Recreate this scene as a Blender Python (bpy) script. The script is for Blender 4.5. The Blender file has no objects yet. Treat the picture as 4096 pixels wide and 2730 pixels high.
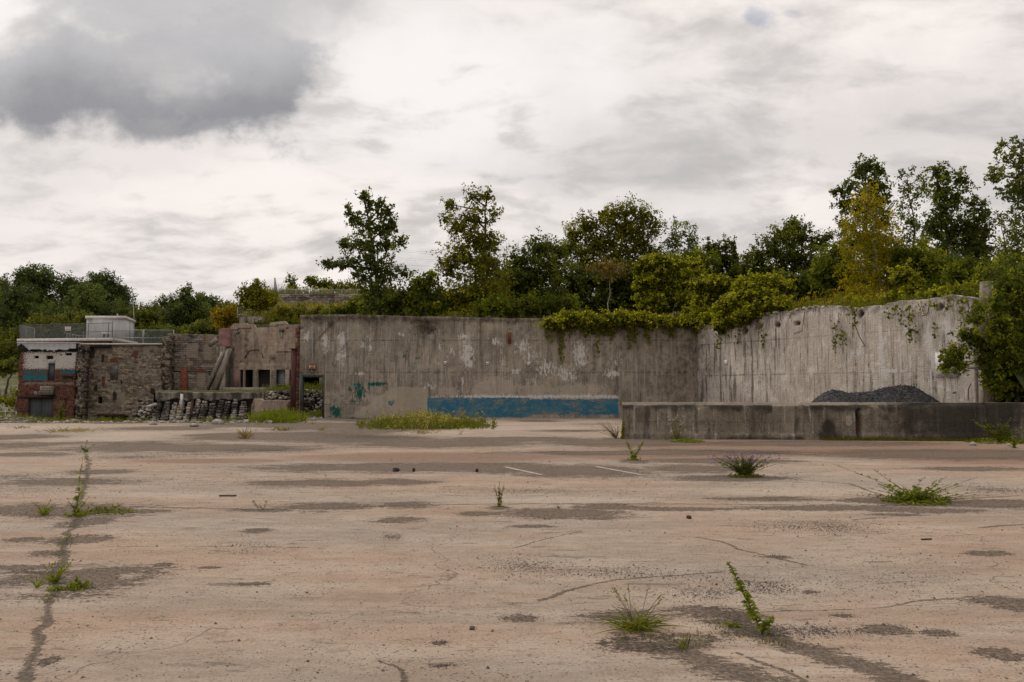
import bpy, math, numpy as np
from mathutils import Vector, Matrix

# ------------------------------------------------------------------ camera
F = 3000.0; PITCH = math.atan(181 / 3000); EYE = 1.6
S = 4096 / 2353.0
scene = bpy.context.scene
COL = scene.collection
cam = bpy.data.cameras.new('camera'); cam_o = bpy.data.objects.new('camera', cam); COL.objects.link(cam_o)
cam.sensor_fit = 'HORIZONTAL'; cam.sensor_width = 36; cam.lens = 36 * F / 4096
cam.clip_start = 0.1; cam.clip_end = 2000
cam_o.location = (0, 0, EYE); cam_o.rotation_euler = (math.pi / 2 + PITCH, 0, 0)
scene.camera = cam_o

def ray(px, py):
    a = (px - 2048) / F; b = (1365 - py) / F
    return np.array([a, math.cos(PITCH) - b * math.sin(PITCH), math.sin(PITCH) + b * math.cos(PITCH)])
CAM = np.array([0, 0, EYE])
def at(px, py, Y):
    d = ray(px, py); return CAM + d * (Y / d[1])
def ao(x, y, Y): return at(x * S, y * S, Y)
def gnd(px, py, z=0.0):
    d = ray(px, py); return CAM + d * ((z - EYE) / d[2])
def go(x, y, z=0.0): return gnd(x * S, y * S, z)

# ------------------------------------------------------------------ node helper
class NT:
    def __init__(s, tree): s.t = tree; s.t.nodes.clear()
    def n(s, kind, **kw):
        nd = s.t.nodes.new(kind)
        for k, v in kw.items(): setattr(nd, k, v)
        return nd
    def put(s, sock, v):
        if v is None: return
        if isinstance(v, bpy.types.NodeSocket): s.t.links.new(v, sock)
        else:
            if isinstance(v, (tuple, list)) and len(v) == 3 and sock.type == 'RGBA': v = (*v, 1)
            if isinstance(v, (int, float)) and sock.type == 'RGBA': v = (v, v, v, 1)
            sock.default_value = v
    def m(s, op, a, b=None, c=None, clamp=False):
        nd = s.n('ShaderNodeMath', operation=op, use_clamp=clamp)
        s.put(nd.inputs[0], a); s.put(nd.inputs[1], b); s.put(nd.inputs[2], c); return nd.outputs[0]
    def mix(s, f, a, b, mode='MIX'):
        nd = s.n('ShaderNodeMix', data_type='RGBA', blend_type=mode, clamp_factor=True)
        s.put(nd.inputs[0], f); s.put(nd.inputs[6], a); s.put(nd.inputs[7], b); return nd.outputs[2]
    def mixf(s, f, a, b):
        nd = s.n('ShaderNodeMix', data_type='FLOAT'); s.put(nd.inputs[0], f); s.put(nd.inputs[2], a); s.put(nd.inputs[3], b); return nd.outputs[0]
    def noise(s, v, sc, det=3.0, rough=.55, dist=0.0):
        nd = s.n('ShaderNodeTexNoise'); s.put(nd.inputs['Vector'], v); s.put(nd.inputs['Scale'], sc)
        s.put(nd.inputs['Detail'], det); s.put(nd.inputs['Roughness'], rough); s.put(nd.inputs['Distortion'], dist)
        return nd.outputs['Fac']
    def noisec(s, v, sc, det=3.0):
        nd = s.n('ShaderNodeTexNoise'); s.put(nd.inputs['Vector'], v); s.put(nd.inputs['Scale'], sc); s.put(nd.inputs['Detail'], det)
        return nd.outputs['Color']
    def vor(s, v, sc, feat='F1', out='Distance'):
        nd = s.n('ShaderNodeTexVoronoi', feature=feat); s.put(nd.inputs['Vector'], v); s.put(nd.inputs['Scale'], sc); return nd.outputs[out]
    def ss(s, x, lo, hi, a=0.0, b=1.0, kind='SMOOTHSTEP'):
        nd = s.n('ShaderNodeMapRange', interpolation_type=kind)
        s.put(nd.inputs[0], x); s.put(nd.inputs[1], lo); s.put(nd.inputs[2], hi); s.put(nd.inputs[3], a); s.put(nd.inputs[4], b)
        return nd.outputs[0]
    def map(s, v, sc=(1, 1, 1), loc=(0, 0, 0)):
        nd = s.n('ShaderNodeMapping'); s.put(nd.inputs['Vector'], v); nd.inputs['Scale'].default_value = sc; nd.inputs['Location'].default_value = loc
        return nd.outputs[0]
    def obj(s): return s.n('ShaderNodeTexCoord').outputs['Object']
    def attr(s, name): return s.n('ShaderNodeAttribute', attribute_name=name).outputs['Fac']
    def vadd(s, a, b, op='ADD'):
        nd = s.n('ShaderNodeVectorMath', operation=op); s.put(nd.inputs[0], a); s.put(nd.inputs[1], b); return nd.outputs[0]
    def scale(s, a, k):
        nd = s.n('ShaderNodeVectorMath', operation='SCALE'); s.put(nd.inputs[0], a); s.put(nd.inputs['Scale'], k); return nd.outputs[0]
    def sep(s, v):
        nd = s.n('ShaderNodeSeparateXYZ'); s.put(nd.inputs[0], v); return nd.outputs
    def comb(s, x, y, z):
        nd = s.n('ShaderNodeCombineXYZ'); s.put(nd.inputs[0], x); s.put(nd.inputs[1], y); s.put(nd.inputs[2], z); return nd.outputs[0]
    def out(s, sh): s.t.links.new(sh, s.n('ShaderNodeOutputMaterial').inputs[0])
    def bsdf(s, col, rough=.9, bump=None, bd=.02, metal=0.0, spec=.3):
        p = s.n('ShaderNodeBsdfPrincipled'); s.put(p.inputs['Base Color'], col); s.put(p.inputs['Roughness'], rough)
        s.put(p.inputs['Metallic'], metal); s.put(p.inputs['Specular IOR Level'], spec)
        if bump is not None:
            b = s.n('ShaderNodeBump'); s.put(b.inputs['Height'], bump); b.inputs['Distance'].default_value = bd; b.inputs['Strength'].default_value = 1
            s.put(p.inputs['Normal'], b.outputs[0])
        s.out(p.outputs[0])
def newmat(name):
    m = bpy.data.materials.new(name); m.use_nodes = True; return m, NT(m.node_tree)

# ------------------------------------------------------------------ world: overcast sky, sun behind thin cloud high on the left
SUN_EL = math.radians(46); SUN_DIR = Vector((-.80, .56, 0)).normalized()
world = bpy.data.worlds.new('World'); scene.world = world; world.use_nodes = True
w = NT(world.node_tree)
d = w.n('ShaderNodeTexCoord').outputs['Generated']
X, Yd, Z = w.sep(d)[:3]
zc = w.m('MAXIMUM', Z, 0.0); yc = w.m('MAXIMUM', Yd, 0.02)
U = w.m('DIVIDE', X, yc); V = w.m('DIVIDE', zc, yc)
den = w.m('ADD', zc, .30)
Q = w.comb(w.m('DIVIDE', X, den), w.m('DIVIDE', Yd, den), 0.0)
warp = w.scale(w.noisec(Q, 1.6, 4), .30)
Qw = w.vadd(Q, warp)
n1 = w.noise(w.map(Qw, (1.0, 1.35, 1)), 2.6, 9, .56)
n2 = w.noise(w.map(Qw, (1.2, 1.9, 1), (4.2, 1.3, 0)), 5.5, 8, .55)
n3 = w.noise(w.map(Qw, (.8, 1.1, 1), (9.1, 3.3, 0)), 1.1, 7, .55)
def uv(x, y):
    r = ray(x * S, y * S); return r[0] / r[1], r[2] / r[1]
UV = w.comb(U, V, 0.0)
edge = w.m('SUBTRACT', w.noise(w.map(UV, (1, 1.2, 1)), 6.0, 9, .64), .5)
edge2 = w.m('SUBTRACT', w.noise(w.map(UV, (1, 1.3, 1), (3, 7, 0)), 12.0, 6, .6), .5)
dU = w.m('MULTIPLY', w.m('SUBTRACT', w.noise(UV, 3.2, 5, .55), .5), .34); dV = w.m('MULTIPLY', w.m('SUBTRACT', w.noise(w.map(UV, (1, 1, 1), (5, 2, 1)), 3.6, 5, .55), .5), .16)
Ud = w.m('ADD', U, dU); Vd = w.m('ADD', V, dV)
def blob(x, y, rx, ry, k=1.1, soft=.45, e=edge):
    u0, v0 = uv(x, y)
    a = w.m('DIVIDE', w.m('SUBTRACT', Ud if rx > 60 else U, u0), rx / 1723.); b = w.m('DIVIDE', w.m('SUBTRACT', Vd if rx > 60 else V, v0), ry / 1723.)
    r = w.m('SQRT', w.m('ADD', w.m('MULTIPLY', a, a), w.m('MULTIPLY', b, b)))
    r = w.m('ADD', r, w.m('MULTIPLY', e, k))
    return w.ss(r, 1 - soft, 1 + soft, 1, 0)
f = w.m('ADD', w.m('MULTIPLY', n1, .55), w.m('MULTIPLY', n2, .45))
f = w.ss(f, .36, .57)
col = w.mix(f, (.60, .565, .545), (.97, .895, .855))
f3 = w.ss(n3, .44, .60)
col = w.mix(w.m('MULTIPLY', f3, .34), col, (.58, .565, .565))
# softly shaded grey bank on the right
gb = w.m('MAXIMUM', blob(2080, 290, 420, 150, 2.0, .8), w.m('MAXIMUM', blob(1500, 350, 420, 90, 2.2, .8), blob(2330, 430, 380, 130, 1.5, .8)))
col = w.mix(w.m('MULTIPLY', gb, .42), col, (.46, .445, .45))
lb = blob(250, 560, 480, 70, 2.2, .9)
col = w.mix(w.m('MULTIPLY', lb, .18), col, (.55, .54, .54))
# bright opening beside the big cloud
bo = w.m('MAXIMUM', blob(1000, 190, 420, 160, 1.8, .8), blob(130, 25, 170, 60, 1.6, .5))
col = w.mix(w.m('MULTIPLY', bo, w.ss(f, .1, .9, .25, .9)), col, (.97, .93, .91))
# the big dark cloud upper left
big = w.m('MAXIMUM', blob(60, 180, 420, 115, 2.2, .32), blob(490, 160, 240, 150, 2.6, .34))
big = w.m('MAXIMUM', big, w.m('MULTIPLY', blob(640, 50, 190, 70, 2.8, .5), .6))
big = w.m('MAXIMUM', big, w.m('MULTIPLY', blob(430, 30, 250, 110, 2.2, .35), .85))
big = w.m('MAXIMUM', big, blob(300, 180, 260, 100, 1.6, .3))
big = w.m('MAXIMUM', big, w.m('MULTIPLY', blob(400, 240, 200, 66, 1.5, .30), .95))
hole = blob(355, 165, 70, 36, 4.5, .9, edge2)
big = w.m('MULTIPLY', big, w.m('SUBTRACT', 1.0, w.m('MULTIPLY', hole, .45)))
u0, vlow = uv(0, 290); _, vhigh = uv(0, 60)
shade = w.ss(Vd, vlow, vhigh)
shade = w.m('ADD', shade, w.m('ADD', w.m('MULTIPLY', edge, .9), w.m('MULTIPLY', edge2, .5)), clamp=True)
bigc = w.mix(shade, (.285, .288, .31), (.56, .55, .56))
col = w.mix(w.m('MULTIPLY', big, .95), col, bigc)
# a little more haze colour toward the horizon
hz = w.ss(zc, 0.0, .14, .45, 0)
col = w.mix(hz, col, (.76, .72, .705))
# gain added to the cloud overhead, out of view, to light the yard
gain = w.ss(zc, .5, .85, 1.0, 1.6)
bgc = w.n('ShaderNodeBackground'); w.put(bgc.inputs[0], col); w.put(bgc.inputs[1], gain)
sky = w.n('ShaderNodeTexSky', sky_type='NISHITA', sun_disc=False, sun_elevation=SUN_EL, sun_rotation=math.atan2(SUN_DIR.x, SUN_DIR.y))
bgs = w.n('ShaderNodeBackground'); w.put(bgs.inputs[0], sky.outputs[0]); bgs.inputs[1].default_value = .1
gap = w.m('MAXIMUM', blob(1742, 42, 36, 26, 3.2, .5, edge2), w.m('MULTIPLY', blob(1822, 33, 18, 9, 3.6, .6, edge2), .6))
mx = w.n('ShaderNodeMixShader'); w.put(mx.inputs[0], w.m('MULTIPLY', gap, .4)); w.t.links.new(bgc.outputs[0], mx.inputs[1]); w.t.links.new(bgs.outputs[0], mx.inputs[2])
ow = w.n('ShaderNodeOutputWorld'); w.t.links.new(mx.outputs[0], ow.inputs[0])
sun = bpy.data.lights.new('sun', 'SUN'); sun.energy = 1.6; sun.angle = math.radians(12); sun.color = (1, .93, .84)
sun_o = bpy.data.objects.new('sun', sun); COL.objects.link(sun_o)
sd = Vector((SUN_DIR.x * math.cos(SUN_EL), SUN_DIR.y * math.cos(SUN_EL), math.sin(SUN_EL)))
sun_o.rotation_euler = sd.to_track_quat('Z', 'Y').to_euler(); sun_o.location = (0, 0, 30)
vs = scene.view_settings; vs.view_transform = 'Standard'; vs.look = 'None'; vs.exposure = 0; vs.gamma = 1
scene.cycles.max_bounces = 5; scene.cycles.diffuse_bounces = 3; scene.cycles.transparent_max_bounces = 12

# ------------------------------------------------------------------ mesh helpers
rng = np.random.default_rng(11)
def mesh(name, V_, faces, mat, parent=None, attrs=None, smooth=False, loc=None, rotz=0.0):
    """faces: list of (M,k) int arrays"""
    V_ = np.asarray(V_, dtype=np.float32).reshape(-1, 3)
    faces = [np.asarray(f_, dtype=np.int32) for f_ in faces if len(f_)]
    me = bpy.data.meshes.new(name)
    me.vertices.add(len(V_)); me.vertices.foreach_set('co', V_.ravel())
    li = np.concatenate([f_.ravel() for f_ in faces]); tot = np.concatenate([np.full(len(f_), f_.shape[1]) for f_ in faces])
    me.loops.add(len(li)); me.loops.foreach_set('vertex_index', li.astype(np.int32))
    st = np.concatenate([[0], np.cumsum(tot)[:-1]]).astype(np.int32)
    me.polygons.add(len(tot)); me.polygons.foreach_set('loop_start', st); me.polygons.foreach_set('loop_total', tot.astype(np.int32))
    if smooth: me.polygons.foreach_set('use_smooth', np.ones(len(tot), dtype=bool))
    me.update(calc_edges=True)
    for k, (dom, arr) in (attrs or {}).items():
        a = me.attributes.new(k, 'FLOAT', dom); a.data.foreach_set('value', np.asarray(arr, dtype=np.float32))
    me.materials.append(mat)
    o = bpy.data.objects.new(name, me); COL.objects.link(o)
    if loc is not None: o.location = loc
    o.rotation_euler.z = rotz
    if parent is not None: o.parent = parent
    return o
def tag(o, label=None, cat=None, group=None, kind=None):
    if label: o['label'] = label
    if cat: o['category'] = cat
    if group: o['group'] = group
    if kind: o['kind'] = kind
    return o
def empty(name, loc, label, cat, group=None, rotz=0.0):
    o = bpy.data.objects.new(name, None); COL.objects.link(o); o.location = loc; o.rotation_euler.z = rotz
    o.empty_display_size = .3
    return tag(o, label, cat, group)

class MB:
    """collects boxes, tubes, polygons in world coordinates"""
    def __init__(s): s.V = []; s.Q = []; s.T = []; s.n = 0
    def add(s, V_, Q=None, T=None):
        V_ = np.asarray(V_, float).reshape(-1, 3)
        if Q is not None and len(Q): s.Q.append(np.asarray(Q) + s.n)
        if T is not None and len(T): s.T.append(np.asarray(T) + s.n)
        s.V.append(V_); s.n += len(V_)
    def hexa(s, b4, t4):
        s.add(list(b4) + list(t4), [[3, 2, 1, 0], [4, 5, 6, 7], [0, 1, 5, 4], [1, 2, 6, 5], [2, 3, 7, 6], [3, 0, 4, 7]])
    def box(s, x0, x1, y0, y1, z0, z1):
        s.hexa([(x0, y0, z0), (x1, y0, z0), (x1, y1, z0), (x0, y1, z0)], [(x0, y0, z1), (x1, y0, z1), (x1, y1, z1), (x0, y1, z1)])
    def pbox(s, px0, py0, px1, py1, Y, dep):
        a = at(px0, py1, Y); b = at(px1, py0, Y); s.box(a[0], b[0], Y, Y + dep, a[2], b[2])
    def tube(s, P, R, k=6):
        P = np.asarray(P, float); R = np.broadcast_to(np.asarray(R, float), (len(P),))
        n = len(P); t = np.gradient(P, axis=0); t /= np.linalg.norm(t, axis=1)[:, None] + 1e-9
        ref = np.where(np.abs(t[:, 2:3]) > .9, [[1., 0, 0]], [[0., 0, 1.]])
        u = np.cross(t, ref); u /= np.linalg.norm(u, axis=1)[:, None] + 1e-9; v = np.cross(t, u)
        a = np.linspace(0, 2 * np.pi, k, endpoint=False)
        ring = P[:, None] + R[:, None, None] * (np.cos(a)[None, :, None] * u[:, None] + np.sin(a)[None, :, None] * v[:, None])
        Q = []
        for i in range(n - 1):
            for j in range(k): Q.append([i * k + j, i * k + (j + 1) % k, (i + 1) * k + (j + 1) % k, (i + 1) * k + j])
        Vv = np.concatenate([ring.reshape(-1, 3), P[:1], P[-1:]])
        T = [[n * k, (j + 1) % k, j] for j in range(k)] + [[n * k + 1, (n - 1) * k + j, (n - 1) * k + (j + 1) % k] for j in range(k)]
        s.add(Vv, Q, T)
    def rock(s, c, r, g=rng, sub=1):
        Vi, Ti = ICO[sub]
        sc = np.array(r) * g.uniform(.75, 1.2, 3)
        k = g.uniform(.72, 1.15, len(Vi))[:, None]
        th = g.uniform(0, 6.28); R_ = np.array([[math.cos(th), -math.sin(th), 0], [math.sin(th), math.cos(th), 0], [0, 0, 1]])
        s.add((Vi * k * sc) @ R_.T + np.asarray(c), None, Ti)
    def poly_prism(s, pts, Y0, Y1):
        """pts: (x,z) polygon (convex-ish fan), extruded in y"""
        n = len(pts); V_ = [(p[0], Y0, p[1]) for p in pts] + [(p[0], Y1, p[1]) for p in pts]
        T = [[0, i, i + 1] for i in range(1, n - 1)] + [[n, n + i + 1, n + i] for i in range(1, n - 1)]
        Q = [[i, n + i, n + (i + 1) % n, (i + 1) % n] for i in range(n)]
        s.add(V_, Q, T)
    def build(s, name, mat, parent=None, smooth=False):
        V_ = np.concatenate(s.V); fs = []
        if s.Q: fs.append(np.concatenate(s.Q))
        if s.T: fs.append(np.concatenate(s.T))
        if parent is not None:
            V_ = V_ - np.array(parent.location)[None]
        return mesh(name, V_, fs, mat, parent, smooth=smooth)
import bmesh
ICO = {}
for sub_ in (1, 2):
    bm_ = bmesh.new(); bmesh.ops.create_icosphere(bm_, subdivisions=sub_, radius=1)
    ICO[sub_] = (np.array([v.co[:] for v in bm_.verts]), np.array([[v.index for v in f_.verts] for f_ in bm_.faces])); bm_.free()

def smoothstep(a, b, x):
    t = np.clip((x - a) / (b - a), 0, 1); return t * t * (3 - 2 * t)
_pt = np.random.default_rng(5).random((256, 256))
def vnoise(x, y):
    x = np.asarray(x, float); y = np.asarray(y, float)
    xi = np.floor(x).astype(int); yi = np.floor(y).astype(int); fx = x - xi; fy = y - yi
    fx = fx * fx * (3 - 2 * fx); fy = fy * fy * (3 - 2 * fy)
    g = lambda a, b: _pt[a & 255, b & 255]
    return (g(xi, yi) * (1 - fx) + g(xi + 1, yi) * fx) * (1 - fy) + (g(xi, yi + 1) * (1 - fx) + g(xi + 1, yi + 1) * fx) * fy
def fbm(x, y, o=4):
    r = 0; a = .5; t = 0
    for i in range(o): r = r + a * vnoise(x * 2 ** i + 17 * i, y * 2 ** i + 31 * i); t += a; a *= .5
    return r / t

# ------------------------------------------------------------------ materials
def plain(name, c1, c2=None, rough=.85, sc=4.0, metal=0.0, bump=0.0, spec=.3, streak=False):
    m, t = newmat(name); p = t.obj()
    c2 = c2 or tuple(v * .7 for v in c1)
    v = t.map(p, (3, 3, .35)) if streak else p
    n = t.ss(t.noise(v, sc, 5, .6), .35, .65)
    t.bsdf(t.mix(n, c1, c2), rough, t.noise(p, sc * 6, 4) if bump else None, bump, metal, spec); return m

def concrete(name, a=(.285, .246, .196), b=(.190, .162, .127), streak=.5, streak_scale=1.6, top_dark=None, joints=(1.25, .0), sharp=0.0, fz=1.0, blue=(.013, .120, .195)):
    m, t = newmat(name); p = t.obj(); x, y, z = t.sep(p)[:3]
    n0 = t.noise(p, .55, 5, .6); n1_ = t.noise(p, 3.5, 6, .65); n2_ = t.noise(p, 22., 4, .6)
    c = t.mix(t.ss(n0, .35, .65), a, b)
    c = t.mix(t.m('MULTIPLY', t.ss(n1_, .48, .66), .6), c, tuple(v * .5 for v in b))
    nM = t.noise(t.map(p, (1, 1, .75), (2, 8, 4)), 1.1, 9, .76)
    c = t.mix(t.m('MULTIPLY', t.ss(nM, .51, .58), .55), c, tuple(v * .5 for v in b)); c = t.mix(t.m('MULTIPLY', t.ss(nM, .46, .39), .5), c, tuple(v * 1.3 for v in a))
    c = t.mix(t.m('MULTIPLY', t.ss(n2_, .42, .6), .35), c, tuple(v * 1.4 for v in a))
    # vertical weathering
    s1 = t.noise(t.map(p, (streak_scale, streak_scale, .17)), 2.2, 7, .72)
    s2 = t.noise(t.map(p, (streak_scale * 3.2, streak_scale * 3.2, .30)), 2.6, 6, .7)
    st = t.m('MULTIPLY', t.m('MAXIMUM', t.ss(s1, .50, .68 - sharp), t.m('MULTIPLY', t.ss(s2, .52, .72 - sharp), .8)), streak)
    c = t.mix(st, c, (.075, .06, .05))
    lt = t.noise(t.map(p, (streak_scale * 2.4, streak_scale * 2.4, .1), (5, 3, 1)), 3.0, 5, .6)
    c = t.mix(t.m('MULTIPLY', t.ss(lt, .55 - sharp * .4, .70 - sharp), streak * (.5 + sharp * 3)), c, (.46, .42, .37))
    # board joints
    if joints:
        per, ph = joints
        fr = t.m('ABSOLUTE', t.m('SUBTRACT', t.m('FRACT', t.m('DIVIDE', t.m('ADD', z, ph + 50 * per), per)), .5))
        jl = t.m('MULTIPLY', t.ss(fr, .012, .022, 1, 0), t.ss(n1_, .35, .6))
        c = t.mix(t.m('MULTIPLY', jl, .6), c, (.06, .05, .042))
    nb = t.m('SUBTRACT', n1_, .5)
    def msk(nm, k=.9, lo=.46, hi=.54, nn=None):
        return t.ss(t.m('ADD', t.attr(nm), t.m('MULTIPLY', nn if nn is not None else nb, k)), lo, hi)
    c = t.mix(t.m('MULTIPLY', msk('beige', 1.3), t.ss(n2_, .36, .5, .35, .85)), c, t.mix(nM, (.40, .34, .26), (.28, .245, .20)))
    c = t.mix(t.m('MULTIPLY', msk('pale', 1.5), .52), c, (.40, .345, .285))
    fl = t.m('SUBTRACT', t.noise(t.map(p, (2.6, 2.6, fz)), 3.8, 9, .80), .5)
    c = t.mix(t.m('MULTIPLY', msk('white', 3.2, .47, .53, fl), .85), c, (.52, .50, .475))
    chips = t.ss(t.noise(t.map(p, (1, 1, 1), (3, 3, 3)), 5., 7, .7), .60, .64)
    bluec = t.mix(t.ss(t.noise(p, 1.4, 8, .75), .44, .58), blue, (.055, .145, .185)); bluec = t.mix(t.m('MULTIPLY', t.ss(n2_, .48, .6), .35), bluec, (.14, .15, .15))
    bluec = t.mix(t.m('MULTIPLY', t.ss(t.noise(t.map(p, (.55, .55, 1.3)), 1.9, 9, .80), .505, .575), .8), bluec, (.20, .175, .145))
    bm = t.m('MULTIPLY', msk('blue', .55), t.m('SUBTRACT', 1.0, chips))
    c = t.mix(bm, c, bluec)
    c = t.mix(msk('green', 3.0, .48, .52, fl), c, (.010, .075, .058))
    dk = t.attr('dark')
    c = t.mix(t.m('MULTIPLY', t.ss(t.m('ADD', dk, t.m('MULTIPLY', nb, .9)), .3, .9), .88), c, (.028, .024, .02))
    c = t.mix(msk('rust', .8), c, (.14, .045, .018))
    c = t.mix(t.m('MULTIPLY', t.ss(t.vor(p, 2.1), .02, .05, 1, 0), .8), c, (.03, .025, .02))
    t.bsdf(c, .93, t.m('ADD', t.m('MULTIPLY', n1_, .6), t.m('MULTIPLY', n2_, .4)), .09, spec=.15); return m

def masonry(name, c1, c2, mortar, bw=.42, bh=.15, dark=.5, warp=.10, paint=True, msz=.018, mix3=None):
    m, t = newmat(name); p = t.obj()
    wv = t.scale(t.vadd(t.noisec(p, 1.7, 4), (-.5, -.5, -.5)), warp)
    x, y, z = t.sep(t.vadd(p, wv))[:3]
    uvv = t.comb(t.m('ADD', x, y), z, 0.0)
    bk = t.n('ShaderNodeTexBrick'); t.put(bk.inputs['Vector'], uvv)
    bk.inputs['Color1'].default_value = (*c1, 1); bk.inputs['Color2'].default_value = (*c2, 1); bk.inputs['Mortar'].default_value = (*mortar, 1)
    bk.inputs['Scale'].default_value = 1; bk.inputs['Mortar Size'].default_value = msz; bk.inputs['Mortar Smooth'].default_value = .3
    bk.inputs['Brick Width'].default_value = bw; bk.inputs['Row Height'].default_value = bh
    c = bk.outputs['Color']; n0 = t.noise(p, .45, 5, .65); n1_ = t.noise(p, 2.6, 6, .7); n2_ = t.noise(t.map(p, (1, 1, 1.2)), 3.0, 6, .7)
    cell = t.sep(t.vor(t.map(t.comb(t.m('ADD', x, y), 0.0, z), (1 / bw, 1, 1 / bh)), .8, 'F1', 'Color'))
    c = t.mix(1.0, c, t.comb(*[t.m('MULTIPLY_ADD', cell[0], 1.15, .42)] * 3), 'MULTIPLY'); c = t.mix(t.m('MULTIPLY', t.ss(cell[1], .72, .8), .5), c, mortar)
    if mix3: c = t.mix(t.ss(n0, .42, .62), c, t.mix(.55, c, mix3))
    c = t.mix(t.m('MULTIPLY', t.ss(n2_, .50, .60), dark), c, (.035, .03, .026))
    c = t.mix(t.m('MULTIPLY', t.ss(n1_, .55, .66), .5), c, tuple(v * 1.45 for v in c1)); c = t.mix(t.m('MULTIPLY', t.ss(t.noise(t.map(p, (1, 1, .6), (5, 5, 5)), .7, 7, .75), .52, .60), .5), c, (.10, .065, .042))
    nb = t.m('SUBTRACT', n1_, .5); nf = t.m('SUBTRACT', t.noise(t.map(p, (1, 1, 1.6)), 7., 5, .7), .5)
    def msk(nm, k=.8, nn=None, lo=.46, hi=.54): return t.ss(t.m('ADD', t.attr(nm), t.m('MULTIPLY', nn if nn is not None else nb, k)), lo, hi)
    if paint:
        c = t.mix(msk('red', .5), c, t.mix(n1_, (.15, .062, .042), (.085, .036, .026)))
        c = t.mix(t.m('MULTIPLY', msk('pale', .7), .75), c, (.235, .20, .155))
        c = t.mix(t.m('MULTIPLY', msk('white', 3.0, nf), .92), c, (.60, .57, .52))
        c = t.mix(msk('blue', 1.3, nf), c, t.mix(t.ss(n0, .4, .6), (.02, .15, .215), (.05, .12, .12)))
        c = t.mix(t.m('MULTIPLY', msk('dark', .9), .93), c, (.02, .016, .014))
        c = t.mix(msk('rust', .6), c, (.16, .05, .018))
    hgt = t.m('SUBTRACT', t.m('MULTIPLY', n1_, .5), t.m('MULTIPLY', bk.outputs['Fac'], .5))
    t.bsdf(c, .95, hgt, .06, spec=.1); return m

def leafmat(name, dark, mid, light, trans=.4):
    trans += .08; dark, mid, light = [tuple(min(.42, q * k_ * b_ * (.74 if name in ('weed_green', 'bright_weed') else 1.0)) for q, b_ in zip(c_, (1.06, 1.06, .62))) for c_, k_ in ((dark, 1.0), (mid, 1.15), (light, 1.3))]
    m, t = newmat(name); v = t.attr('var')
    c = t.mix(t.ss(v, 0, .55, kind='LINEAR'), dark, mid); c = t.mix(t.ss(v, .6, 1.0, kind='LINEAR'), c, light)
    df = t.n('ShaderNodeBsdfPrincipled'); t.put(df.inputs['Base Color'], c); df.inputs['Roughness'].default_value = .65; df.inputs['Specular IOR Level'].default_value = .10
    tr = t.n('ShaderNodeBsdfTranslucent'); t.put(tr.inputs[0], t.mix(.5, c, t.mix(1.0, c, (1.6, 1.5, .5), 'MULTIPLY')))
    mx_ = t.n('ShaderNodeMixShader'); mx_.inputs[0].default_value = trans
    t.t.links.new(df.outputs[0], mx_.inputs[1]); t.t.links.new(tr.outputs[0], mx_.inputs[2]); t.out(mx_.outputs[0]); return m

M = {}
M['wall'] = concrete('weathered_concrete', sharp=.02, streak=.78, joints=(1.62, .12))
M['wall_r'] = concrete('streaked_concrete', fz=.30, a=(.52, .475, .42), b=(.36, .325, .285), streak=.85, streak_scale=2.2, joints=(1.55, .2), sharp=.09)
M['wall_low'] = concrete('stained_concrete', a=(.21, .18, .135), b=(.14, .118, .088), streak=1.0, streak_scale=1.0, joints=(.55, .3), sharp=.02)
M['wall_tan'] = concrete('tan_concrete', a=(.36, .28, .215), b=(.25, .19, .145), streak=.85, streak_scale=1.1, joints=(1.1, .4))
M['cap'] = concrete('pitted_concrete', a=(.30, .26, .215), b=(.15, .13, .11), streak=.7, streak_scale=1.5, joints=None)
M['pier'] = masonry('broken_rubble_stone', (.26, .21, .165), (.12, .10, .082), (.03, .025, .02), .33, .19, .75, .25)
M['stone_tan'] = masonry('tan_stone_courses', (.30, .235, .165), (.19, .15, .11), (.07, .054, .04), .46, .17, .60, .06, mix3=(.20, .19, .17))
M['stone_dark'] = masonry('grey_stone_courses', (.20, .18, .16), (.115, .10, .09), (.03, .025, .022), .5, .21, .5, .10, mix3=(.27, .21, .14))
M['stone_up'] = masonry('upper_stone_courses', (.27, .235, .19), (.15, .125, .105), (.03, .024, .02), .8, .30, .5, .14)
def blockmat():
    m, t = newmat('blackened_stone_block'); p = t.obj(); v = t.noise(p, .9, 5, .7); f_ = t.noise(p, 7., 5, .7); c = t.mix(t.ss(v, .44, .56), (.36, .325, .28), (.07, .062, .055)); c = t.mix(t.ss(v, .44, .36), c, (.40, .32, .21)); c = t.mix(t.m('MULTIPLY', t.ss(f_, .5, .62), .6), c, (.05, .045, .04)); t.bsdf(c, .95, f_, .05, spec=.1); return m
M['block'] = blockmat()
M['block_'] = plain('stone_block', (.27, .24, .205), (.10, .09, .08), .95, 3.0, bump=.03, spec=.1)
M['redbrick'] = masonry('red_brick', (.19, .065, .038), (.115, .042, .028), (.10, .075, .06), .24, .08, .6, .03, msz=.012)
M['rock'] = plain('rubble_rock', (.34, .30, .26), (.15, .13, .115), .95, 5.0, bump=.02, spec=.1)
M['rockp'] = plain('pale_rock', (.38, .35, .31), (.20, .18, .16), .95, 5.0, spec=.1)
def gravelmat():
    m, t = newmat('black_gravel'); p = t.obj(); c = t.mix(t.ss(t.noise(p, 11., 6, .8), .47, .60), (.016, .0155, .018), (.085, .083, .088)); c = t.mix(t.ss(t.noise(p, 1.3, 5, .7), .5, .6), c, (.022, .021, .023)); t.bsdf(c, .75, t.noise(p, 11., 5, .8), .06, spec=.3); return m
M['gravel'] = gravelmat()
M['gravel_'] = plain('black_gravel_', (.042, .042, .046), (.014, .0135, .015), .8, 14.0, spec=.25)
M['pebble'] = plain('dark_pebbles', (.13, .10, .085), (.055, .046, .042), .85, 1.5, spec=.2)
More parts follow.
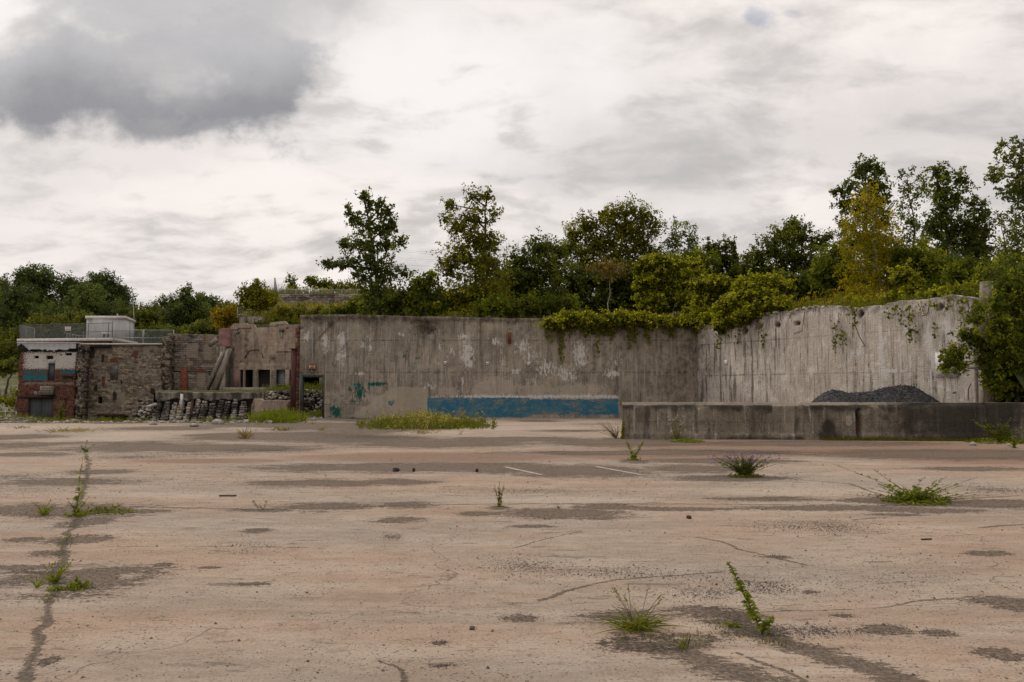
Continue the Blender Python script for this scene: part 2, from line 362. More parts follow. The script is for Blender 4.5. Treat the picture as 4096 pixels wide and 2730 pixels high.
M['rust'] = plain('rusty_steel', (.075, .028, .018), (.028, .013, .010), .85, 3.5, streak=True)
M['rusty'] = plain('orange_rust', (.20, .06, .022), (.07, .025, .015), .85, 5.0)
M['galv'] = plain('galvanised_metal', (.30, .31, .31), (.20, .21, .21), .5, 3., metal=.35)
M['dkmetal'] = plain('weathered_metal', (.13, .12, .11), (.07, .06, .055), .6, 3., metal=.3)
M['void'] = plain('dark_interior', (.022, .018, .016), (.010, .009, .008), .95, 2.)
M['doorgrey'] = plain('grey_steel_door', (.052, .056, .068), (.036, .038, .046), .55, 2., streak=True)
M['gdoor'] = plain('dark_green_grey_door', (.050, .056, .055), (.034, .038, .038), .7, 1.2, streak=True)
M['shed'] = plain('pale_grey_siding', (.40, .40, .39), (.33, .33, .325), .6, 1.2, streak=True)
M['trim'] = plain('pale_trim', (.55, .52, .49), (.40, .37, .35), .6, 3.)
M['flash'] = plain('grey_flashing', (.36, .355, .36), (.27, .27, .275), .6, 1.2, streak=True)
M['greenpaint'] = plain('chipped_green_frame', (.035, .075, .06), (.05, .022, .014), .7, 3.5)
M['white'] = plain('white_sign', (.62, .62, .60), (.52, .51, .49), .6, 3.)
M['signred'] = plain('faded_red', (.30, .10, .08), (.38, .22, .18), .7, 3.)
M['signgrey'] = plain('faded_lettering', (.16, .16, .16), (.28, .28, .28), .7, 3.)
M['letter'] = plain('cream_lettering', (.78, .70, .60), (.55, .36, .22), .7, 9.)
M['ochre'] = plain('old_paint_ochre', (.40, .20, .06), (.20, .06, .02), .8, 9.)
M['pipe'] = plain('clay_pipe', (.17, .13, .09), (.10, .08, .06), .85, 4.)
M['panel'] = concrete('whitewashed_board', a=(.56, .545, .53), b=(.42, .41, .40), streak=.12, joints=None)
M['pink'] = plain('pink_render', (.27, .155, .135), (.17, .09, .08), .95, 2.5, bump=.01)
M['corr'] = plain('corrugated_metal', (.24, .25, .27), (.15, .15, .16), .6, 2., metal=.2)
M['bark'] = plain('dark_bark', (.075, .06, .05), (.04, .033, .028), .95, 6.)
M['barkp'] = plain('pale_bark', (.24, .21, .17), (.14, .12, .10), .95, 6.)
M['twig'] = plain('dry_twig', (.10, .075, .055), (.05, .04, .032), .95, 6.)
M['line'] = plain('worn_line_paint', (.36, .30, .25), (.28, .23, .19), .9, 3.)
M['moss'] = plain('black_soil', (.06, .05, .035), (.03, .027, .02), .95, 3.)
L = {}
L['cotton'] = leafmat('cottonwood_leaves', (.042,.053,.017), (.082,.102,.028), (.150,.172,.045), 0.3)
L['dark'] = leafmat('dark_leaves', (.036,.045,.010), (.080,.094,.017), (.155,.168,.030), 0.32)
L['olive'] = leafmat('olive_leaves', (.060,.062,.010), (.128,.125,.014), (.220,.200,.022), 0.4)
L['mid'] = leafmat('green_leaves', (.044,.056,.010), (.100,.118,.015), (.200,.200,.026), 0.4)
L['yellow'] = leafmat('yellowing_leaves', (.105,.100,.008), (.215,.190,.010), (.330,.225,.014), 0.42)
L['vine'] = leafmat('vine_leaves', (.050,.062,.008), (.125,.130,.014), (.340,.320,.032), 0.42)
L['grass'] = leafmat('weed_green', (.055,.070,.014), (.125,.145,.024), (.25,.24,.055), 0.36)
L['bright'] = leafmat('bright_weed', (.07,.095,.012), (.16,.195,.020), (.30,.31,.05), 0.38)
L['dry'] = leafmat('dry_weed', (.08, .075, .04), (.17, .15, .07), (.28, .24, .13), .3)
L['red'] = leafmat('reddish_weed', (.08,.06,.025), (.15,.105,.045), (.23,.17,.08), 0.3)
L['gold'] = leafmat('goldenrod', (0.0780, 0.0910, 0.0156), (0.1430, 0.1560, 0.0182), (0.3380, 0.2080, 0.0156), .3)
L['far'] = leafmat('distant_leaves', (.030,.044,.020), (.062,.082,.030), (.105,.128,.042), 0.25)
L['farol'] = leafmat('distant_olive_leaves', (.046,.056,.014), (.088,.098,.020), (.150,.150,.028), 0.3)
L['deep'] = leafmat('shaded_thicket_leaves', (.024, .031, .009), (.048, .059, .013), (.095, .105, .020), .25)  # darker leaf colour with the understorey shade put into it
L['orange'] = leafmat('turning_leaves', (0.1100, 0.0935, 0.0132), (0.1980, 0.1430, 0.0154), (0.3300, 0.1980, 0.0220), .35)

# ground material
def ground_mat():
    m, t = newmat('yard_slab'); p = t.obj()
    ps = t.map(p, (.45, 1.25, 1))
    nA = t.noise(ps, .35, 4, .55); nB = t.noise(ps, 1.6, 6, .65); nC = t.noise(t.map(p, (.62, 1.2, 1)), 7., 7, .72); nD = t.noise(p, 45., 4, .65)
    c = t.mix(t.ss(nA, .38, .62), (.475, .35, .265), (.42, .36, .31))
    c = t.mix(t.m('MULTIPLY', t.ss(nB, .48, .60), .6), c, (.53, .445, .37))
    c = t.mix(t.m('MULTIPLY', t.ss(nB, .48, .37), .50), c, (.36, .255, .19))
    c = t.mix(t.m('MULTIPLY', t.ss(nC, .51, .62), .36), c, (.25, .185, .14))
    c = t.mix(t.m('MULTIPLY', t.ss(nC, .47, .38), .25), c, (.56, .48, .40))
    c = t.mix(t.m('MULTIPLY', t.ss(nD, .52, .62), .40), c, (.22, .17, .135)); c = t.mix(t.m('MULTIPLY', t.ss(nD, .47, .38), .3), c, (.56, .49, .42))
    red = t.attr('red'); c = t.mix(t.m('MULTIPLY', t.ss(t.m('ADD', red, t.m('MULTIPLY', t.m('SUBTRACT', nB, .5), .8)), .3, .7), .8), c, t.mix(nC, (.24, .135, .09), (.31, .20, .145)))
    lite = t.attr('lite'); c = t.mix(t.m('MULTIPLY', t.ss(t.m('ADD', lite, t.m('MULTIPLY', t.m('SUBTRACT', nC, .5), .7)), .42, .58), .7), c, (.55, .455, .375))
    ora = t.attr('ora'); c = t.mix(t.m('MULTIPLY', t.ss(t.m('ADD', ora, t.m('MULTIPLY', t.m('SUBTRACT', nC, .5), 1.6)), .42, .8), .7), c, (.42, .18, .06))
    # worn pits & flaking, elongated
    pit = t.noise(t.map(p, (.42, 1.5, 1), (7, 2, 0)), 3.4, 7, .68)
    c = t.mix(t.m('MULTIPLY', t.ss(pit, .60, .64), .7), c, (.19, .155, .125))
    pit2 = t.noise(t.map(p, (.5, 1.7, 1), (1, 9, 0)), 11., 5, .7)
    c = t.mix(t.m('MULTIPLY', t.m('MULTIPLY', t.ss(pit2, .60, .64), t.ss(nB, .42, .6)), .7), c, (.16, .13, .105))
    c = t.mix(t.m('MULTIPLY', t.ss(t.noise(t.map(p, (.3, 1.6, 1), (4, 4, 0)), 1.0, 8, .75), .48, .62), .40), c, (.30, .24, .19))
    # asphalt residue
    nE = t.m('SUBTRACT', t.noise(t.map(p, (.42, 1.5, 1)), 2.6, 9, .78), .5)
    nF = t.m('SUBTRACT', t.noise(t.map(p, (.7, 1.8, 1), (3, 1, 0)), 11., 6, .7), .5)
    nS = t.m('SUBTRACT', t.noise(t.map(p, (.9, 1.3, 1)), 30., 5, .75), .5); nG = t.m('ADD', t.m('ADD', t.m('MULTIPLY', nE, 1.7), t.m('MULTIPLY', nF, 1.3)), t.m('MULTIPLY', nS, 1.6))
    asp = t.ss(t.m('SUBTRACT', t.m('ADD', t.attr('asp'), nG), t.m('MULTIPLY', t.attr('lite'), .55)), .44, .56)
    halo = t.ss(t.m('ADD', t.attr('asp'), t.m('MULTIPLY', nG, 1.6)), .22, .55)
    c = t.mix(t.m('MULTIPLY', halo, .35), c, (.24, .195, .155))
    ac = t.mix(t.ss(t.noise(p, 26., 6, .85), .44, .56), (.255, .198, .152), (.088, .068, .054))
    ac = t.mix(t.ss(t.noise(p, 130., 3, .6), .60, .66), ac, (.30, .25, .21))
    c = t.mix(t.m('MULTIPLY', asp, .93), c, ac)
    # loose dark specks
    vs_ = t.vor(t.vadd(p, t.scale(t.noisec(p, 30., 2), .03)), 34.); vs2 = t.vor(p, 13.)
    spk = t.attr('spk'); rnd = t.noise(p, 2.2, 6, .65)
    sp = t.ss(t.m('SUBTRACT', t.m('ADD', t.m('MULTIPLY', spk, .62), t.m('MULTIPLY', t.m('SUBTRACT', rnd, .5), .45)), vs_), .0, .06)
    c = t.mix(t.m('MULTIPLY', sp, .9), c, t.mix(nC, (.055, .053, .055), (.12, .105, .095)))
    thin = t.m('SUBTRACT', t.ss(rnd, .40, .72, .035, .17), vs2); c = t.mix(t.m('MULTIPLY', t.ss(thin, 0, .02), .85), c, (.09, .075, .066))
    th2 = t.m('SUBTRACT', t.ss(rnd, .42, .62, .10, .27), t.vor(p, 27.)); c = t.mix(t.m('MULTIPLY', t.ss(th2, 0, .04), .7), c, (.12, .10, .085))
    crk = t.ss(t.m('ADD', t.attr('crk'), t.m('MULTIPLY', nG, 1.15)), .46, .58)
    c = t.mix(t.m('MULTIPLY', crk, .85), c, t.mix(t.ss(t.noise(p, 30., 6, .85), .44, .56), (.19, .148, .115), (.06, .048, .038)))
    # hairline cracks
    hc = t.vor(t.vadd(t.map(p, (.16, .30, 1)), t.scale(t.noisec(p, .9, 6), .22)), 1.0, 'DISTANCE_TO_EDGE')
    c = t.mix(t.m('MULTIPLY', t.ss(hc, .0006, .0018, 1, 0), t.ss(nB, .35, .6, .15, .75)), c, (.12, .10, .085))
    # rubble and earth beyond the slab
    rub = t.attr('rub'); rc = t.mix(t.ss(t.noise(p, 5., 6, .7), .4, .62), (.17, .145, .12), (.30, .26, .22)); rc = t.mix(t.ss(t.noise(p, 1.1, 5, .6), .5, .65), rc, (.085, .09, .035))
    c = t.mix(t.ss(t.m('ADD', rub, t.m('MULTIPLY', nE, .4)), .45, .55), c, rc)
    gs = t.attr('gras'); gc = t.mix(t.ss(t.noise(p, .12, 5, .6), .4, .6), (.26, .235, .19), (.10, .11, .035)); gc = t.mix(t.ss(t.noise(p, 1.2, 4), .45, .65), gc, (.18, .165, .12))
    c = t.mix(t.ss(gs, .3, .7), c, gc)
    c = t.mix(1.0, c, (.675, .665, .64), 'MULTIPLY')
    h = t.m('ADD', t.m('MULTIPLY', nC, .5), t.m('ADD', t.m('MULTIPLY', nD, .25), t.m('MULTIPLY', asp, -.3)))
    t.bsdf(c, .92, h, .05, spec=.12); return m
M['ground'] = ground_mat()
def soil_mat():
    m, t = newmat('overgrown_soil'); p = t.obj()
    c = t.mix(t.ss(t.noise(p, .8, 5), .4, .6), (.05, .058, .018), (.095, .085, .04)); c = t.mix(t.ss(t.noise(p, 7., 4), .5, .65), c, (.03, .035, .012))
    t.bsdf(c, .95, t.noise(p, 5., 5), .15, spec=.05); return m
M['soil'] = soil_mat()

# ------------------------------------------------------------------ ground
EDGE_L = 31.5
def gz(x, y):
    x = np.asarray(x, float); y = np.asarray(y, float)
    L_ = smoothstep(-10.5, -13.5, x)
    z = np.zeros(np.broadcast(x, y).shape)
    ridge = L_ * np.exp(-((y - 35.0) / 1.5) ** 2) * (.20 + .14 * (fbm(x * .7, y * .7) - .5) * 2) * (.15 + .85 * smoothstep(-20.5, -24.5, x))
    drop = -.62 * smoothstep(35.0, 40, y) - .12 * smoothstep(32.5, 34.5, y) * smoothstep(-24.5, -20.5, x) - 2.0 * smoothstep(46, 62, y)
    rise = smoothstep(93, 132, y) * 7.2 + smoothstep(132, 220, y) * 6
    z = L_ * (ridge * 1.0 + drop) + smoothstep(0, -12, x) * rise * smoothstep(88, 95, y)
    z = z + np.where(y < 0, 0, 0)
    # behind the walls on the right the sheet runs below the hill
    z = z - (1 - L_) * smoothstep(46, 52, y) * .3
    return z
patches = {'asp': [], 'spk': [], 'red': [], 'lite': [], 'ora': []}
def ell(kind, x, y, rx, ry, amp=1.0):
    c = go(x, y); l = go(x - rx, y); a = go(x, y - ry); b = go(x, y + ry)
    patches[kind].append((c[0], (a[1] + b[1]) / 2, abs(c[0] - l[0]), abs(a[1] - b[1]) / 2, amp))
for e in [(1712, 1099, 60, 6), (2110, 1158, 90, 8), (1147, 1167, 26, 4), (1457, 1061, 34, 4), (605, 1174, 14, 2), (100, 1186, 30, 4), (1560, 1020, 50, 4), (1420, 1014, 50, 4), (180, 1172, 165, 15), (60, 1168, 90, 10), (160, 1108, 130, 8), (230, 1085, 70, 5), (330, 1175, 60, 5), (178, 1240, 64, 9), (195, 1202, 45, 9), (720, 1112, 135, 8), (900, 1108, 90, 6),
          (740, 1165, 115, 8), (610, 1172, 80, 4), (940, 1160, 60, 8), (915, 1196, 52, 6), (1300, 1182, 125, 11), (1390, 1165, 90, 7), (1092, 1181, 34, 5), (1220, 1210, 45, 3), (594, 1220, 26, 5), (375, 1298, 20, 4),
          (1196, 1420, 36, 7), (2032, 1447, 46, 9), (2155, 1454, 34, 7), (2300, 1383, 60, 10), (2345, 1392, 60, 14), (2270, 1272, 42, 5), (1430, 1415, 75, 10), (1640, 1410, 85, 14), (1720, 1445, 60, 16), (1560, 1475, 120, 16), (1450, 1480, 60, 12),
          (90, 1335, 85, 24), (210, 1335, 118, 32), (30, 1305, 60, 5), (60, 1240, 45, 5), (110, 1272, 35, 6), (80, 1305, 40, 5), (940, 1075, 320, 9), (1330, 1083, 150, 12), (1150, 1075, 120, 10), (1600, 1078, 100, 8), (1500, 1040, 280, 6), (1680, 1100, 120, 6),
          (1900, 1168, 160, 5), (1750, 1146, 150, 5), (1560, 1170, 120, 4), (2060, 1150, 130, 9), (2290, 1158, 110, 10), (2140, 1175, 110, 5), (2230, 1045, 320, 10), (1660, 1060, 140, 5), (2060, 1183, 60, 3),
          (140, 1022, 260, 9), (60, 1005, 120, 6), (420, 1030, 260, 8), (640, 1003, 230, 9), (820, 1010, 160, 8), (1000, 1020, 190, 8), (400, 985, 190, 5), (860, 990, 110, 9), (1180, 1010, 150, 5), (1420, 1017, 160, 8), (1350, 975, 110, 3), (1300, 990, 90, 3), (1250, 968, 60, 3),
          (1010, 1478, 14, 4), (1020, 1530, 20, 3), (580, 1343, 28, 3), (480, 1305, 20, 2), (1640, 1430, 40, 6), (1860, 1361, 16, 3), (1935, 1415, 20, 3), (110, 1520, 18, 9), (1780, 1280, 30, 3), (2300, 1505, 45, 12), (1850, 1020, 250, 5),
          (720, 980, 260, 8), (900, 968, 90, 4), (500, 1000, 120, 5), (60, 1045, 90, 4), (1780, 1060, 60, 3), (2230, 1078, 120, 4)]: ell('asp', *e)
for e in [(1205, 1302, 95, 17, .8), (1400, 1315, 120, 12, .7), (1600, 1325, 150, 10, .45), (1640, 1362, 150, 18, .7), (1760, 1350, 60, 12, .6), (1905, 1212, 115, 15, .95), (1800, 1210, 60, 8, .5), (300, 1052, 110, 6, 1.1), (450, 1045, 110, 4, .9), (620, 1036, 150, 7, 1.1), (850, 1006, 140, 10, 1.1),
          (760, 1000, 90, 7, .8), (1760, 1042, 95, 5, 1.2), (1650, 1037, 90, 3, .8), (1100, 1052, 200, 9, .55), (30, 1096, 70, 7, 1.0), (60, 1130, 130, 12, .6), (620, 1100, 200, 12, .5), (380, 1115, 240, 16, .45), (500, 1125, 260, 20, .4), (1500, 1098, 300, 8, .6), (1220, 1128, 190, 6, .8), (1690, 1148, 220, 12, .4), (2280, 1126, 80, 7, .9),
          (1750, 1448, 90, 18, .5), (1880, 1450, 70, 9, .7), (1900, 1340, 300, 30, .35), (2100, 1290, 250, 22, .32), (1480, 1130, 250, 18, .35), (1870, 1123, 160, 8, .3), (850, 1140, 300, 20, .35), (100, 1180, 160, 14, .4), (560, 1260, 60, 14, .4), (900, 1235, 20, 6, .3), (2060, 1330, 140, 20, .35), (1680, 1100, 120, 5, .5), (640, 980, 200, 9, .6), (420, 975, 250, 6, .6)]: ell('spk', *e)
for e in [(1900, 1030, 560, 20), (2200, 1045, 320, 28), (1650, 1025, 200, 9), (1000, 1052, 340, 13), (1500, 1045, 300, 14), (480, 1060, 190, 6), (300, 1085, 200, 3, .5), (1150, 1440, 500, 40, .22), (250, 1440, 300, 50, .2), (700, 1330, 300, 30, .2)]: ell('red', *e)
for e in [(250, 1005, 120, 13), (330, 1000, 110, 8), (170, 1023, 60, 5), (1300, 975, 170, 4), (1150, 985, 200, 5), (1340, 966, 90, 3), (1850, 1130, 300, 12, .8), (1330, 1150, 330, 10, .7), (1990, 1067, 45, 1.6), (560, 985, 70, 3), (50, 985, 200, 7, .8), (1000, 995, 90, 4), (2100, 1215, 240, 20, .6), (400, 1140, 300, 20, .6), (1700, 1240, 300, 15, .55),
          (1560, 1470, 50, 6), (1800, 1500, 90, 10, .9), (1700, 1478, 60, 7, .8), (1590, 1440, 40, 5), (1900, 1540, 90, 10, 1.), (1620, 1445, 50, 5, 1.), (1690, 1500, 60, 8, 1.), (1740, 1520, 50, 7, 1.), (1560, 1432, 60, 4, .9), (75, 1348, 62, 15, .9), (290, 1325, 26, 5, .8), (1350, 1035, 100, 2, .8)]: ell('lite', *e)
ell('ora', 1285, 1452, 30, 9, .66); ell('ora', 1318, 1470, 34, 9, .55); ell('ora', 20, 1480, 90, 40, .35)
cracks = [  # (points in overview pixels, half width in metres)
    ([(66, 1575), (84, 1500), (99, 1440), (114, 1390), (128, 1345)], .034), ([(128, 1345), (140, 1300), (148, 1245), (170, 1205), (182, 1180), (182, 1150), (198, 1105), (203, 1065), (196, 1042)], .045),
    ([(1350, 1415), (1500, 1425), (1640, 1412), (1780, 1408), (2010, 1398), (2120, 1382), (2230, 1372)], .014), ([(1240, 1380), (1330, 1352), (1420, 1332), (1560, 1322), (1660, 1315)], .022), ([(1440, 1482), (1560, 1500), (1620, 1520), (1700, 1545), (1780, 1580)], .16), ([(1760, 1465), (1830, 1485), (1900, 1510), (1990, 1535), (2090, 1575)], .12),
    ([(1660, 1405), (1700, 1425), (1750, 1455), (1800, 1475)], .12), ([(300, 1165), (600, 1172), (980, 1160), (1300, 1158), (1800, 1160), (2353, 1165)], .03), ([(0, 1318), (60, 1312), (110, 1318)], .05), ([(1180, 1260), (1230, 1245), (1300, 1228), (1340, 1222)], .012), ([(0, 1255), (560, 1256), (760, 1262)], .01),
    ([(1600, 1235), (1660, 1245), (1700, 1262), (1760, 1275), (1850, 1300)], .022), ([(900, 1530), (915, 1545), (930, 1562), (925, 1580)], .02), ([(870, 1520), (895, 1533)], .015), ([(1700, 1500), (1740, 1520), (1800, 1540), (1860, 1568)], .02), ([(1150, 1075), (1180, 1080)], .01), ([(560, 1020), (1000, 1022), (1600, 1022)], .02),
    ([(1800, 1100), (1950, 1112), (2030, 1140), (2080, 1155)], .03), ([(2250, 1212), (2353, 1206)], .03), ([(1960, 1195), (2100, 1185)], .02), ([(600, 1175), (588, 1160), (585, 1150)], .02)]
def build_ground():
    ys = np.concatenate([[-60, -20, -6, -1, 1.2, 2.2], np.exp(np.linspace(math.log(2.9), math.log(44), 620)), np.exp(np.linspace(math.log(44.4), math.log(600), 90))])
    us = np.concatenate([[-9, -5, -3, -2, -1.4, -1.0, -.85], np.linspace(-.72, .72, 760), [.85, 1.0, 1.4, 2, 3, 5, 9]])
    Yg, Ug = np.meshgrid(ys, us, indexing='ij'); Xg = Ug * (np.maximum(Yg, 2.5) + .3)
    x = Xg.ravel(); y = Yg.ravel(); z = gz(x, y)
    ny, nx = Yg.shape
    i = np.arange(ny - 1)[:, None] * nx + np.arange(nx - 1)[None]; i = i.ravel()
    Fq = np.stack([i, i + 1, i + nx + 1, i + nx], 1)
    at_ = {}
    for k, lst in patches.items():
        fld = np.zeros(len(x))
        for cx, cy, rx, ry, amp in lst:
            s_ = (np.abs(x - cx) < rx * 2.2) & (np.abs(y - cy) < ry * 2.2)
            r = np.sqrt(((x[s_] - cx) / rx) ** 2 + ((y[s_] - cy) / ry) ** 2)
            if k == 'spk': v = amp * np.clip(1 - r / 1.7, 0, 1)
            elif k in ('asp', 'lite'): v = amp * np.clip(1 - .5 * r, 0, 1)
            else: v = amp * np.exp(-r * r * .8)
            fld[s_] = np.maximum(fld[s_], v)
        at_[k] = ('POINT', fld)
    ck = np.zeros(len(x))
    for pts, hw in cracks:
        G = [go(a, b)[:2] for a, b in pts]
        wob = .25 * hw + .02
        for p, q in zip(G[:-1], G[1:]):
            lo = np.minimum(p, q) - .6; hi = np.maximum(p, q) + .6
            s_ = (x > lo[0]) & (x < hi[0]) & (y > lo[1]) & (y < hi[1])
            xx = x[s_] + (fbm(x[s_] * 3, y[s_] * 3) - .5) * .22 * min(1, hw * 10 + .2); yy = y[s_] + (fbm(x[s_] * 3 + 40, y[s_] * 3) - .5) * .22 * min(1, hw * 10 + .2)
            d_ = q - p; tt = np.clip(((xx - p[0]) * d_[0] + (yy - p[1]) * d_[1]) / (d_ @ d_), 0, 1)
            dist = np.hypot(xx - p[0] - tt * d_[0], yy - p[1] - tt * d_[1])
            ck[s_] = np.maximum(ck[s_], np.clip(1 - .5 * dist / hw, 0, 1))
    at_['crk'] = ('POINT', ck)
    L_ = smoothstep(-9.0, -12.0, x)
    eY = EDGE_L + 1.6 * (fbm(x * .35, x * 0 + 3) - .5) * 2 + smoothstep(-9, -16, x) * 1.0
    rub = L_ * smoothstep(eY - .8, eY + .8, y)
    rub = np.maximum(rub, smoothstep(-4.5, -8.5, x) * smoothstep(33, 35.5, y + 1.5 * (fbm(x * .4, y * .4) - .5)) * .75)
    at_['rub'] = ('POINT', rub)
    at_['gras'] = ('POINT', smoothstep(60, 90, y))
    o = mesh('ground', np.stack([x, y, z], 1), [Fq], M['ground'], attrs=at_, smooth=True)
    tag(o, kind='structure')
build_ground()

# ------------------------------------------------------------------ wall panels
def onplane(px, py, O, D):
    """pixel -> (s along wall, z) on the vertical plane through O with horizontal direction D"""
    r = ray(px, py); N = np.array([-D[1], D[0]])
    t = (N @ np.array([O[0], O[1]])) / (N @ r[:2]); p = CAM + r * t
    return (p[0] - O[0]) * D[0] + (p[1] - O[1]) * D[1], p[2]
class Wall:
    def __init__(s, O, D=(1, 0)):
        s.O = np.array(O, float); s.D = np.array(D, float) / np.linalg.norm(D); s.rot = math.atan2(s.D[1], s.D[0])
    def p(s, px, py): return onplane(px, py, s.O, s.D)
    def blobs(s, lst):
        out = []
        for px, py, rx, ry, *a in lst:
            c = s.p(px, py); e = s.p(px + rx, py); g = s.p(px, py + ry)
            out.append((c[0], c[1], abs(e[0] - c[0]) + 1e-3, abs(g[1] - c[1]) + 1e-3, a[0] if a else 1.0))
        def fn(x, z):
            v = np.zeros(x.shape)
            for cx, cz, rx, rz, a in out:
                v = np.maximum(v, a * np.clip(1 - .5 * np.sqrt(((x - cx) / rx) ** 2 + ((z - cz) / rz) ** 2), 0, 1))
            return v
        return fn
    def rects(s, lst, soft=.12):
        out = []
        for px0, py0, px1, py1, *a in lst:
            c = s.p(px0, py1); e = s.p(px1, py0); out.append((c[0], e[0], c[1], e[1], a[0] if a else 1.0))
        def fn(x, z):
            v = np.zeros(x.shape)
            for x0, x1, z0, z1, a in out:
                dd = np.minimum(np.minimum(x - x0, x1 - x), np.minimum(z - z0, z1 - z))
                v = np.maximum(v, a * np.clip(.5 + dd / soft * .5, 0, 1))
            return v
        return fn
def panel(name, wall, x0, x1, z0, top, thick, mat, cell=.1, holes=(), keep=None, masks=None, front=None, parent=None):
    nx = max(2, int(round((x1 - x0) / cell))); xs = np.linspace(x0, x1, nx + 1)
    zmax = float(np.max(top(xs))); nz = max(2, int(round((zmax - z0) / cell))); zs = np.linspace(z0, zmax, nz + 1)
    for hx0, hx1, hz0, hz1 in holes:
        for h in (hx0, hx1):
            if x0 < h < x1: xs[np.argmin(np.abs(xs - h))] = h
        for h in (hz0, hz1):
            if z0 < h < zmax: zs[np.argmin(np.abs(zs - h))] = h
    tp = top(xs)
    Xg, Zg = np.meshgrid(xs, zs, indexing='ij'); Zg = np.minimum(Zg, tp[:, None])
    nxx, nzz = Xg.shape
    cx = (xs[:-1] + xs[1:])[:, None] / 2 + 0 * (zs[:-1])[None]; cz = (zs[:-1] + zs[1:])[None] / 2 + 0 * cx
    inc = ~((zs[None, :-1] >= tp[:-1, None] - 1e-4) & (zs[None, :-1] >= tp[1:, None] - 1e-4))
    for hx0, hx1, hz0, hz1 in holes: inc &= ~((cx > hx0) & (cx < hx1) & (cz > hz0) & (cz < hz1))
    if keep is not None: inc &= keep(cx, cz)
    yf = front(Xg, Zg) if front is not None else np.zeros(Xg.shape)
    Vf = np.stack([Xg, yf, Zg], -1).reshape(-1, 3); Vb = np.stack([Xg, yf * 0 + thick, Zg], -1).reshape(-1, 3); n = len(Vf)
    idx = lambda i, j: i * nzz + j
    I, J = np.nonzero(inc)
    a, b, c, d_ = idx(I, J), idx(I + 1, J), idx(I + 1, J + 1), idx(I, J + 1)
    Fs = [np.stack([a, b, c, d_], 1), np.stack([n + d_, n + c, n + b, n + a], 1)]
    pad = np.zeros((inc.shape[0] + 2, inc.shape[1] + 2), bool); pad[1:-1, 1:-1] = inc
    for di, dj, (u, v) in ((-1, 0, (d_, a)), (1, 0, (b, c)), (0, -1, (a, b)), (0, 1, (c, d_))):
        s_ = ~pad[I + 1 + di, J + 1 + dj]
        Fs.append(np.stack([v[s_], u[s_], n + u[s_], n + v[s_]], 1))
    at_ = {}
    for k, fn in (masks or {}).items():
        v = fn(Xg, Zg).ravel(); at_[k] = ('POINT', np.concatenate([v, v * 0]))
    V_ = np.concatenate([Vf, Vb])
    # drop unused verts
    used = np.zeros(len(V_), bool)
    for f_ in Fs: used[f_.ravel()] = True
    rm = np.cumsum(used) - 1; Fs = [rm[f_] for f_ in Fs]; V_ = V_[used]
    at_ = {k: (dm, v[used]) for k, (dm, v) in at_.items()}
    if parent is None:
        return mesh(name, V_, Fs, mat, None, at_, loc=(wall.O[0], wall.O[1], 0), rotz=wall.rot)
    th = wall.rot; R_ = np.array([[math.cos(th), -math.sin(th), 0], [math.sin(th), math.cos(th), 0], [0, 0, 1]])
    off = Matrix.Rotation(-parent.rotation_euler.z, 3, 'Z') @ (Vector((wall.O[0], wall.O[1], 0)) - parent.location)
    return mesh(name, V_, Fs, mat, parent, at_, loc=off, rotz=wall.rot - parent.rotation_euler.z)
def profile(pts):
    pts = sorted(pts); xs = [p[0] for p in pts]; zs = [p[1] for p in pts]
    return lambda x: np.interp(x, xs, zs)
def jag(fn, amp, fr=3.0, seed=0):
    return lambda x: fn(x) + amp * (fbm(np.asarray(x, float) * fr + seed, np.asarray(x, float) * 0 + 7.7 + seed, 4) - .5) * 2
def disp(amp, fr=2.5, seed=0): return lambda x, z: amp * (fbm(x * fr + seed, z * fr + 13 + seed, 4) - .5) * 2

# main wall ---------------------------------------------------------
YW = 38.0
MW = Wall((0, YW))
def c6(x, y): return 1150 + x * .5737, 1200 + y * .5737
mwl = MW.p(1196, 1600)[0]; mwr = 9.45
tops = [MW.p(*c6(a, b)) for a, b in [(70, 108), (120, 107), (380, 104), (700, 112), (985, 118), (1400, 126), (1850, 133), (2300, 140), (2900, 165)]]
door = (MW.p(1207, 1510)[0], MW.p(1294, 1510)[0], -1, MW.p(1250, 1505)[1])
root = empty('concrete_wall', (mwl, YW, 0), 'long weathered concrete wall with faded blue paint band and an empty doorway at its left end', 'wall')
def mwall_blobs(lst): return MW.blobs([(1150 + a * .5737, 1200 + b * .5737, rx * .5737, ry * .5737, *r) for a, b, rx, ry, *r in lst])
def mwall_rects(lst, soft=.12): return MW.rects([(*c6(a, b), *c6(c, d_), *r) for a, b, c, d_, *r in lst], soft)
fw_white = mwall_blobs([(130, 262, 22, 30, .9), (265, 290, 22, 70, .9), (380, 280, 30, 60, .95), (375, 390, 40, 55, .8), (525, 315, 25, 50, .7), (578, 320, 14, 85, .8), (795, 240, 45, 12, .75), (1060, 330, 10, 90, .7), (1140, 360, 40, 50, .6), (1240, 255, 60, 22, .8), (1255, 380, 40, 90, 1.0), (1270, 450, 30, 25, 1.), (1450, 290, 45, 25, .8), (1490, 350, 10, 90, .6),
                       (1640, 330, 60, 60, .75), (1700, 400, 80, 40, .7), (1800, 480, 70, 60, .75), (1590, 495, 45, 20, .8), (1930, 510, 60, 60, .75), (2040, 380, 45, 90, .95), (1990, 540, 60, 25, .7), (2290, 420, 35, 60, .6), (2260, 515, 60, 25, .9), (500, 515, 40, 14, .7), (1500, 430, 20, 40, .6), (1000, 600, 80, 30, .6), (1220, 570, 25, 50, .55), (1700, 570, 60, 30, .6)])
fw_stripe = mwall_rects([(1220, 662, 2310, 690, .82), (985, 660, 1240, 688, .58)], .10)
fw_blue = mwall_rects([(972, 680, 1690, 822, .92), (1640, 682, 2318, 814, .74)], .25)
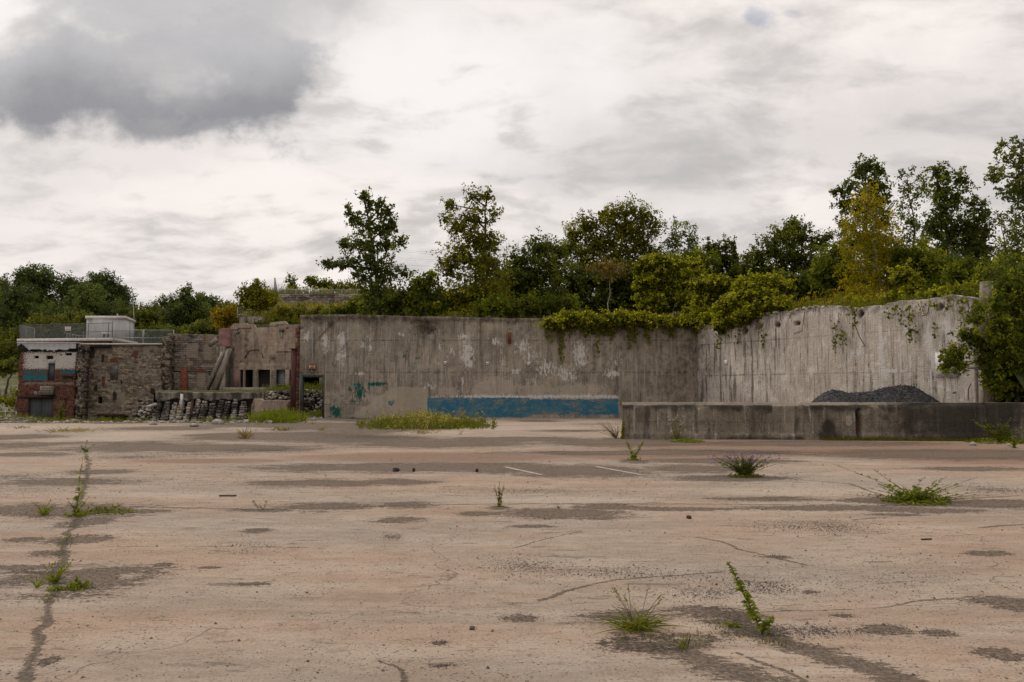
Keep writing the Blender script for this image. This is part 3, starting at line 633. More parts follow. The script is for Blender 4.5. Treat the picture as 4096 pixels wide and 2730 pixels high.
fw_blue2 = mwall_blobs([(730, 720, 60, 40, .62), (800, 690, 50, 20, .5), (330, 705, 60, 8, .62), (470, 590, 50, 25, .6), (1110, 730, 10, 10, .4)])
fw_beige_r = mwall_rects([(700, 560, 970, 822, .62)], 1.2)
def fw_beige(x, z):
    a = MW.p(*c6(430, 822)); b = MW.p(*c6(720, 610)); c = MW.p(*c6(972, 700))
    d_ = (x - a[0]) * (b[1] - a[1]) - (z - a[1]) * (b[0] - a[0]); d_ = d_ / math.hypot(b[0] - a[0], b[1] - a[1])
    v = np.clip(.5 + d_ * 4, 0, 1); v = np.where((x > c[0]) | (x < a[0] - .1), 0, v) * (z < MW.p(*c6(800, 580))[1])
    v = v * smoothstep(MW.p(*c6(800, 575))[1], MW.p(*c6(800, 640))[1], z) * .95
    return v
fw_green = mwall_blobs([(500, 640, 42, 70, .78), (440, 625, 30, 20, .7), (620, 588, 62, 14, .98), (570, 620, 14, 30, .7), (380, 670, 25, 18, .55), (320, 672, 18, 14, .55), (350, 775, 22, 26, .95), (335, 795, 32, 22, 1.0), (318, 755, 20, 22, .9), (330, 815, 40, 10, .8), (820, 380, 22, 55, .58), (905, 390, 14, 60, .5), (745, 497, 12, 6, .6), (460, 710, 30, 14, .7)])
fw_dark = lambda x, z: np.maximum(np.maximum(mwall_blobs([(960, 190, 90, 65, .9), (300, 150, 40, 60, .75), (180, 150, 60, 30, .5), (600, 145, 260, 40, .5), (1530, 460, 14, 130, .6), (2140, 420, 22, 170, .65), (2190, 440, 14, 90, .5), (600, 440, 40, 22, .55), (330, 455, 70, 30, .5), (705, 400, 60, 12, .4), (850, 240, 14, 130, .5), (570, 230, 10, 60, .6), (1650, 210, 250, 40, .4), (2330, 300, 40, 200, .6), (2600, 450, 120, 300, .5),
                        (2780, 500, 60, 400, .62), (1800, 565, 40, 14, .5), (1920, 585, 50, 10, .45), (990, 420, 50, 30, .4), (2120, 220, 22, 18, 1.1)])(x, z), .58 * smoothstep(MW.p(*c6(1000, 250))[1], MW.p(*c6(1000, 125))[1], z) * (.6 + .8 * fbm(x * .8, x * 0))), .50 * smoothstep(4.0, 8.8, x))  # darkening toward the corner is shade painted into the wall colour
fw_pale = mwall_blobs([(1450, 625, 135, 80, 1.15), (1700, 645, 95, 60, 1.0), (2040, 650, 150, 62, 1.05), (600, 700, 250, 180, .58), (1130, 640, 90, 40, .8)])
fw_rust = mwall_blobs([(1030, 655, 40, 12, .5), (1215, 655, 14, 10, .7), (1370, 655, 14, 8, .6), (1530, 655, 20, 8, .6), (938, 378, 8, 6, 1.), (938, 435, 8, 6, 1.), (1240, 640, 6, 6, .9), (1560, 800, 14, 12, .7), (1520, 790, 8, 14, .6), (2010, 730, 5, 22, .7), (1870, 750, 5, 8, .7)])
def mw_front(x, z):
    zc_ = np.interp(x, [t[0] for t in tops], [t[1] for t in tops])
    led = -.07 * smoothstep(.16, .12, zc_ - z) + 0
    cav = mwall_blobs([(960, 180, 85, 60, 1.1), (2120, 215, 25, 22, 1.2), (100, 200, 20, 14, .8)])(x, z)
    return led + .22 * smoothstep(.42, .72, cav + .5 * (fbm(x * 4, z * 4) - .5)) * (z < zc_ - .22) + .018 * (fbm(x * 2.2, z * 2.2) - .5)
mtop = jag(profile(tops), .035, 2.2)
panel('wall_body', MW, mwl, mwr, -.2, mtop, .45, M['wall'], cell=.075, holes=[door],
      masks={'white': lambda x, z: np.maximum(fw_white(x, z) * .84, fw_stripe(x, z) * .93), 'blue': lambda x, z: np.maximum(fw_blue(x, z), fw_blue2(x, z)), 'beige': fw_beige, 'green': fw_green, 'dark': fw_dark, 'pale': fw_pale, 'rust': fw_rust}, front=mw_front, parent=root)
# door frame
mb = MB(); x0, x1 = door[0], door[1]; zt = door[3]
mb.box(x0 - .06, x0 + .05, YW - .04, YW + .3, 0, zt + .07); mb.box(x1 - .05, x1 + .06, YW - .04, YW + .3, 0, zt + .07); mb.box(x0 + .05, x1 - .05, YW - .035, YW + .3, zt - .07, zt + .065)
mb.build('door_frame', M['greenpaint'], root)
mb = MB()
for a, b, c, e in [(1536, 228, 1560, 306)]:
    p0 = MW.p(*c6(a, e)); p1 = MW.p(*c6(c, b)); mb.box(p0[0], p1[0], YW - .16, YW + .02, p0[1], p1[1]); mb.box(p0[0] + .04, p1[0] - .04, YW - .24, YW - .17, p0[1] + .12, p1[1] - .12)
mb.build('rusty_bracket', M['rusty'], root)
for (a, b) in [(1100, 440), (1395, 444), (1682, 447), (2066, 455)]:
    mb = MB(); p = MW.p(*c6(a, b)); mb.box(p[0] - .07, p[0] + .07, YW - .05, YW + .02, p[1] - .08, p[1] + .08); o = mb.build('outlet_box', M['white'], root)
    m2 = MB(); m2.box(p[0] - .045, p[0] - .01, YW - .056, YW - .049, p[1] - .02, p[1] + .03); m2.box(p[0] + .015, p[0] + .05, YW - .056, YW - .049, p[1] - .02, p[1] + .03)
    m2.build('socket', M['void'], root)
mb = MB()
for (a, b), (c, e) in [((120, 118), (185, 150)), ((320, 150), (215, 275)), ((1010, 180), (1050, 230)), ((1190, 150), (1200, 128)), ((1245, 150), (1238, 128)), ((900, 160), (905, 240)), ((950, 130), (955, 230)), ((985, 150), (1020, 240))]:
    p = MW.p(*c6(a, b)); q = MW.p(*c6(c, e)); mb.tube([(p[0], YW - .05, p[1]), ((p[0] + q[0]) / 2 + .05, YW - .12, (p[1] + q[1]) / 2 + .03), (q[0], YW - .08, q[1])], .014, 5)
mb.build('rebar', M['rust'], root)
# brick return at the left end of the wall
bw = Wall((0, YW + .12))
def brick_keep(cx, cz): return (cx > mwl - .18 - .10 * fbm(cz * 5, cz * 0 + 2) - (cz < 1.3) * .0)
panel('brick_edge', bw, mwl - .36, mwl - .004, -.2, profile([(mwl - .4, MW.p(1190, 1306)[1]), (mwl, MW.p(1190, 1306)[1])]), .3, M['redbrick'], cell=.08, keep=brick_keep, front=disp(.03), masks={'dark': lambda x, z: .5 * fbm(x * 3, z * 2)}, parent=root)
# exit sign with lamp, conduit
sg = MW.p(1252, 1468); er = empty('exit_sign', (sg[0], YW, sg[1]), 'small rusty EXIT sign fixed above the empty doorway', 'sign')
mb = MB(); hw, hh = .175, .115
mb.box(sg[0] - hw, sg[0] + hw, YW - .14, YW - .03, sg[1] - hh, sg[1] + hh); mb.build('sign_box', M['ochre'], er)
mb = MB(); mb.box(sg[0] - hw - .02, sg[0] + hw + .02, YW - .15, YW - .03, sg[1] - hh - .03, sg[1] - hh - .002); mb.build('sign_frame', M['rust'], er); mb = MB(); mb.box(sg[0] - hw - .02, sg[0] + hw + .02, YW - .15, YW - .03, sg[1] + hh + .002, sg[1] + hh + .02)
mb.build('sign_frame', M['rust'], er)
LET = {'E': [(0, 0, .3, 1), (.3, 0, 1, .2), (.3, .4, .85, .6), (.3, .8, 1, 1)], 'I': [(.35, 0, .65, 1)], 'T': [(.36, 0, .64, .8), (0, .8, 1, 1)], 'X': [], 'B': [(0, 0, .25, 1), (.25, 0, .85, .18), (.25, .42, .85, .58), (.25, .82, .85, 1), (.75, .16, 1, .45), (.75, .56, 1, .84)], 'L': [(0, 0, .25, 1), (.25, 0, 1, .18)], 'D': [(0, 0, .25, 1), (.25, 0, .8, .18), (.25, .82, .8, 1), (.75, .14, 1, .86)]}
def letters(word, x0, z0, wl, hl, gap_, Yf, mat, parent, nm='lettering'):
    mb = MB()
    for ch in word:
        for a, b, c, e in LET[ch]: mb.box(x0 + a * wl, x0 + c * wl, Yf, Yf + .006, z0 + b * hl, z0 + e * hl)
        if ch == 'X':
            for s_ in (0, 1):
                xa, xb = (x0, x0 + wl) if s_ == 0 else (x0 + wl, x0); yy = Yf - .002 * s_; t_ = wl * .14
                mb.hexa([(xa - t_, yy, z0), (xa + t_, yy, z0), (xa + t_, yy + .006, z0), (xa - t_, yy + .006, z0)], [(xb - t_, yy, z0 + hl), (xb + t_, yy, z0 + hl), (xb + t_, yy + .006, z0 + hl), (xb - t_, yy + .006, z0 + hl)])
        x0 += wl * (.6 if False else 1) + gap_
    return mb.build(nm, mat, parent)
letters('EXIT', sg[0] - .15, sg[1] - .085, .06, .17, .02, YW - .149, M['letter'], er)
mb = MB(); cx0 = MW.p(1252, 1400)[0]
zt_ = MW.p(1252, 1345)[1]; p = MW.p(1262, 1331)
mb.tube([(p[0], YW - .06, p[1]), (p[0] - .06, YW - .12, p[1] - .04), (cx0 + .01, YW - .17, zt_ - .02), (cx0, YW - .17, sg[1] + .3), (cx0, YW - .17, sg[1] - hh - .05)], .017, 6); mb.build('conduit', M['galv'], er)
mb = MB(); mb.tube([(cx0, YW - .17, sg[1] - hh - .04), (cx0, YW - .17, sg[1] - hh - .1), (cx0, YW - .17, sg[1] - hh - .19), (cx0, YW - .17, sg[1] - hh - .23)], [.03, .05, .055, .03], 8); mb.build('lamp', M['dkmetal'], er)
# steel column
a = at(1167, 1690, 37.6); b = at(1189, 1398, 37.6)
cr = empty('steel_column', ((a[0] + b[0]) / 2, 37.5, 0), 'dark rusted steel column standing beside the end of the long wall', 'column')
mb = MB(); xm0, xm1 = a[0], b[0]; zz = b[2]
mb.box(xm0, xm1, 37.30, 37.33, -.1, zz); mb.box(xm0, xm1, 37.53, 37.56, -.1, zz); mb.box((xm0 + xm1) / 2 - .015, (xm0 + xm1) / 2 + .015, 37.33, 37.53, -.1, zz); mb.build('beam', M['rust'], cr)
mb = MB(); mb.box(xm0 - .05, xm1 + .05, 37.25, 37.6, zz, zz + .03); mb.build('cap_plate', M['rust'], cr)

# right wall -----------------------------------------------------------
RA = np.array([9.36, 38.0]); RB = np.array([(3900 - 2048) / F * 25.3, 25.3]); RD = RB - RA; RL = float(np.linalg.norm(RD))
RW = Wall(RA, RD)
c7 = lambda x, y: (2400 + x * .4464, 1150 + y * .4464)
c8 = lambda x, y: (3200 + x * .4784, 1100 + y * .4784)
rtp = [(-.5, RW.p(2800, 1300)[1])] + [RW.p(px, py) for px, py in [(2800, 1302), (2900, 1300), (3000, 1285), (3050, 1262), (3150, 1250), (3230, 1228), (3330, 1222), (3420, 1232), (3520, 1222), (3600, 1205), (3700, 1198), (3800, 1180), (3860, 1185), (3900, 1190)]]
rroot = empty('concrete_wall', (RA[0], RA[1], 0), 'pale streaked concrete retaining wall with crumbling top behind the gravel pile', 'wall', rotz=RW.rot)
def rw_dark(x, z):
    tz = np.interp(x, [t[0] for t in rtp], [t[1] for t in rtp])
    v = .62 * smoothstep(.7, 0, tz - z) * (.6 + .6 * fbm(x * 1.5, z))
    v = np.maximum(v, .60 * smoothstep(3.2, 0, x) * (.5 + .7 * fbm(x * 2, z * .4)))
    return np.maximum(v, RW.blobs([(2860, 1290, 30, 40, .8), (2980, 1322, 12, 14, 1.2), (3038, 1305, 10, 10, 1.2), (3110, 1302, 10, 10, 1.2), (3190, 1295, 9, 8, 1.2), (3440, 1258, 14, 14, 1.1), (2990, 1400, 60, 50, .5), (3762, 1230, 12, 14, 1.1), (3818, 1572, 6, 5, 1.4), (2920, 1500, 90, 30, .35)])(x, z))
rw_white = RW.blobs([(3445, 1340, 10, 90, .7), (3525, 1400, 9, 130, .95), (3527, 1470, 12, 60, .9), (3465, 1480, 70, 12, .55), (3560, 1485, 70, 9, .75), (3625, 1310, 12, 60, .8), (3650, 1350, 8, 50, .7), (3720, 1390, 16, 120, .8), (3722, 1500, 8, 80, .85), (3790, 1310, 22, 60, .85), (3815, 1330, 30, 40, .8), (3710, 1345, 14, 20, .8), (3440, 1410, 14, 20, .8), (3406, 1415, 8, 20, .8), (3255, 1480, 12, 20, .7), (3175, 1490, 8, 40, .6), (3245, 1485, 12, 18, .8), (3600, 1420, 14, 60, .6), (3500, 1540, 12, 30, .6), (3470, 1555, 10, 14, .6), (3740, 1430, 10, 50, .9), (3850, 1430, 25, 70, .7), (3640, 1460, 8, 50, .6), (2850, 1585, 40, 10, .5), (3200, 1400, 10, 50, .5), (3120, 1430, 8, 60, .55)])
rw_pale = lambda x, z: .55 * smoothstep(2.5, 7, x) + 0 * z
rw_rust = RW.blobs([(3753, 1290, 5, 60, .62)])
def rw_front(x, z):
    tz = np.interp(x, [t[0] for t in rtp], [t[1] for t in rtp])
    c = RW.blobs([(2980, 1325, 9, 10, 1.2), (3038, 1305, 9, 9, 1.2), (3110, 1302, 9, 9, 1.2), (3190, 1295, 9, 8, 1.2), (3440, 1258, 10, 12, 1.2), (3762, 1230, 10, 12, 1.2)])(x, z)
    return .2 * smoothstep(.5, .6, c) + .10 * smoothstep(.45, 0, tz - z) * fbm(x * 5, z * 5) + .012 * (fbm(x * 3, z * .6) - .5)
panel('wall_body', RW, .004, RL, -.1, jag(profile(rtp), .07, 3.2, 3), .5, M['wall_r'], cell=.07, masks={'dark': rw_dark, 'white': rw_white, 'pale': rw_pale, 'rust': rw_rust}, front=rw_front, parent=rroot)
def rwp(px, py, off=0.0):
    s_, z_ = RW.p(px, py); n_ = np.array([RW.D[1], -RW.D[0]]) # toward the viewer side
    return np.array([RA[0] + RW.D[0] * s_ + n_[0] * off, RA[1] + RW.D[1] * s_ + n_[1] * off, z_])
def rchild(mb, name, mat, root_):
    """build in world coords under a rotated root"""
    V_ = np.concatenate(mb.V) - np.array(root_.location); th = -root_.rotation_euler.z
    R_ = np.array([[math.cos(th), -math.sin(th), 0], [math.sin(th), math.cos(th), 0], [0, 0, 1]])
    fs = ([np.concatenate(mb.Q)] if mb.Q else []) + ([np.concatenate(mb.T)] if mb.T else [])
    return mesh(name, V_ @ R_.T, fs, mat, root_)
gR = np.random.default_rng(3)
mb = MB()
for px, py in [(3035, 1275), (3075, 1258), (3120, 1262), (3165, 1250), (3205, 1240), (3235, 1238), (3262, 1230), (3300, 1232), (3345, 1225), (3372, 1226), (3160, 1262), (3290, 1238), (3480, 1215), (3550, 1200)]:
    p = rwp(px, py, .02); h = gR.uniform(.15, .4); dx = gR.uniform(-.25, .25); dz = gR.choice([-1, 1, 1]) * h
    mb.tube([p, p + [dx * .3, -.12, dz * .4], p + [dx, -.2, dz]], .013, 5)
rchild(mb, 'rebar', M['rust'], rroot)
for pts in ([(3225, 1250), (3222, 1300), (3215, 1325), (3200, 1332), (3182, 1336)], [(3428, 1262), (3430, 1300), (3446, 1350), (3472, 1387), (3456, 1386)], [(3728, 1205), (3725, 1240), (3716, 1258), (3700, 1266)], [(3892, 1535), (3884, 1560), (3880, 1595), (3883, 1602)], [(2790, 1330), (2800, 1365), (2788, 1400), (2778, 1430)]):
    mb = MB(); mb.tube([rwp(a, b, .10 + .05 * (i % 2)) for i, (a, b) in enumerate(pts)], .016, 5); rchild(mb, 'hanging_cable', M['rust'], rroot)
mb = MB()
for i in range(60):
    px = gR.uniform(3040, 3300); p = rwp(px, np.interp(px, [3040, 3150, 3300], [1262, 1248, 1224]), -gR.uniform(0, .35)); r = gR.uniform(.03, .11); mb.rock(p + [0, 0, r * .4], (r, r, r * .7), gR)
rchild(mb, 'broken_rubble', M['rock'], rroot)
# end pillar
pb = at(3906, 1600, 25.25); pt = at(3956, 1130, 25.25)
mb = MB(); x0, x1 = pb[0], pt[0]
mb.hexa([(x0, 24.95, -.1), (x1, 24.95, -.1), (x1, 25.2, -.1), (x0, 25.2, -.1)], [(x0 + .1, 24.95, 3.3), (x1, 24.95, 3.3), (x1, 25.2, 3.3), (x0 + .1, 25.2, 3.3)])
mb.hexa([(x0 + .1, 24.95, 3.3), (x1, 24.95, 3.3), (x1, 25.2, 3.3), (x0 + .1, 25.2, 3.3)], [(x0 + .16, 24.96, 4.2), (x1 - .02, 24.96, 4.2), (x1 - .02, 25.2, 4.2), (x0 + .16, 25.2, 4.2)])
mb.hexa([(x0 + .16, 24.96, 4.2), (x1 - .02, 24.96, 4.2), (x1 - .02, 25.2, 4.2), (x0 + .16, 25.2, 4.2)], [(x0 + .22, 25.0, pt[2]), (x1 - .03, 25.0, pt[2]), (x1 - .03, 25.2, pt[2]), (x0 + .22, 25.2, pt[2])])
rchild(mb, 'end_pillar', M['wall'], rroot)
# paper notice and whitewashed board on the right wall
mb = MB(); q = [rwp(2898, 1460, .02), rwp(2911, 1460, .02), rwp(2911, 1441, .02), rwp(2898, 1441, .02)]; q2 = [p + (rwp(2898, 1460, .035) - rwp(2898, 1460, .02)) for p in q]
mb.hexa([q2[0], q2[1], q[1], q[0]], [q2[3], q2[2], q[2], q[3]]); tag(mb.build('notice', M['white']), 'small white paper notice stuck on the pale streaked wall', 'notice')
q = [rwp(3744, 1508, .01), rwp(3834, 1508, .01), rwp(3834, 1411, .01), rwp(3744, 1411, .01)]; dd = rwp(3744, 1508, .05) - rwp(3744, 1508, .01); q2 = [p + dd for p in q]
mb = MB(); mb.hexa([q2[0], q2[1], q[1], q[0]], [q2[3], q2[2], q[2], q[3]]); tag(mb.build('wall_board', M['panel']), 'flaking whitewashed board on the pale wall beside the bush', 'board')

# low wall --------------------------------------------------------------
LA = np.array([gnd(2492, 1756)[0], gnd(2492, 1756)[1]]); LB = np.array([gnd(3950, 1764)[0], gnd(3950, 1764)[1]]); LD = LB - LA
LW = Wall(LA, LD); LL = float(np.linalg.norm(LD))
lz = LW.p(2600, 1611)[1]; lz2 = LW.p(3900, 1612)[1]
ltop = jag(profile([(0, lz), (LL, lz2)]), .012, 3., 9)
lroot = empty('low_wall', (LA[0], LA[1], 0), 'low stained concrete wall standing in front of the dark gravel pile', 'wall', rotz=LW.rot)
def lw_front(x, z):
    tz = np.interp(x, [0, LL], [lz, lz2]); chip = .075 + .10 * np.clip(fbm(x * 1.4, x * 0 + 2, 4) - .42, 0, 1) * 3
    fr_ = .10 * smoothstep(chip + .03, chip * .4, tz - z)
    base = -.035 * (z < .17)
    slot = LW.blobs([(3434, 1700, 9, 60, 1.2)])(x, z)
    return fr_ + base + .18 * smoothstep(.5, .6, slot) + .012 * (fbm(x * 2, z * 2) - .5)
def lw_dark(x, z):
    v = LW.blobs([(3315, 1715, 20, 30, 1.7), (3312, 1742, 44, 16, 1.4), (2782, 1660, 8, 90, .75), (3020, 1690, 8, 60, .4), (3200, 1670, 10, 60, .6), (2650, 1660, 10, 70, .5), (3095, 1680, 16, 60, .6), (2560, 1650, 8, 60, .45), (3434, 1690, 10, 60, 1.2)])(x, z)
    s_ = (x / LL); v = np.maximum(v, .80 * smoothstep(.50, .88, s_) * (.75 + .5 * fbm(x * .9, z * .6)) + .25 * smoothstep(.86, .92, s_) * smoothstep(1.0, .95, s_))  # right end: shade of the overhanging bush painted in, along with stains
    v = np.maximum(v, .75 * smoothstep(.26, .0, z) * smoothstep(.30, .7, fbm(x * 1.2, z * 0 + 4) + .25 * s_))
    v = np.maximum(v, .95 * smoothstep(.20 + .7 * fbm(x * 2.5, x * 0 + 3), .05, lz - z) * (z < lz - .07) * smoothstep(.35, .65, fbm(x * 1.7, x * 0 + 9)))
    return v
lw_pale = lambda x, z: .9 * smoothstep(.13, .05, lz - z) * smoothstep(1.0, .6, x / LL) + LW.blobs([(3395, 1680, 14, 30, .8)])(x, z)  # pale strip colours in the lit, broken top edge
lw_blue = LW.blobs([(3018, 1690, 4, 60, .44), (2915, 1632, 3, 14, .5)])
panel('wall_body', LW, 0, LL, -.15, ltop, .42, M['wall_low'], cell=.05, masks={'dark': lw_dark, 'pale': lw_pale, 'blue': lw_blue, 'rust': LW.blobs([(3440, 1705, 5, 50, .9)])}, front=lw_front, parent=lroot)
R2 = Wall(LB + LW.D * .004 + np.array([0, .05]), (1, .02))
tag(panel('low_wall', R2, 0, 7.0, -.15, jag(profile([(0, lz2), (9, lz2)]), .015), .4, M['wall_low'], cell=.08, masks={'dark': lambda x, z: .85 * smoothstep(1.6, 0, x) + .9 * fbm(x * 1.5, z * .8)}), 'low grey concrete wall continuing at the right edge under the overhanging bush', 'wall')  # left end darkened to carry on the shade painted on the low wall

# gravel pile -----------------------------------------------------------
def pile():
    cy = 27.3
    prof = [(3235, 1616), (3290, 1570), (3330, 1557), (3360, 1558), (3395, 1568), (3440, 1566), (3490, 1562), (3540, 1543), (3600, 1536), (3650, 1540), (3735, 1560), (3815, 1588), (3850, 1616)]
    P = [at(a, b, cy) for a, b in prof]; px = np.array([p[0] for p in P]); pz = np.array([p[2] for p in P])
    xs = np.linspace(px[0] - 1.3, px[-1] + 1.0, 150); ysv = np.linspace(-2.6, 2.6, 110)
    Xg, Yg = np.meshgrid(xs, ysv, indexing='ij'); h = np.interp(Xg, px, pz, left=0, right=0)
    h = np.where(Xg < px[0], np.interp(Xg, [px[0] - 1.3, px[0]], [0, pz[0]]), h); h = np.where(Xg > px[-1], np.interp(Xg, [px[-1], px[-1] + 1.0], [pz[-1], 0]), h)
    z = h - np.abs(Yg) * .62 - .03 + .16 * (fbm(Xg * 1.4, Yg * 1.4) - .5) + .035 * rng.random(Xg.shape); z = np.maximum(z, -.05)
    n = len(xs); mI = np.arange(n - 1)[:, None] * len(ysv) + np.arange(len(ysv) - 1)[None]; mI = mI.ravel(); k = len(ysv)
    Yw = Yg + cy + .04 * rng.random(Xg.shape)
    V_ = np.stack([Xg + .03 * rng.random(Xg.shape), Yw, z], -1).reshape(-1, 3)
    r = mesh('gravel_pile', V_, [np.stack([mI, mI + k, mI + k + 1, mI + 1], 1)], M['gravel'])
    tag(r, 'heap of black gravel with two humps behind the low wall', 'gravel heap')
    mb = MB(); g = np.random.default_rng(8)
    V3 = V_[V_[:, 2] > .3]
    for i in g.integers(0, len(V3), 2600):
        q_ = g.uniform(.012, .028); mb.rock(V3[i] + [0, 0, .01], (q_, q_, q_ * .7), g)
    mb.build('loose_stones', M['gravel'], r).__setitem__('kind', 'stuff')
pile()

# ------------------------------------------------------------------ hillside terrain
def hz_(x, y):
    x = np.asarray(x, float); y = np.asarray(y, float)
    dist = np.maximum(np.maximum(y - 38, (x - 9.36) * .9 + (y - 38) * .44), 0)
    A_ = 4.5 + .13 * np.minimum(dist, 60) * smoothstep(0, 6, dist) + .25 * (fbm(x * .3, y * .3) - .5)
    B_ = 6.15 + .14 * (y - 55.5) + .25 * (fbm(x * .3, y * .3) - .5) + np.where(y > 85.6, 1.9, 0)
    B_ = np.where(y > 86, 12.1 + .02 * (y - 86), B_)
    k = smoothstep(-6, -13, x) * (y > 55)
    return np.where(y < 55, A_, A_ * (1 - k) + B_ * k)
def sheet(name, Xg, Yg, Zg, mat, kind='structure'):
    n, k = Xg.shape; mI = (np.arange(n - 1)[:, None] * k + np.arange(k - 1)[None]).ravel()
    return tag(mesh(name, np.stack([Xg, Yg, Zg], -1).reshape(-1, 3), [np.stack([mI, mI + k, mI + k + 1, mI + 1], 1)], mat, smooth=True), kind=kind)
near = np.array([(-9.38, 38.44), (-5, 38.44), (0, 38.44), (5, 38.44), (9.7, 38.44), (12.9, 31.9), (16.05, 25.4), (22, 25.4), (34, 25.4), (60, 25.4)])
far_ = np.array([(-22.8, 93), (-10, 95), (3, 96), (16, 96), (32, 96), (50, 90), (70, 80), (85, 70), (100, 60), (120, 45)])
u_ = np.linspace(0, 9, 120); N_ = np.stack([np.interp(u_, range(10), near[:, i]) for i in (0, 1)], 1); Fa = np.stack([np.interp(u_, range(10), far_[:, i]) for i in (0, 1)], 1)
tt = np.linspace(0, 1, 70) ** 1.5
P_ = N_[:, None] * (1 - tt)[None, :, None] + Fa[:, None] * tt[None, :, None]
Zh = hz_(P_[..., 0], P_[..., 1]); Zh = Zh + np.where(P_[..., 1] < 38, .0, 0)
Zh[:, 0] -= .25
Xh = np.concatenate([P_[:1, :, 0], P_[..., 0]]); Yh = np.concatenate([P_[:1, :, 1], P_[..., 1]]); Zh = np.concatenate([np.full((1, 70), -1.), Zh])
sheet('hillside', Xh, Yh, Zh, M['soil'])
# upper hill behind the tan concrete wall
xs = np.linspace(-30, 6, 100); ysv = np.concatenate([np.linspace(55.45, 85.4, 50), [85.5, 86.1], np.linspace(88, 125, 14)])
Xg, Yg = np.meshgrid(xs, ysv, indexing='ij'); Zg = hz_(np.maximum(Xg, -60), Yg)
lim = np.interp(ysv, [55, 85, 130], [-20.8, -27, -36])[None]
Zg = np.where(Xg < lim, np.maximum(-3, Zg - (lim - Xg) * np.where(Yg < 71.5, 12., 1.1)), Zg); Zg = np.where((Xg > -9) & (Yg < 70), np.minimum(Zg, hz_(Xg, Yg) - .1), Zg)
Xg = np.concatenate([Xg[:, :1], Xg], 1); Yg = np.concatenate([Yg[:, :1] - .02, Yg], 1); Zg = np.concatenate([Zg[:, :1] - 2.2, Zg], 1)
sheet('hillside', Xg, Yg, Zg, M['soil'])
# bank behind the right low wall
xs = np.linspace(15.75, 60, 60); tv = np.linspace(0, 1, 12); Xg, Tg = np.meshgrid(xs, tv, indexing='ij')
sheet('bank', Xg, 22.7 + 3.6 * Tg, .85 + 3.7 * Tg ** .8 + .2 * (fbm(Xg, Tg * 4) - .5), M['soil'])
# terrace behind the buttressed wall
tx0 = at(620, 1567, 45.5)[0]; tz = at(700, 1566, 45.2)[2]
xs = np.linspace(tx0, -9.4, 60); ysv = np.linspace(45.35, 59.5, 40); Xg, Yg = np.meshgrid(xs, ysv, indexing='ij')
Zg = tz + .03 + .10 * (fbm(Xg, Yg) - .5) + .25 * smoothstep(-13.5, -11, Xg) * smoothstep(46, 48, Yg) * fbm(Xg, Yg)
Zg[:, 0] = tz - .06; Xg2 = np.concatenate([Xg[:1], Xg]); Yg2 = np.concatenate([Yg[:1], Yg]); Zg2 = np.concatenate([np.full((1, 40), -1.), Zg])
sheet('terrace', Xg2, Yg2, Zg2, M['soil'])

# ------------------------------------------------------------------ buttressed stone wall
c2 = lambda x, y: (600 + x * .4464, 1050 + y * .4464)
YB = 45.0; BW = Wall((0, YB)); bp = lambda x, y: BW.p(*c2(x, y))
broot = empty('stone_retaining_wall', (bp(500, 1300)[0], YB, 0), 'broken stone retaining wall with jagged buttress stubs and a thick concrete cap', 'wall')
bx0 = bp(70, 1300)[0]; bx1 = -9.3
zcap = bp(500, 1162)[1]; zcb = bp(500, 1225)[1]
bend = bp(1035, 1300)[0]
panel('wall_face', BW, bx0, bx1, -1.2, jag(profile([(bx0, zcb), (bend, zcb), (bend + .3, bp(1100, 1240)[1]), (bx1, bp(1100, 1250)[1] + .25)]), .06), .35, M['stone_dark'], cell=.09, front=lambda x, z: .10 * (fbm(x * 4, z * 9) - .5), masks={'dark': lambda x, z: .35 + .5 * fbm(x * .9, z * .7)}, parent=broot)  # dark mask paints the shaded gaps between the lit buttresses
capb = jag(profile([(bx0, .0), (bend + .1, .0)]), .14, 1.6, 4)
panel('concrete_cap', Wall((0, YB - .22)), bx0 - .05, bend, zcb - .12, jag(profile([(bx0, zcap), (bend, zcap - .03)]), .035, 2.), .75, M['cap'], cell=.06, keep=lambda cx, cz: cz > zcb - .02 + .13 * np.sin(cx * 4.3) * fbm(cx * 2, cx * 0 + 1) - .10 * (fbm(cx * 3, cx * 0) - .3), front=disp(.05, 2.), masks={'dark': lambda x, z: 1.25 * fbm(x * 3.5, z * .4 + 5), 'pale': lambda x, z: .95 * smoothstep(.09, .03, zcap - z)}, parent=broot)
gB = np.random.default_rng(21)
bst = [(100 + k * 68 + (k % 3 - 1) * 5, 1232 + (k * 37 % 5) * 10, 15 + (k * 13 % 4) * 1.5) for k in range(12)]
for cxp, ytop, hwp in bst:
    z0 = bp(cxp, 1440)[1]; z1 = bp(cxp, ytop)[1]; xc = bp(cxp, 1300)[0]; hw_ = hwp * .4464 * YB / F * 1.08
    mb = MB(); z = z0 - .2; 
    while z < z1:
        h = gB.uniform(.10, .19); fr_ = (z - z0) / (z1 - z0 + 1e-6); dep = .85 - .58 * fr_ + gB.uniform(-.03, .03); wdt = hw_ * (1.22 - .36 * fr_) * gB.uniform(.93, 1.07); xo = xc + gB.uniform(-.015, .015)
        cuts = [-wdt, wdt] if gB.random() < .4 else [-wdt, gB.uniform(-.3, .3) * wdt, wdt]
        for u0_, u1_ in zip(cuts[:-1], cuts[1:]):
            j = gB.uniform(-.025, .025, (8, 3)); y0_ = YB - dep + gB.uniform(-.05, .05)
            b4 = np.array([(xo + u0_ + .006, y0_, z), (xo + u1_ - .006, y0_, z), (xo + u1_ - .006, YB + .1, z), (xo + u0_ + .006, YB + .1, z)]) + j[:4]
            t4 = b4 + [0, 0, h - .012] + j[4:] * .5; mb.hexa(b4, t4)
        z += h
    mb.build('buttress', M['block'], broot)
mb = MB(); a = bp(322, 1178); b = bp(326, 1310)
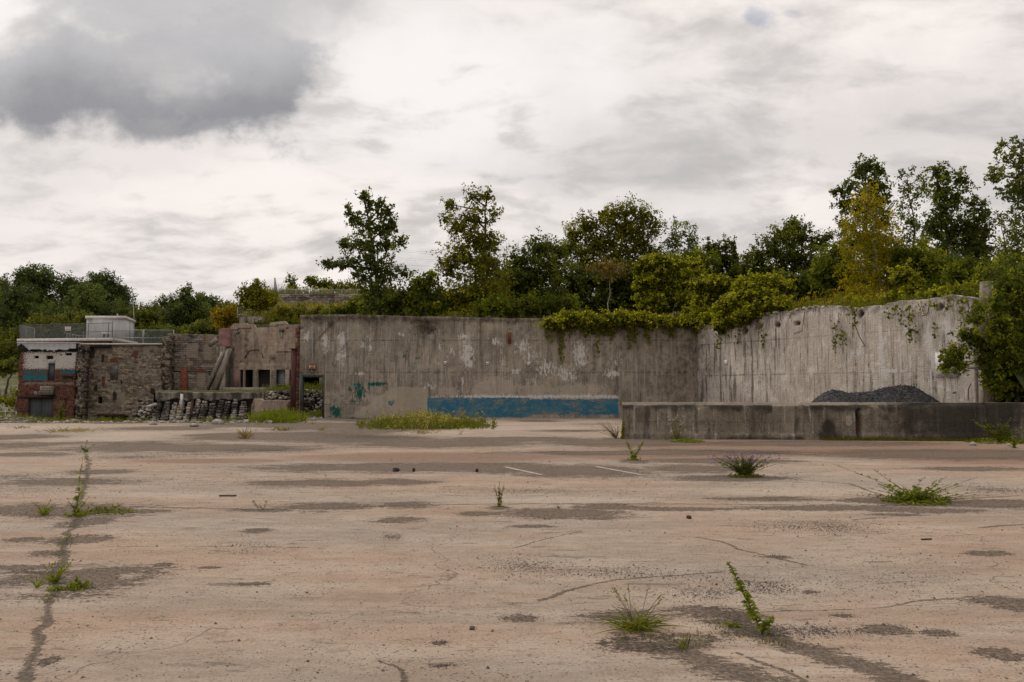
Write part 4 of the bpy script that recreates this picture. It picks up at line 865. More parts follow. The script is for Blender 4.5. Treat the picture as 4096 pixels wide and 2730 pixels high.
mb.box(a[0] - .06, a[0] + .06, YB - .62, YB - .5, b[1], a[1]); mb.build('white_pipe', M['trim'], broot)
mb = MB(); a = bp(408, 1235); b = bp(408, 1440); mb.box(a[0] - .05, a[0] + .05, YB - .5, YB - .35, b[1] - .3, a[1]); mb.build('rusty_post', M['rust'], broot)
# low tan wall right of it
YT = 43.6; TW = Wall((0, YT)); a = TW.p(*c2(1000, 1350)); b = TW.p(*c2(1262, 1238))
tag(panel('low_wall', TW, TW.p(*c2(905, 1300))[0], b[0], -1.0, jag(profile([(TW.p(*c2(905, 1300))[0], TW.p(*c2(905, 1290))[1]), (TW.p(*c2(930, 1300))[0], TW.p(*c2(930, 1225))[1]), (TW.p(*c2(985, 1300))[0], TW.p(*c2(985, 1220))[1]), (TW.p(*c2(1000, 1300))[0], b[1]), (b[0], b[1])]), .05), .4, M['wall_tan'], cell=.08, front=disp(.03), masks={'dark': lambda x, z: .95 * smoothstep(-14.6, -15.3, x) * fbm(x * 3, z * 3) + .4 * fbm(x, z)}), 'short tan concrete wall behind the green weeds left of the steel column', 'wall')
BR = Wall((0, 40.5)); a = BR.p(*c2(1228, 1350)); b = BR.p(*c2(1280, 1240))
tag(panel('brick_pier', BR, a[0], b[0] + .1, -.5, jag(profile([(a[0], b[1] - .2), (a[0] + .2, b[1]), (b[0] + .1, b[1] + .55)]), .12, 5), .5, M['redbrick'], cell=.08, front=disp(.03), masks={'blue': BR.blobs([(1162, 1640, 6, 14, .75)])}), 'crumbling red brick stub beside the rusted steel column', 'brick pier')
# rubble heap left end
def rubble(name, pts, n, rmin, rmax, mat, seed, label=None, cat=None, kind=None, parent=None, hfun=None):
    g = np.random.default_rng(seed); mb = MB()
    for i in range(n):
        x, y, z = pts(g); r = rmin * (rmax / rmin) ** (g.random() ** 2.2); mb.rock((x, y, z + r * .25), (r * 1.25, r, r * .75), g)
    return tag(mb.build(name, mat, parent), label, cat, kind=kind)
def heap(cx, cy, z0, h, rx, ry):
    def f_(g):
        a_, r_ = g.uniform(0, 6.28), math.sqrt(g.random()); return cx + math.cos(a_) * r_ * rx, cy + math.sin(a_) * r_ * ry, z0 + h * (1 - r_) * g.uniform(.2, 1)
    return f_
hp = bp(30, 1300); rubble('rubble_heap', heap(hp[0] - .5, YB + .3, -.9, 2.0, 1.2, 1.4), 560, .05, .22, M['rock'], 4, 'heap of tumbled stones at the left end of the buttressed wall', 'rubble heap').data.materials[0] = M['block']
mb = MB()
for px, py in [(604, 1627), (612, 1622), (620, 1619), (597, 1640)]:
    p = at(px, py, 44.6); mb.rock(p, (.28, .22, .13), gB)
tag(mb.build('limestone_slab', M['rockp']), 'pale limestone slab lying on the rubble heap left of the buttresses', 'rock')

# ------------------------------------------------------------------ tan concrete wall with openings
YD = 55.0; DW = Wall((0, YD)); dp = lambda x, y: DW.p(*c2(x, y))
droot = empty('concrete_wall', (dp(1000, 1100)[0], YD, 0), 'tan stained concrete wall with ragged top above three dark openings', 'wall')
dtop = profile([dp(*q) for q in [(712, 600), (722, 580), (752, 548), (800, 548), (860, 545), (868, 555), (930, 556), (945, 588), (1000, 585), (1058, 580), (1075, 542), (1140, 532), (1212, 527), (1228, 556), (1280, 560), (1325, 555), (1700, 560)]])
dx0 = dp(712, 900)[0]; dx1 = -0.245 * 55; zb = dp(800, 1140)[1]; zo = dp(1000, 964)[1]
oph = [(dp(a, 1000)[0], dp(b, 1000)[0], -2, zo) for a, b in [(808, 835), (850, 940), (966, 1078), (1130, 1215), (1242, 1262)]] + [(dp(1345, 1000)[0], dp(1520, 1000)[0], -2, zo - .15)]
dkD = DW.blobs([(900 + 350 * .1594, 1330, 0 + 14, 60, .3), (985, 1370, 12, 90, .72), (985, 1450, 10, 60, .6), (958, 1370, 8, 40, .5), (940, 1420, 16, 80, .35), (1090, 1435, 14, 14, .9), (1066, 1440, 14, 40, .4), (1125, 1425, 50, 40, .35), (964, 1447, 3, 4, 1.4), (952, 1333, 8, 5, 1.4), (1150, 1313, 14, 6, .9), (1140, 1480, 50, 12, .6), (1080, 1375, 6, 20, .5), (1020, 1385, 8, 20, .5), (930, 1470, 30, 6, .8)])
def d_front(x, z):
    led = .0
    crack_z = np.interp(x, [dp(720, 0)[0], dp(900, 0)[0]], [dp(720, 607)[1], dp(900, 590)[1]])
    return .05 * (fbm(x * 1.6, z * 1.6) - .5) + .06 * ((z < zo + .45) * 1.0 - 0) * 0 - .05 * (z < zo + .32)
def d_dark(x, z):
    cz = np.interp(x, [dp(720, 0)[0], dp(925, 0)[0]], [dp(720, 609)[1], dp(925, 588)[1]]); v = dkD(x, z)
    v = np.maximum(v, (np.abs(z - cz) < .05) * (x < dp(925, 0)[0]) * .9)
    cz = np.interp(x, [dp(1065, 0)[0], dp(1215, 0)[0]], [dp(1065, 578)[1], dp(1215, 560)[1]]); v = np.maximum(v, (np.abs(z - cz) < .05) * (x > dp(1060, 0)[0]) * (x < dp(1220, 0)[0]) * .9)
    cz = np.interp(x, [dp(1140, 0)[0], dp(1270, 0)[0]], [dp(1140, 803)[1], dp(1270, 800)[1]]); v = np.maximum(v, (np.abs(z - cz) < .05) * (x > dp(1140, 0)[0]) * .9)
    return np.maximum(v, (np.abs(z - zo - .35) < .04) * .6 * fbm(x, z))
panel('wall_body', DW, dx0, dx1, zb - .6, lambda x: dtop(x) + .03 * (fbm(x * 6, x * 0) - .5), .45, M['wall_tan'], cell=.09, holes=oph, masks={'dark': d_dark, 'pale': DW.blobs([(1038, 1320, 20, 12, 1.0), (1110, 1290, 30, 12, .8), (1050, 1430, 16, 40, .7)]), 'rust': DW.blobs([(1040, 1445, 8, 14, .44)])}, front=d_front, parent=droot)
# pink infill, stone infill, corrugated drum, back of the chamber
mb = MB(); a = dp(722, 1130); b = dp(806, 967); mb.box(a[0], b[0], YD - .05 - .012, YD - .05 + .02, zb - .4, zo - .02)
mb.build('pink_infill', M['pink'], droot)
IW = Wall((0, YD + .3)); panel('stone_infill', IW, oph[2][0] - .1, oph[2][1] + .1, zb - .5, profile([(-30, zo - .02), (0, zo - .02)]), .1, M['stone_dark'], cell=.12, front=disp(.05), masks={'dark': lambda x, z: .35 + .5 * fbm(x * 2, z * 2)}, parent=droot)
for k in (2, 3, 4):
    xx = oph[k][0] if k < 4 else oph[3][1]
    PW = Wall((0, YD - .12)); wd = .32
    x0 = xx - .32 if k < 4 else xx + .01
    panel('opening_pier', PW, x0, x0 + (.30 if k != 3 else .36), zb - .5, profile([(-30, zo - .01), (0, zo - .01)]), .3, M['stone_tan'] if k != 4 else M['wall_tan'], cell=.08, front=disp(.03, 4), masks={'dark': lambda x, z: .3 * fbm(x * 4, z * 3), 'pale': lambda x, z: .35 + .5 * fbm(x * 3, z * 3)}, parent=droot)
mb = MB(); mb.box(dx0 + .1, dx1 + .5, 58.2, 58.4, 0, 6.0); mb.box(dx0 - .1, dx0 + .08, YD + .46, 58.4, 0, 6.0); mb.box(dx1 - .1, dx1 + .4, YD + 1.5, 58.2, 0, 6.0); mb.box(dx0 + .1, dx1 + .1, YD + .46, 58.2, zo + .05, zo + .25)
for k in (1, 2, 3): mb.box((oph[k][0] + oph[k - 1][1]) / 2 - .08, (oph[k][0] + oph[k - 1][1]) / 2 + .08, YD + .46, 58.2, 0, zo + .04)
mb.build('added_dark_lining', M['void'], droot)  # near-black walls added behind the openings to shut out light and keep them dark
mb = MB(); c = dp(1165, 1100); cz0 = zb - .2
ang = np.linspace(0, 2 * np.pi, 33)[:-1]
pts = [(c[0] + .05, YD + .9, cz0 + .5 + i * .045) for i in range(60)]; rr = [.62 + .018 * math.sin(i * 1.7) for i in range(60)]
mb.tube(pts, rr, 18); mb.build('corrugated_drum', M['corr'], droot, smooth=True)
mb = MB(); a = at(1125, 1322, YD - .3); mb.tube([(a[0], YD - .5, a[2] + .0), (a[0] + .02, YD - .02, a[2] + .03)], [.14, .13], 10); mb.build('pipe_stub', M['pipe'], droot)
mb = MB(); a = dp(1175, 620); b = dp(1190, 680); mb.box(a[0], b[0], YD - .07, YD - .03, b[1], a[1]); mb.build('wall_plate', M['flash'], droot)
for p0, p1 in [((895, 790), (985, 783)), ((850, 858), (895, 790)), ((1003, 810), (1016, 860))]:
    mb = MB(); a = dp(*p0); b = dp(*p1); mb.tube([(a[0], YD - .06, a[1]), (b[0], YD - .07, b[1])], .03, 5); mb.build('rusty_pipe', M['rust'], droot)
mb = MB(); a = dp(775, 618); b = dp(805, 645); mb.tube([(a[0], YD + .0, a[1]), (a[0] + .1, YD - .3, a[1] - .1), (b[0], YD - .4, b[1])], .075, 7); mb.build('pipe_stub', M['dkmetal'], droot)
# ramp strip in front of openings
mb = MB(); a = at(846, 1569, 52.5); b = at(1165, 1563, 52.5); mb.box(a[0], b[0], 52.3, 53.2, tz - .1, tz + .22); tag(mb.build('kerb_slab', M['cap']), 'thin pale concrete kerb in front of the dark openings', 'kerb')
# pink tower + grey flank to the left of the tan wall
QW = Wall((0, 54.2)); qp = lambda x, y: QW.p(*c2(x, y))
troot = empty('concrete_tower', (qp(660, 1100)[0], 54.2, 0), 'narrow grey concrete block with pink rendered top left of the tan wall', 'concrete block')
panel('flank', QW, qp(592, 1000)[0], qp(712, 1000)[0], zb - 1, profile([qp(590, 770), qp(625, 757), qp(712, 752)]), 2.5, M['wall'], cell=.12, masks={'dark': lambda x, z: .9 * smoothstep(qp(680, 0)[0], qp(708, 0)[0], x)}, front=disp(.05), parent=troot)
panel('pink_top', QW, qp(603, 700)[0], qp(700, 700)[0], qp(650, 755)[1] - .02, jag(profile([qp(600, 600), qp(640, 590), qp(712, 588)]), .08), 2.4, M['pink'], cell=.12, front=lambda x, z: .25 + 0 * x, parent=troot)
mb = MB(); a = at(*c2(535, 742), 53.0); b = at(*c2(597, 695), 53.6); mb.tube([a, b], .17, 10); mb.build('clay_pipe', M['pipe'], troot)
# leaning concrete fins
for k, (t0_, t1_, b0_, b1_) in enumerate([((560, 793), (578, 793), (476, 1158), (500, 1158)), ((612, 770), (640, 760), (540, 1150), (585, 1150))]):
    Yf = 50.6 + k * .3; P4 = [at(*c2(*q), Yf) for q in (b0_, b1_, t1_, t0_)]
    mb = MB(); bk_ = np.array([0, .55, 0])
    fr0 = P4; mb.hexa([fr0[0], fr0[1], fr0[1] + bk_, fr0[0] + bk_], [fr0[3] + [0, 1.5, 0], fr0[2] + [0, 1.5, 0], fr0[2] + [0, 2.0, 0], fr0[3] + [0, 2.0, 0]])
    tag(mb.build('concrete_fin', M['cap']), ['left one of the two leaning concrete fins, darker and shorter', 'right one of the two leaning concrete fins, with pale edges'][k], 'concrete fin', 'leaning concrete fins')

# ------------------------------------------------------------------ second stone facade
YC = 70.0; CW = Wall((0, YC)); cp = lambda x, y: CW.p(*c2(x, y))
croot = empty('stone_facade', (cp(380, 1000)[0], YC, -2), 'dark upper, tan lower stone facade with a rusty door behind the buttressed wall', 'ruined wall')
ct = jag(profile([cp(140, 640), cp(200, 636), cp(400, 643), cp(600, 650)]), .06)
panel('wall_body', CW, cp(150, 1000)[0], cp(640, 1000)[0], -2.8, ct, .6, M['stone_dark'], cell=.12, masks={'red': lambda x, z: CW.rects([(*c2(165, 636), *c2(600, 690), .6)], .3)(x, z) * (.3 + .9 * fbm(x * 2, z * 2)), 'pale': CW.rects([(*c2(325, 725), *c2(435, 855), .95), (*c2(475, 732), *c2(560, 880), .8), (*c2(420, 985), *c2(505, 1110), .8)], .2), 'rust': CW.rects([(*c2(420, 965), *c2(505, 985), 1.)], .15), 'dark': lambda x, z: .45 * fbm(x, z * 2) + .5 * (np.abs(z - cp(0, 980)[1]) < .07)}, front=disp(.04), parent=croot)
mb = MB(); a = cp(274, 1150); b = cp(340, 945); mb.box(a[0], b[0], YC - .12, YC - .02, a[1] - 2, b[1]); mb.build('rusty_door', M['rusty'], croot)
def pier(name, pxl, pxr, pyt, Y, dep, mat, seed, parent, zb_=-3.2, lean=0.0):
    W_ = Wall((0, Y)); a = W_.p(pxl, 1600); b = W_.p(pxr, 1600); zt_ = W_.p(pxl, pyt)[1]; x0, x1 = a[0], b[0]; wd = x1 - x0
    g1 = lambda z: (fbm(z * 1.6 + seed, z * 0 + seed) - .5) * wd * .7
    return panel(name, W_, x0 - wd * .35, x1 + wd * .35, zb_, jag(profile([(x0 - 2, zt_), (x1 + 2, zt_)]), .15, 3, seed), dep, mat, cell=.10,
                 keep=lambda cx, cz: (cx > x0 + g1(cz) * .8 + (cz * lean)) & (cx < x1 + g1(cz + 30) * .5), front=lambda x, z: .22 * (fbm(x * 3 + seed, z * 4.5) - .5) * 2, masks={'dark': lambda x, z: .85 * fbm(x * 3, z * 2.2 + seed), 'pale': lambda x, z: .8 * fbm(x * 4 + 5, z * 4)}, parent=parent)
pier('end_pier', 640, 674, 1342, YC - 1.0, 1.3, M['pier'], 5, croot)

# ------------------------------------------------------------------ left buildings
c1 = lambda x, y: (x * .4785, 1000 + y * .4785)
YA = 85.0; AW = Wall((0, YA)); ap = lambda x, y: AW.p(*c1(x, y))
aroot = empty('brick_building', (ap(400, 1000)[0], YA, -3), 'ruined brick building with peeling white and blue paint and grey double doors', 'building')
def c9(x, y): return 60 + x * .19133, 1240 + y * .19133   # first close crop
a9 = lambda x, y: AW.p(*c9(x, y))
def h9(x0, y0, x1, y1): a = a9(x0, y1); b = a9(x1, y0); return (a[0], b[0], a[1], b[1])
holesA = [h9(400, 968, 497, 1017), h9(652, 962, 800, 1040), h9(935, 930, 985, 950), h9(1050, 906, 1188, 955), h9(680, 1120, 838, 1482), (ap(232, 1300)[0], ap(443, 1300)[0], -6, ap(300, 1240)[1])]
xl = a9(98, 1000)[0]; xr = a9(1275, 1000)[0]
def left_keep(cx, cz): return cx > xl + (fbm(cz * 1.5, cz * 0 + 8) - .5) * .5 - .35 * smoothstep(a9(0, 1700)[1], a9(0, 2100)[1], cz)
panel('front_wall', AW, xl - .4, xr, -3.6, profile([(-60, a9(0, 858)[1]), (-40, a9(0, 862)[1])]), .5, M['redbrick'], cell=.11, holes=holesA, keep=left_keep,
      masks={'white': lambda x, z: AW.rects([(*c9(150, 870), *c9(1290, 1250), .72), (*c9(380, 880), *c9(640, 1240), .82), (*c9(900, 870), *c9(1290, 1110), .88)], .25)(x, z) * (1 - .35 * smoothstep(a9(400, 0)[0], a9(150, 0)[0], x)),
             'blue': AW.rects([(*c9(160, 1345), *c9(680, 1480), .85), (*c9(170, 1255), *c9(670, 1345), .66), (*c9(940, 1255), *c9(1260, 1345), .80), (*c9(838, 1440), *c9(960, 1482), .7)], .2),
             'dark': lambda x, z: np.maximum(AW.rects([(*c9(950, 1350), *c9(1270, 1480), .62), (*c9(90, 840), *c9(1300, 885), .9), (*c1(195, 1205), *c1(470, 1245), .9), (*c1(195, 1240), *c1(232, 1420), .6)], .3)(x, z), .62 * fbm(x * .8, z * .8)),  # dark rects at the garage recess paint in the shadow under its lintel
             'pale': AW.rects([(*c1(195, 1098), *c1(620, 1135), .62)], .2)}, front=disp(.03, 3), parent=aroot)
mb = MB(); b = h9(680, 1120, 838, 1482); mb.box(b[0], b[1], YA + .10, YA + .2, b[2], b[3]); mb.build('door', M['doorgrey'], aroot)
b = holesA[-1]; xm_ = (b[0] + b[1]) / 2
for u0_, u1_ in ((b[0], xm_ - .02), (xm_ + .02, b[1])):
    mb = MB(); mb.box(u0_, u1_, YA + .25, YA + .33, -3.2, b[3])
    for k in range(1, 4): mb.box(u0_ + (u1_ - u0_) * k / 4 - .015, u0_ + (u1_ - u0_) * k / 4 + .015, YA + .235, YA + .25, -3.2, b[3])
    mb.build('garage_door', M['gdoor'], aroot)
mb = MB(); mb.box(ap(200, 0)[0], ap(470, 0)[0], YA - .12, YA + .1, ap(0, 1238)[1], ap(0, 1212)[1]); mb.build('lintel', M['rust'], aroot)
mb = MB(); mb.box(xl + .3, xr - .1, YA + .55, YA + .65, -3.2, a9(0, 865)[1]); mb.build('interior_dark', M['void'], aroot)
mb = MB(); a = ap(348, 1212); b = ap(458, 1138); mb.box(a[0], b[0], YA - .35, YA - .04, a[1], b[1])
g = np.random.default_rng(2)
mb.build('concrete_block', M['cap'], aroot)
for r_ in range(3):
    for k in range(7): mb = MB(); xx = a[0] + .2 + k * .2; zz = a[1] + .14 + r_ * .28; mb.box(xx, xx + .1, YA - .36, YA - .345, zz, zz + .1); mb.build('block_hole', M['void'], aroot)
q = ap(288, 1210); letters('BLD', q[0], q[1] + .02, .20, .34, .05, YA - .05, M['flash'], aroot)
mb = MB(); a = ap(487, 1372); b = ap(553, 1228); mb.box(a[0], b[0], YA - .07, YA - .035, a[1], b[1]); mb.build('brick_infill', M['redbrick'], aroot)
mb = MB(); a = ap(505, 1258); b = ap(540, 1232)
for k in range(4): mb = MB(); xx = a[0] + k * .22; mb.box(xx, xx + .1, YA - .10, YA - .072, a[1], b[1]); mb.build('vent_slot', M['void'], aroot)
mb = MB(); mb.box(ap(515, 1385)[0], ap(519, 1385)[0], YA - .1, YA - .04, ap(0, 1385)[1], ap(0, 1360)[1]); mb.build('vent_slot', M['void'], aroot)
# flashing, upper brick band, roof slab
zc1 = a9(0, 700)[1]; zc0 = a9(0, 835)[1]
fx0 = a9(105, 0)[0]; fx1 = a9(1325, 0)[0]
panel('flashing', Wall((0, YA - .25)), fx0, fx1, zc0 - .25, profile([(-80, zc1), (0, zc1)]), .04, M['flash'], cell=.09,
      keep=lambda cx, cz: (cz > zc0 + .10 * (fbm(cx * 3, cx * 0) - .6) * 2 - .14 * (np.abs(cx - a9(745, 0)[0]) < .1) - .2 * (np.abs(cx - a9(885, 0)[0]) < .1) - (cx > a9(1200, 0)[0]) * (-.12)) & ~((np.abs(cx - a9(190, 0)[0]) < (zc1 - .05 - cz) * 1.25) & (cz < zc1 - .05)),
      front=lambda x, z: -.12 * smoothstep(zc0 + .3, zc0 - .2, z), parent=aroot)
mb = MB(); mb.box(fx0 - .02, a9(1330, 0)[0], YA - .3, YA + 1.2, zc1, zc1 + .09); mb.build('gutter_trim', M['trim'], aroot)
mb = MB(); mb.box(fx0 + .1, at(*c1(935, 770), YA + 2)[0], YA + 1.2, YA + 9, zc0 - .5, at(*c1(500, 757), YA + 1.2)[2]); mb.build('upper_wall', M['redbrick'], aroot)
zr0 = at(*c1(140, 768), YA + 1)[2]; zr1 = at(*c1(140, 744), YA + 1)[2]
mb = MB(); a = at(*c1(140, 768), YA + 1); b = at(*c1(940, 745), YA + 1); tl = at(*c1(1120, 770), YA + 9)
Bx = [(a[0], YA + 1, zr0), (b[0], YA + 1, zr0 + .12), (tl[0], YA + 10, zr0 + .12), (a[0] - .5, YA + 10, zr0)]
mb.hexa(Bx, [(p[0], p[1], p[2] + .33) for p in Bx]); mb.build('roof_slab', M['trim'], aroot)
# sign near door
def warn_sign(px0, py0, px1, py1, Y, label, post=False):
    a = at(px0, py1, Y); b = at(px1, py0, Y)
    r = empty('warning_sign', (a[0], Y, a[2]), label, 'sign'); mb = MB(); mb.box(a[0], b[0], Y, Y + .02, a[2], b[2]); mb.build('plate', M['white'], r)
    mb = MB(); h = b[2] - a[2]; w_ = b[0] - a[0]; g = np.random.default_rng(int(px0)); 
    x = a[0] + w_ * .12
    while x < b[0] - w_ * .15: k = g.uniform(.06, .1); mb.box(x, x + k, Y - .008, Y, b[2] - h * .30, b[2] - h * .08); x += k + .035
    mb.build('red_marks', M['signred'], r); mb = MB()
    for rw_ in (.45, .64, .83):
        x = a[0] + w_ * .1
        while x < b[0] - w_ * .12: k = g.uniform(.03, .07); mb.box(x, x + k, Y - .008, Y, b[2] - h * (rw_ + .06), b[2] - h * (rw_ - .06)); x += k + .025
    mb.build('grey_marks', M['signgrey'], r)
warn_sign(*c9(698, 1112), *c9(818, 1035), YA - .1, 'faded warning sign above the grey door on the painted brick wall') if False else warn_sign(c9(698, 0)[0], c9(0, 1035)[1], c9(818, 0)[0], c9(0, 1112)[1], YA - .1, 'faded warning sign above the grey door on the painted brick wall')
pier('corner_pier', 303, 330, 1378, YA - 1.1, 1.2, M['pier'], 11, aroot)

# tan stone facade
froot = empty('stone_facade', (ap(1000, 1000)[0], YA + .8, -3), 'wide tan stone facade with patched red brick and a bricked-up window', 'ruined wall')
FW = Wall((0, YA + .8)); fp = lambda x, y: FW.p(*c1(x, y))
fh = []
for x0_, y0_, x1_, y1_ in [(815, 1230, 855, 1286), (862, 1378, 968, 1440), (974, 1390, 1072, 1440)]:
    a = fp(x0_, y1_); b = fp(x1_, y0_); fh.append((a[0], b[0], a[1] - (3 if y1_ == 1440 else 0), b[1]))
panel('wall_body', FW, fp(680, 1000)[0], fp(1350, 1000)[0], -3.6, profile([fp(680, 805), fp(1000, 805), fp(1350, 800)]), .6, M['stone_tan'], cell=.12, holes=fh,
      masks={'red': FW.rects([(*c1(1115, 842), *c1(1155, 908), .95), (*c1(1092, 872), *c1(1118, 892), .9), (*c1(845, 1055), *c1(882, 1145), .8), (*c1(750, 1030), *c1(792, 1090), .7), (*c1(915, 905), *c1(988, 945), .85), (*c1(990, 960), *c1(1004, 1100), .62), (*c1(1215, 1190), *c1(1240, 1230), .7), (*c1(875, 880), *c1(905, 915), .6), (*c1(1180, 1015), *c1(1210, 1045), .6), (*c1(1010, 1100), *c1(1045, 1160), .5)], .18),
             'pale': FW.rects([(*c1(970, 812), *c1(1020, 862), .9), (*c1(1195, 800), *c1(1260, 880), .9), (*c1(1000, 1180), *c1(1055, 1290), .7), (*c1(1080, 1330), *c1(1160, 1440), .6)], .2),
             'dark': lambda x, z: np.maximum(FW.blobs([(*c1(765, 860), 12, 22, 1.2), (*c1(858, 905), 5, 16, 1.1), (*c1(800, 1158), 6, 12, 1.2), (*c1(960, 1225), 10, 26, .8), (*c1(1015, 1105), 5, 8, 1.), (*c1(1170, 1265), 8, 5, 1.2), (*c1(1275, 1180), 12, 16, .9), (*c1(1258, 850), 3, 4, 1.2), (*c1(720, 1050), 14, 160, .62), (*c1(820, 1000), 24, 80, .42), (*c1(1345, 850), 4, 30, .6), (*c1(915, 1095), 6, 4, 1.), (*c1(940, 1010), 40, 60, .3)])(x, z), .5 * smoothstep(fp(800, 0)[0], fp(700, 0)[0], x))}, front=disp(.05, 3), parent=froot)  # darker left end is the shadow of the return, painted on the stone
mb = MB(); a = fp(925, 1082); b = fp(990, 962); mb.box(a[0], b[0], YA + .68, YA + .76, a[1], b[1]); mb.build('window_infill', M['dkmetal'], froot)
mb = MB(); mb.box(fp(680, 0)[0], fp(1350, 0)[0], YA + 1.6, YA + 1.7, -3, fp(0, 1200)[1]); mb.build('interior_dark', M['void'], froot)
mb = MB(); mb.box(fp(860, 0)[0], fp(1085, 0)[0], YA + .6, YA + .85, fp(0, 1390)[1], fp(0, 1372)[1]); mb.build('lintel', M['rust'], froot)
mb = MB(); mb.box(fp(885, 0)[0], fp(968, 0)[0], YA + 1.1, YA + 1.15, -3, fp(0, 1388)[1]); mb.build('rusty_shutter', M['rusty'], froot)
mb = MB(); mb.box(fp(980, 0)[0], fp(1070, 0)[0], YA + 1.1, YA + 1.15, -3, fp(0, 1395)[1]); mb.build('grey_shutter', M['doorgrey'], froot)
mb = MB(); a = fp(655, 797); b = fp(1352, 785); mb.box(a[0], b[0], YA + .5, YA + 1.6, a[1] + .04, b[1] + .03); mb.build('coping', M['trim'], froot)
mb = MB(); mb.box(a[0], fp(960, 0)[0], YA + .58, YA + .7, fp(0, 822)[1], a[1] + .03); mb.build('torn_felt', M['void'], froot)
# penthouse
mb = MB(); mb.box(fx0 + .05, fx1, YA - .18, YA + 1.1, zc0 - .1, zc1 - .03); mb.build('added_eaves_dark_backing', M['void'], aroot)  # dark box added behind the flashing so its gaps look shaded
C1 = at(344, 1348, 95); C2 = at(495, 1348, 95); C3 = at(535, 1348, 101); zb_ = zr0 + .2; zt1 = at(400, 1275, 95)[2]
C4 = C1 + C3 - C2
sroot = empty('rooftop_shed', ((C1[0] + C3[0]) / 2, 97, zb_), 'pale grey windowless shed standing on the roof of the brick building', 'shed')
mb = MB(); P4 = [np.array([p[0], p[1], zb_]) for p in (C1, C2, C3, C4)]; mb.hexa(P4, [p + [0, 0, zt1 - zb_] for p in P4]); mb.build('walls', M['shed'], sroot)
mb = MB(); ce = sum(P4) / 4; P5 = [ce + (p - ce) * 1.06 for p in P4]; P5 = [np.array([p[0], p[1], zt1]) for p in P5]; mb.hexa(P5, [p + [0, 0, .33] for p in P5]); mb.build('roof', M['trim'], sroot)
mb = MB(); p = at(470, 1266, 97); mb.tube([(p[0], 97, zt1 + .3), (p[0], 97, zt1 + .8)], .09, 8); mb.build('vent_pipe', M['galv'], sroot)
mb = MB()
for k in range(1, 20):
    q0 = P4[0] + (P4[1] - P4[0]) * k / 20; mb.box(q0[0] - .012, q0[0] + .012, q0[1] - .02, q0[1] - .002, zb_, zt1 - .01)
mb.build('siding_ribs', M['shed'], sroot)
# rooftop fence
mesh_m, t = newmat('chain_link')
p = t.obj(); x, y, z = t.sep(p)[:3]; s1 = t.m('ADD', t.m('ADD', x, y), z); s2 = t.m('SUBTRACT', t.m('ADD', x, y), z)
w1 = t.ss(t.m('ABSOLUTE', t.m('SUBTRACT', t.m('FRACT', t.m('MULTIPLY', s1, 12.)), .5)), .36, .42); w2 = t.ss(t.m('ABSOLUTE', t.m('SUBTRACT', t.m('FRACT', t.m('MULTIPLY', s2, 12.)), .5)), .36, .42)
df = t.n('ShaderNodeBsdfDiffuse'); df.inputs[0].default_value = (.17, .18, .18, 1); tp = t.n('ShaderNodeBsdfTransparent'); mx_ = t.n('ShaderNodeMixShader')
t.put(mx_.inputs[0], t.m('MULTIPLY', t.m('MAXIMUM', w1, w2), .75)); t.t.links.new(tp.outputs[0], mx_.inputs[1]); t.t.links.new(df.outputs[0], mx_.inputs[2]); t.out(mx_.outputs[0])
def fence(name, label, cat, pts, posts, rails, mat=M['galv'], r=.035, netting=True, group=None):
    """pts: list of (x,y,zbottom,ztop) vertices of the line; posts: list of (x,y,z0,z1); rails: list of point lists"""
    a = pts[0] if pts else (*rails[0][0][:2], rails[0][0][2], 0)
    f0 = empty(name, (a[0], a[1], a[2]), label, cat, group)
    for p_ in posts: mb = MB(); mb.tube([(p_[0], p_[1], p_[2]), (p_[0], p_[1], p_[3])], r * 1.3, 6); mb.build('post', mat, f0)
    for rl in rails: mb = MB(); mb.tube(rl, r, 6); mb.build('rail', mat, f0)
    if netting:
        V_ = []; Q = []
        for i, p_ in enumerate(pts): V_ += [(p_[0], p_[1], p_[2]), (p_[0], p_[1], p_[3])]
        for i in range(len(pts) - 1): Q.append([2 * i, 2 * i + 2, 2 * i + 3, 2 * i + 1])
        mb = MB(); mb.add(V_, Q); mb.build('netting', mesh_m, f0)
    return f0
F1 = lambda x, y, Y: at(*c1(x, y), Y)
Yr = YA + 1.6
a, b, c = F1(165, 630, Yr), F1(720, 616, Yr), F1(940, 610, Yr); zr = zr1 + .05
posts = [(F1(x, 700, Yr)[0], Yr, zr, F1(x, y, Yr)[2]) for x, y in [(165, 630), (342, 626), (535, 621), (737, 617), (905, 611), (940, 592)]]
fence('roof_fence', 'grey chain link fence along the front edge of the brick building roof', 'fence', [(a[0], Yr, zr, a[2]), (c[0], Yr, zr, c[2])], posts, [[a, b, c], [F1(290, 674, Yr), F1(535, 671, Yr)], [F1(535, 688, Yr), F1(940, 684, Yr)]], mat=M['dkmetal'], r=.03)
# returning left side panel
p0 = F1(165, 632, Yr - .1); p1 = F1(290, 657, Yr + 6)
fence('roof_fence', 'dense mesh fence panel returning along the left side of the roof', 'fence', [(p0[0] - .02, Yr + .1, zr, p0[2]), (p1[0], Yr + 6, zr, p1[2])], [(p1[0], Yr + 6, zr, p1[2]), (F1(220, 660, Yr + 3)[0], Yr + 3, zr, F1(220, 645, Yr + 3)[2])], [[(p0[0], Yr + .1, p0[2]), p1]], r=.03)
for o in list(bpy.data.objects):
    pass
# second pass of netting for density
nt = MB(); nt.add([(p0[0] - .12, Yr + .15, zr), (p1[0] - .12, Yr + 6, zr), (p1[0] - .12, Yr + 6, p1[2]), (p0[0] - .12, Yr + .15, p0[2])], [[0, 1, 2, 3]]); nt.build('netting', mesh_m, bpy.data.objects['roof_fence.001'])
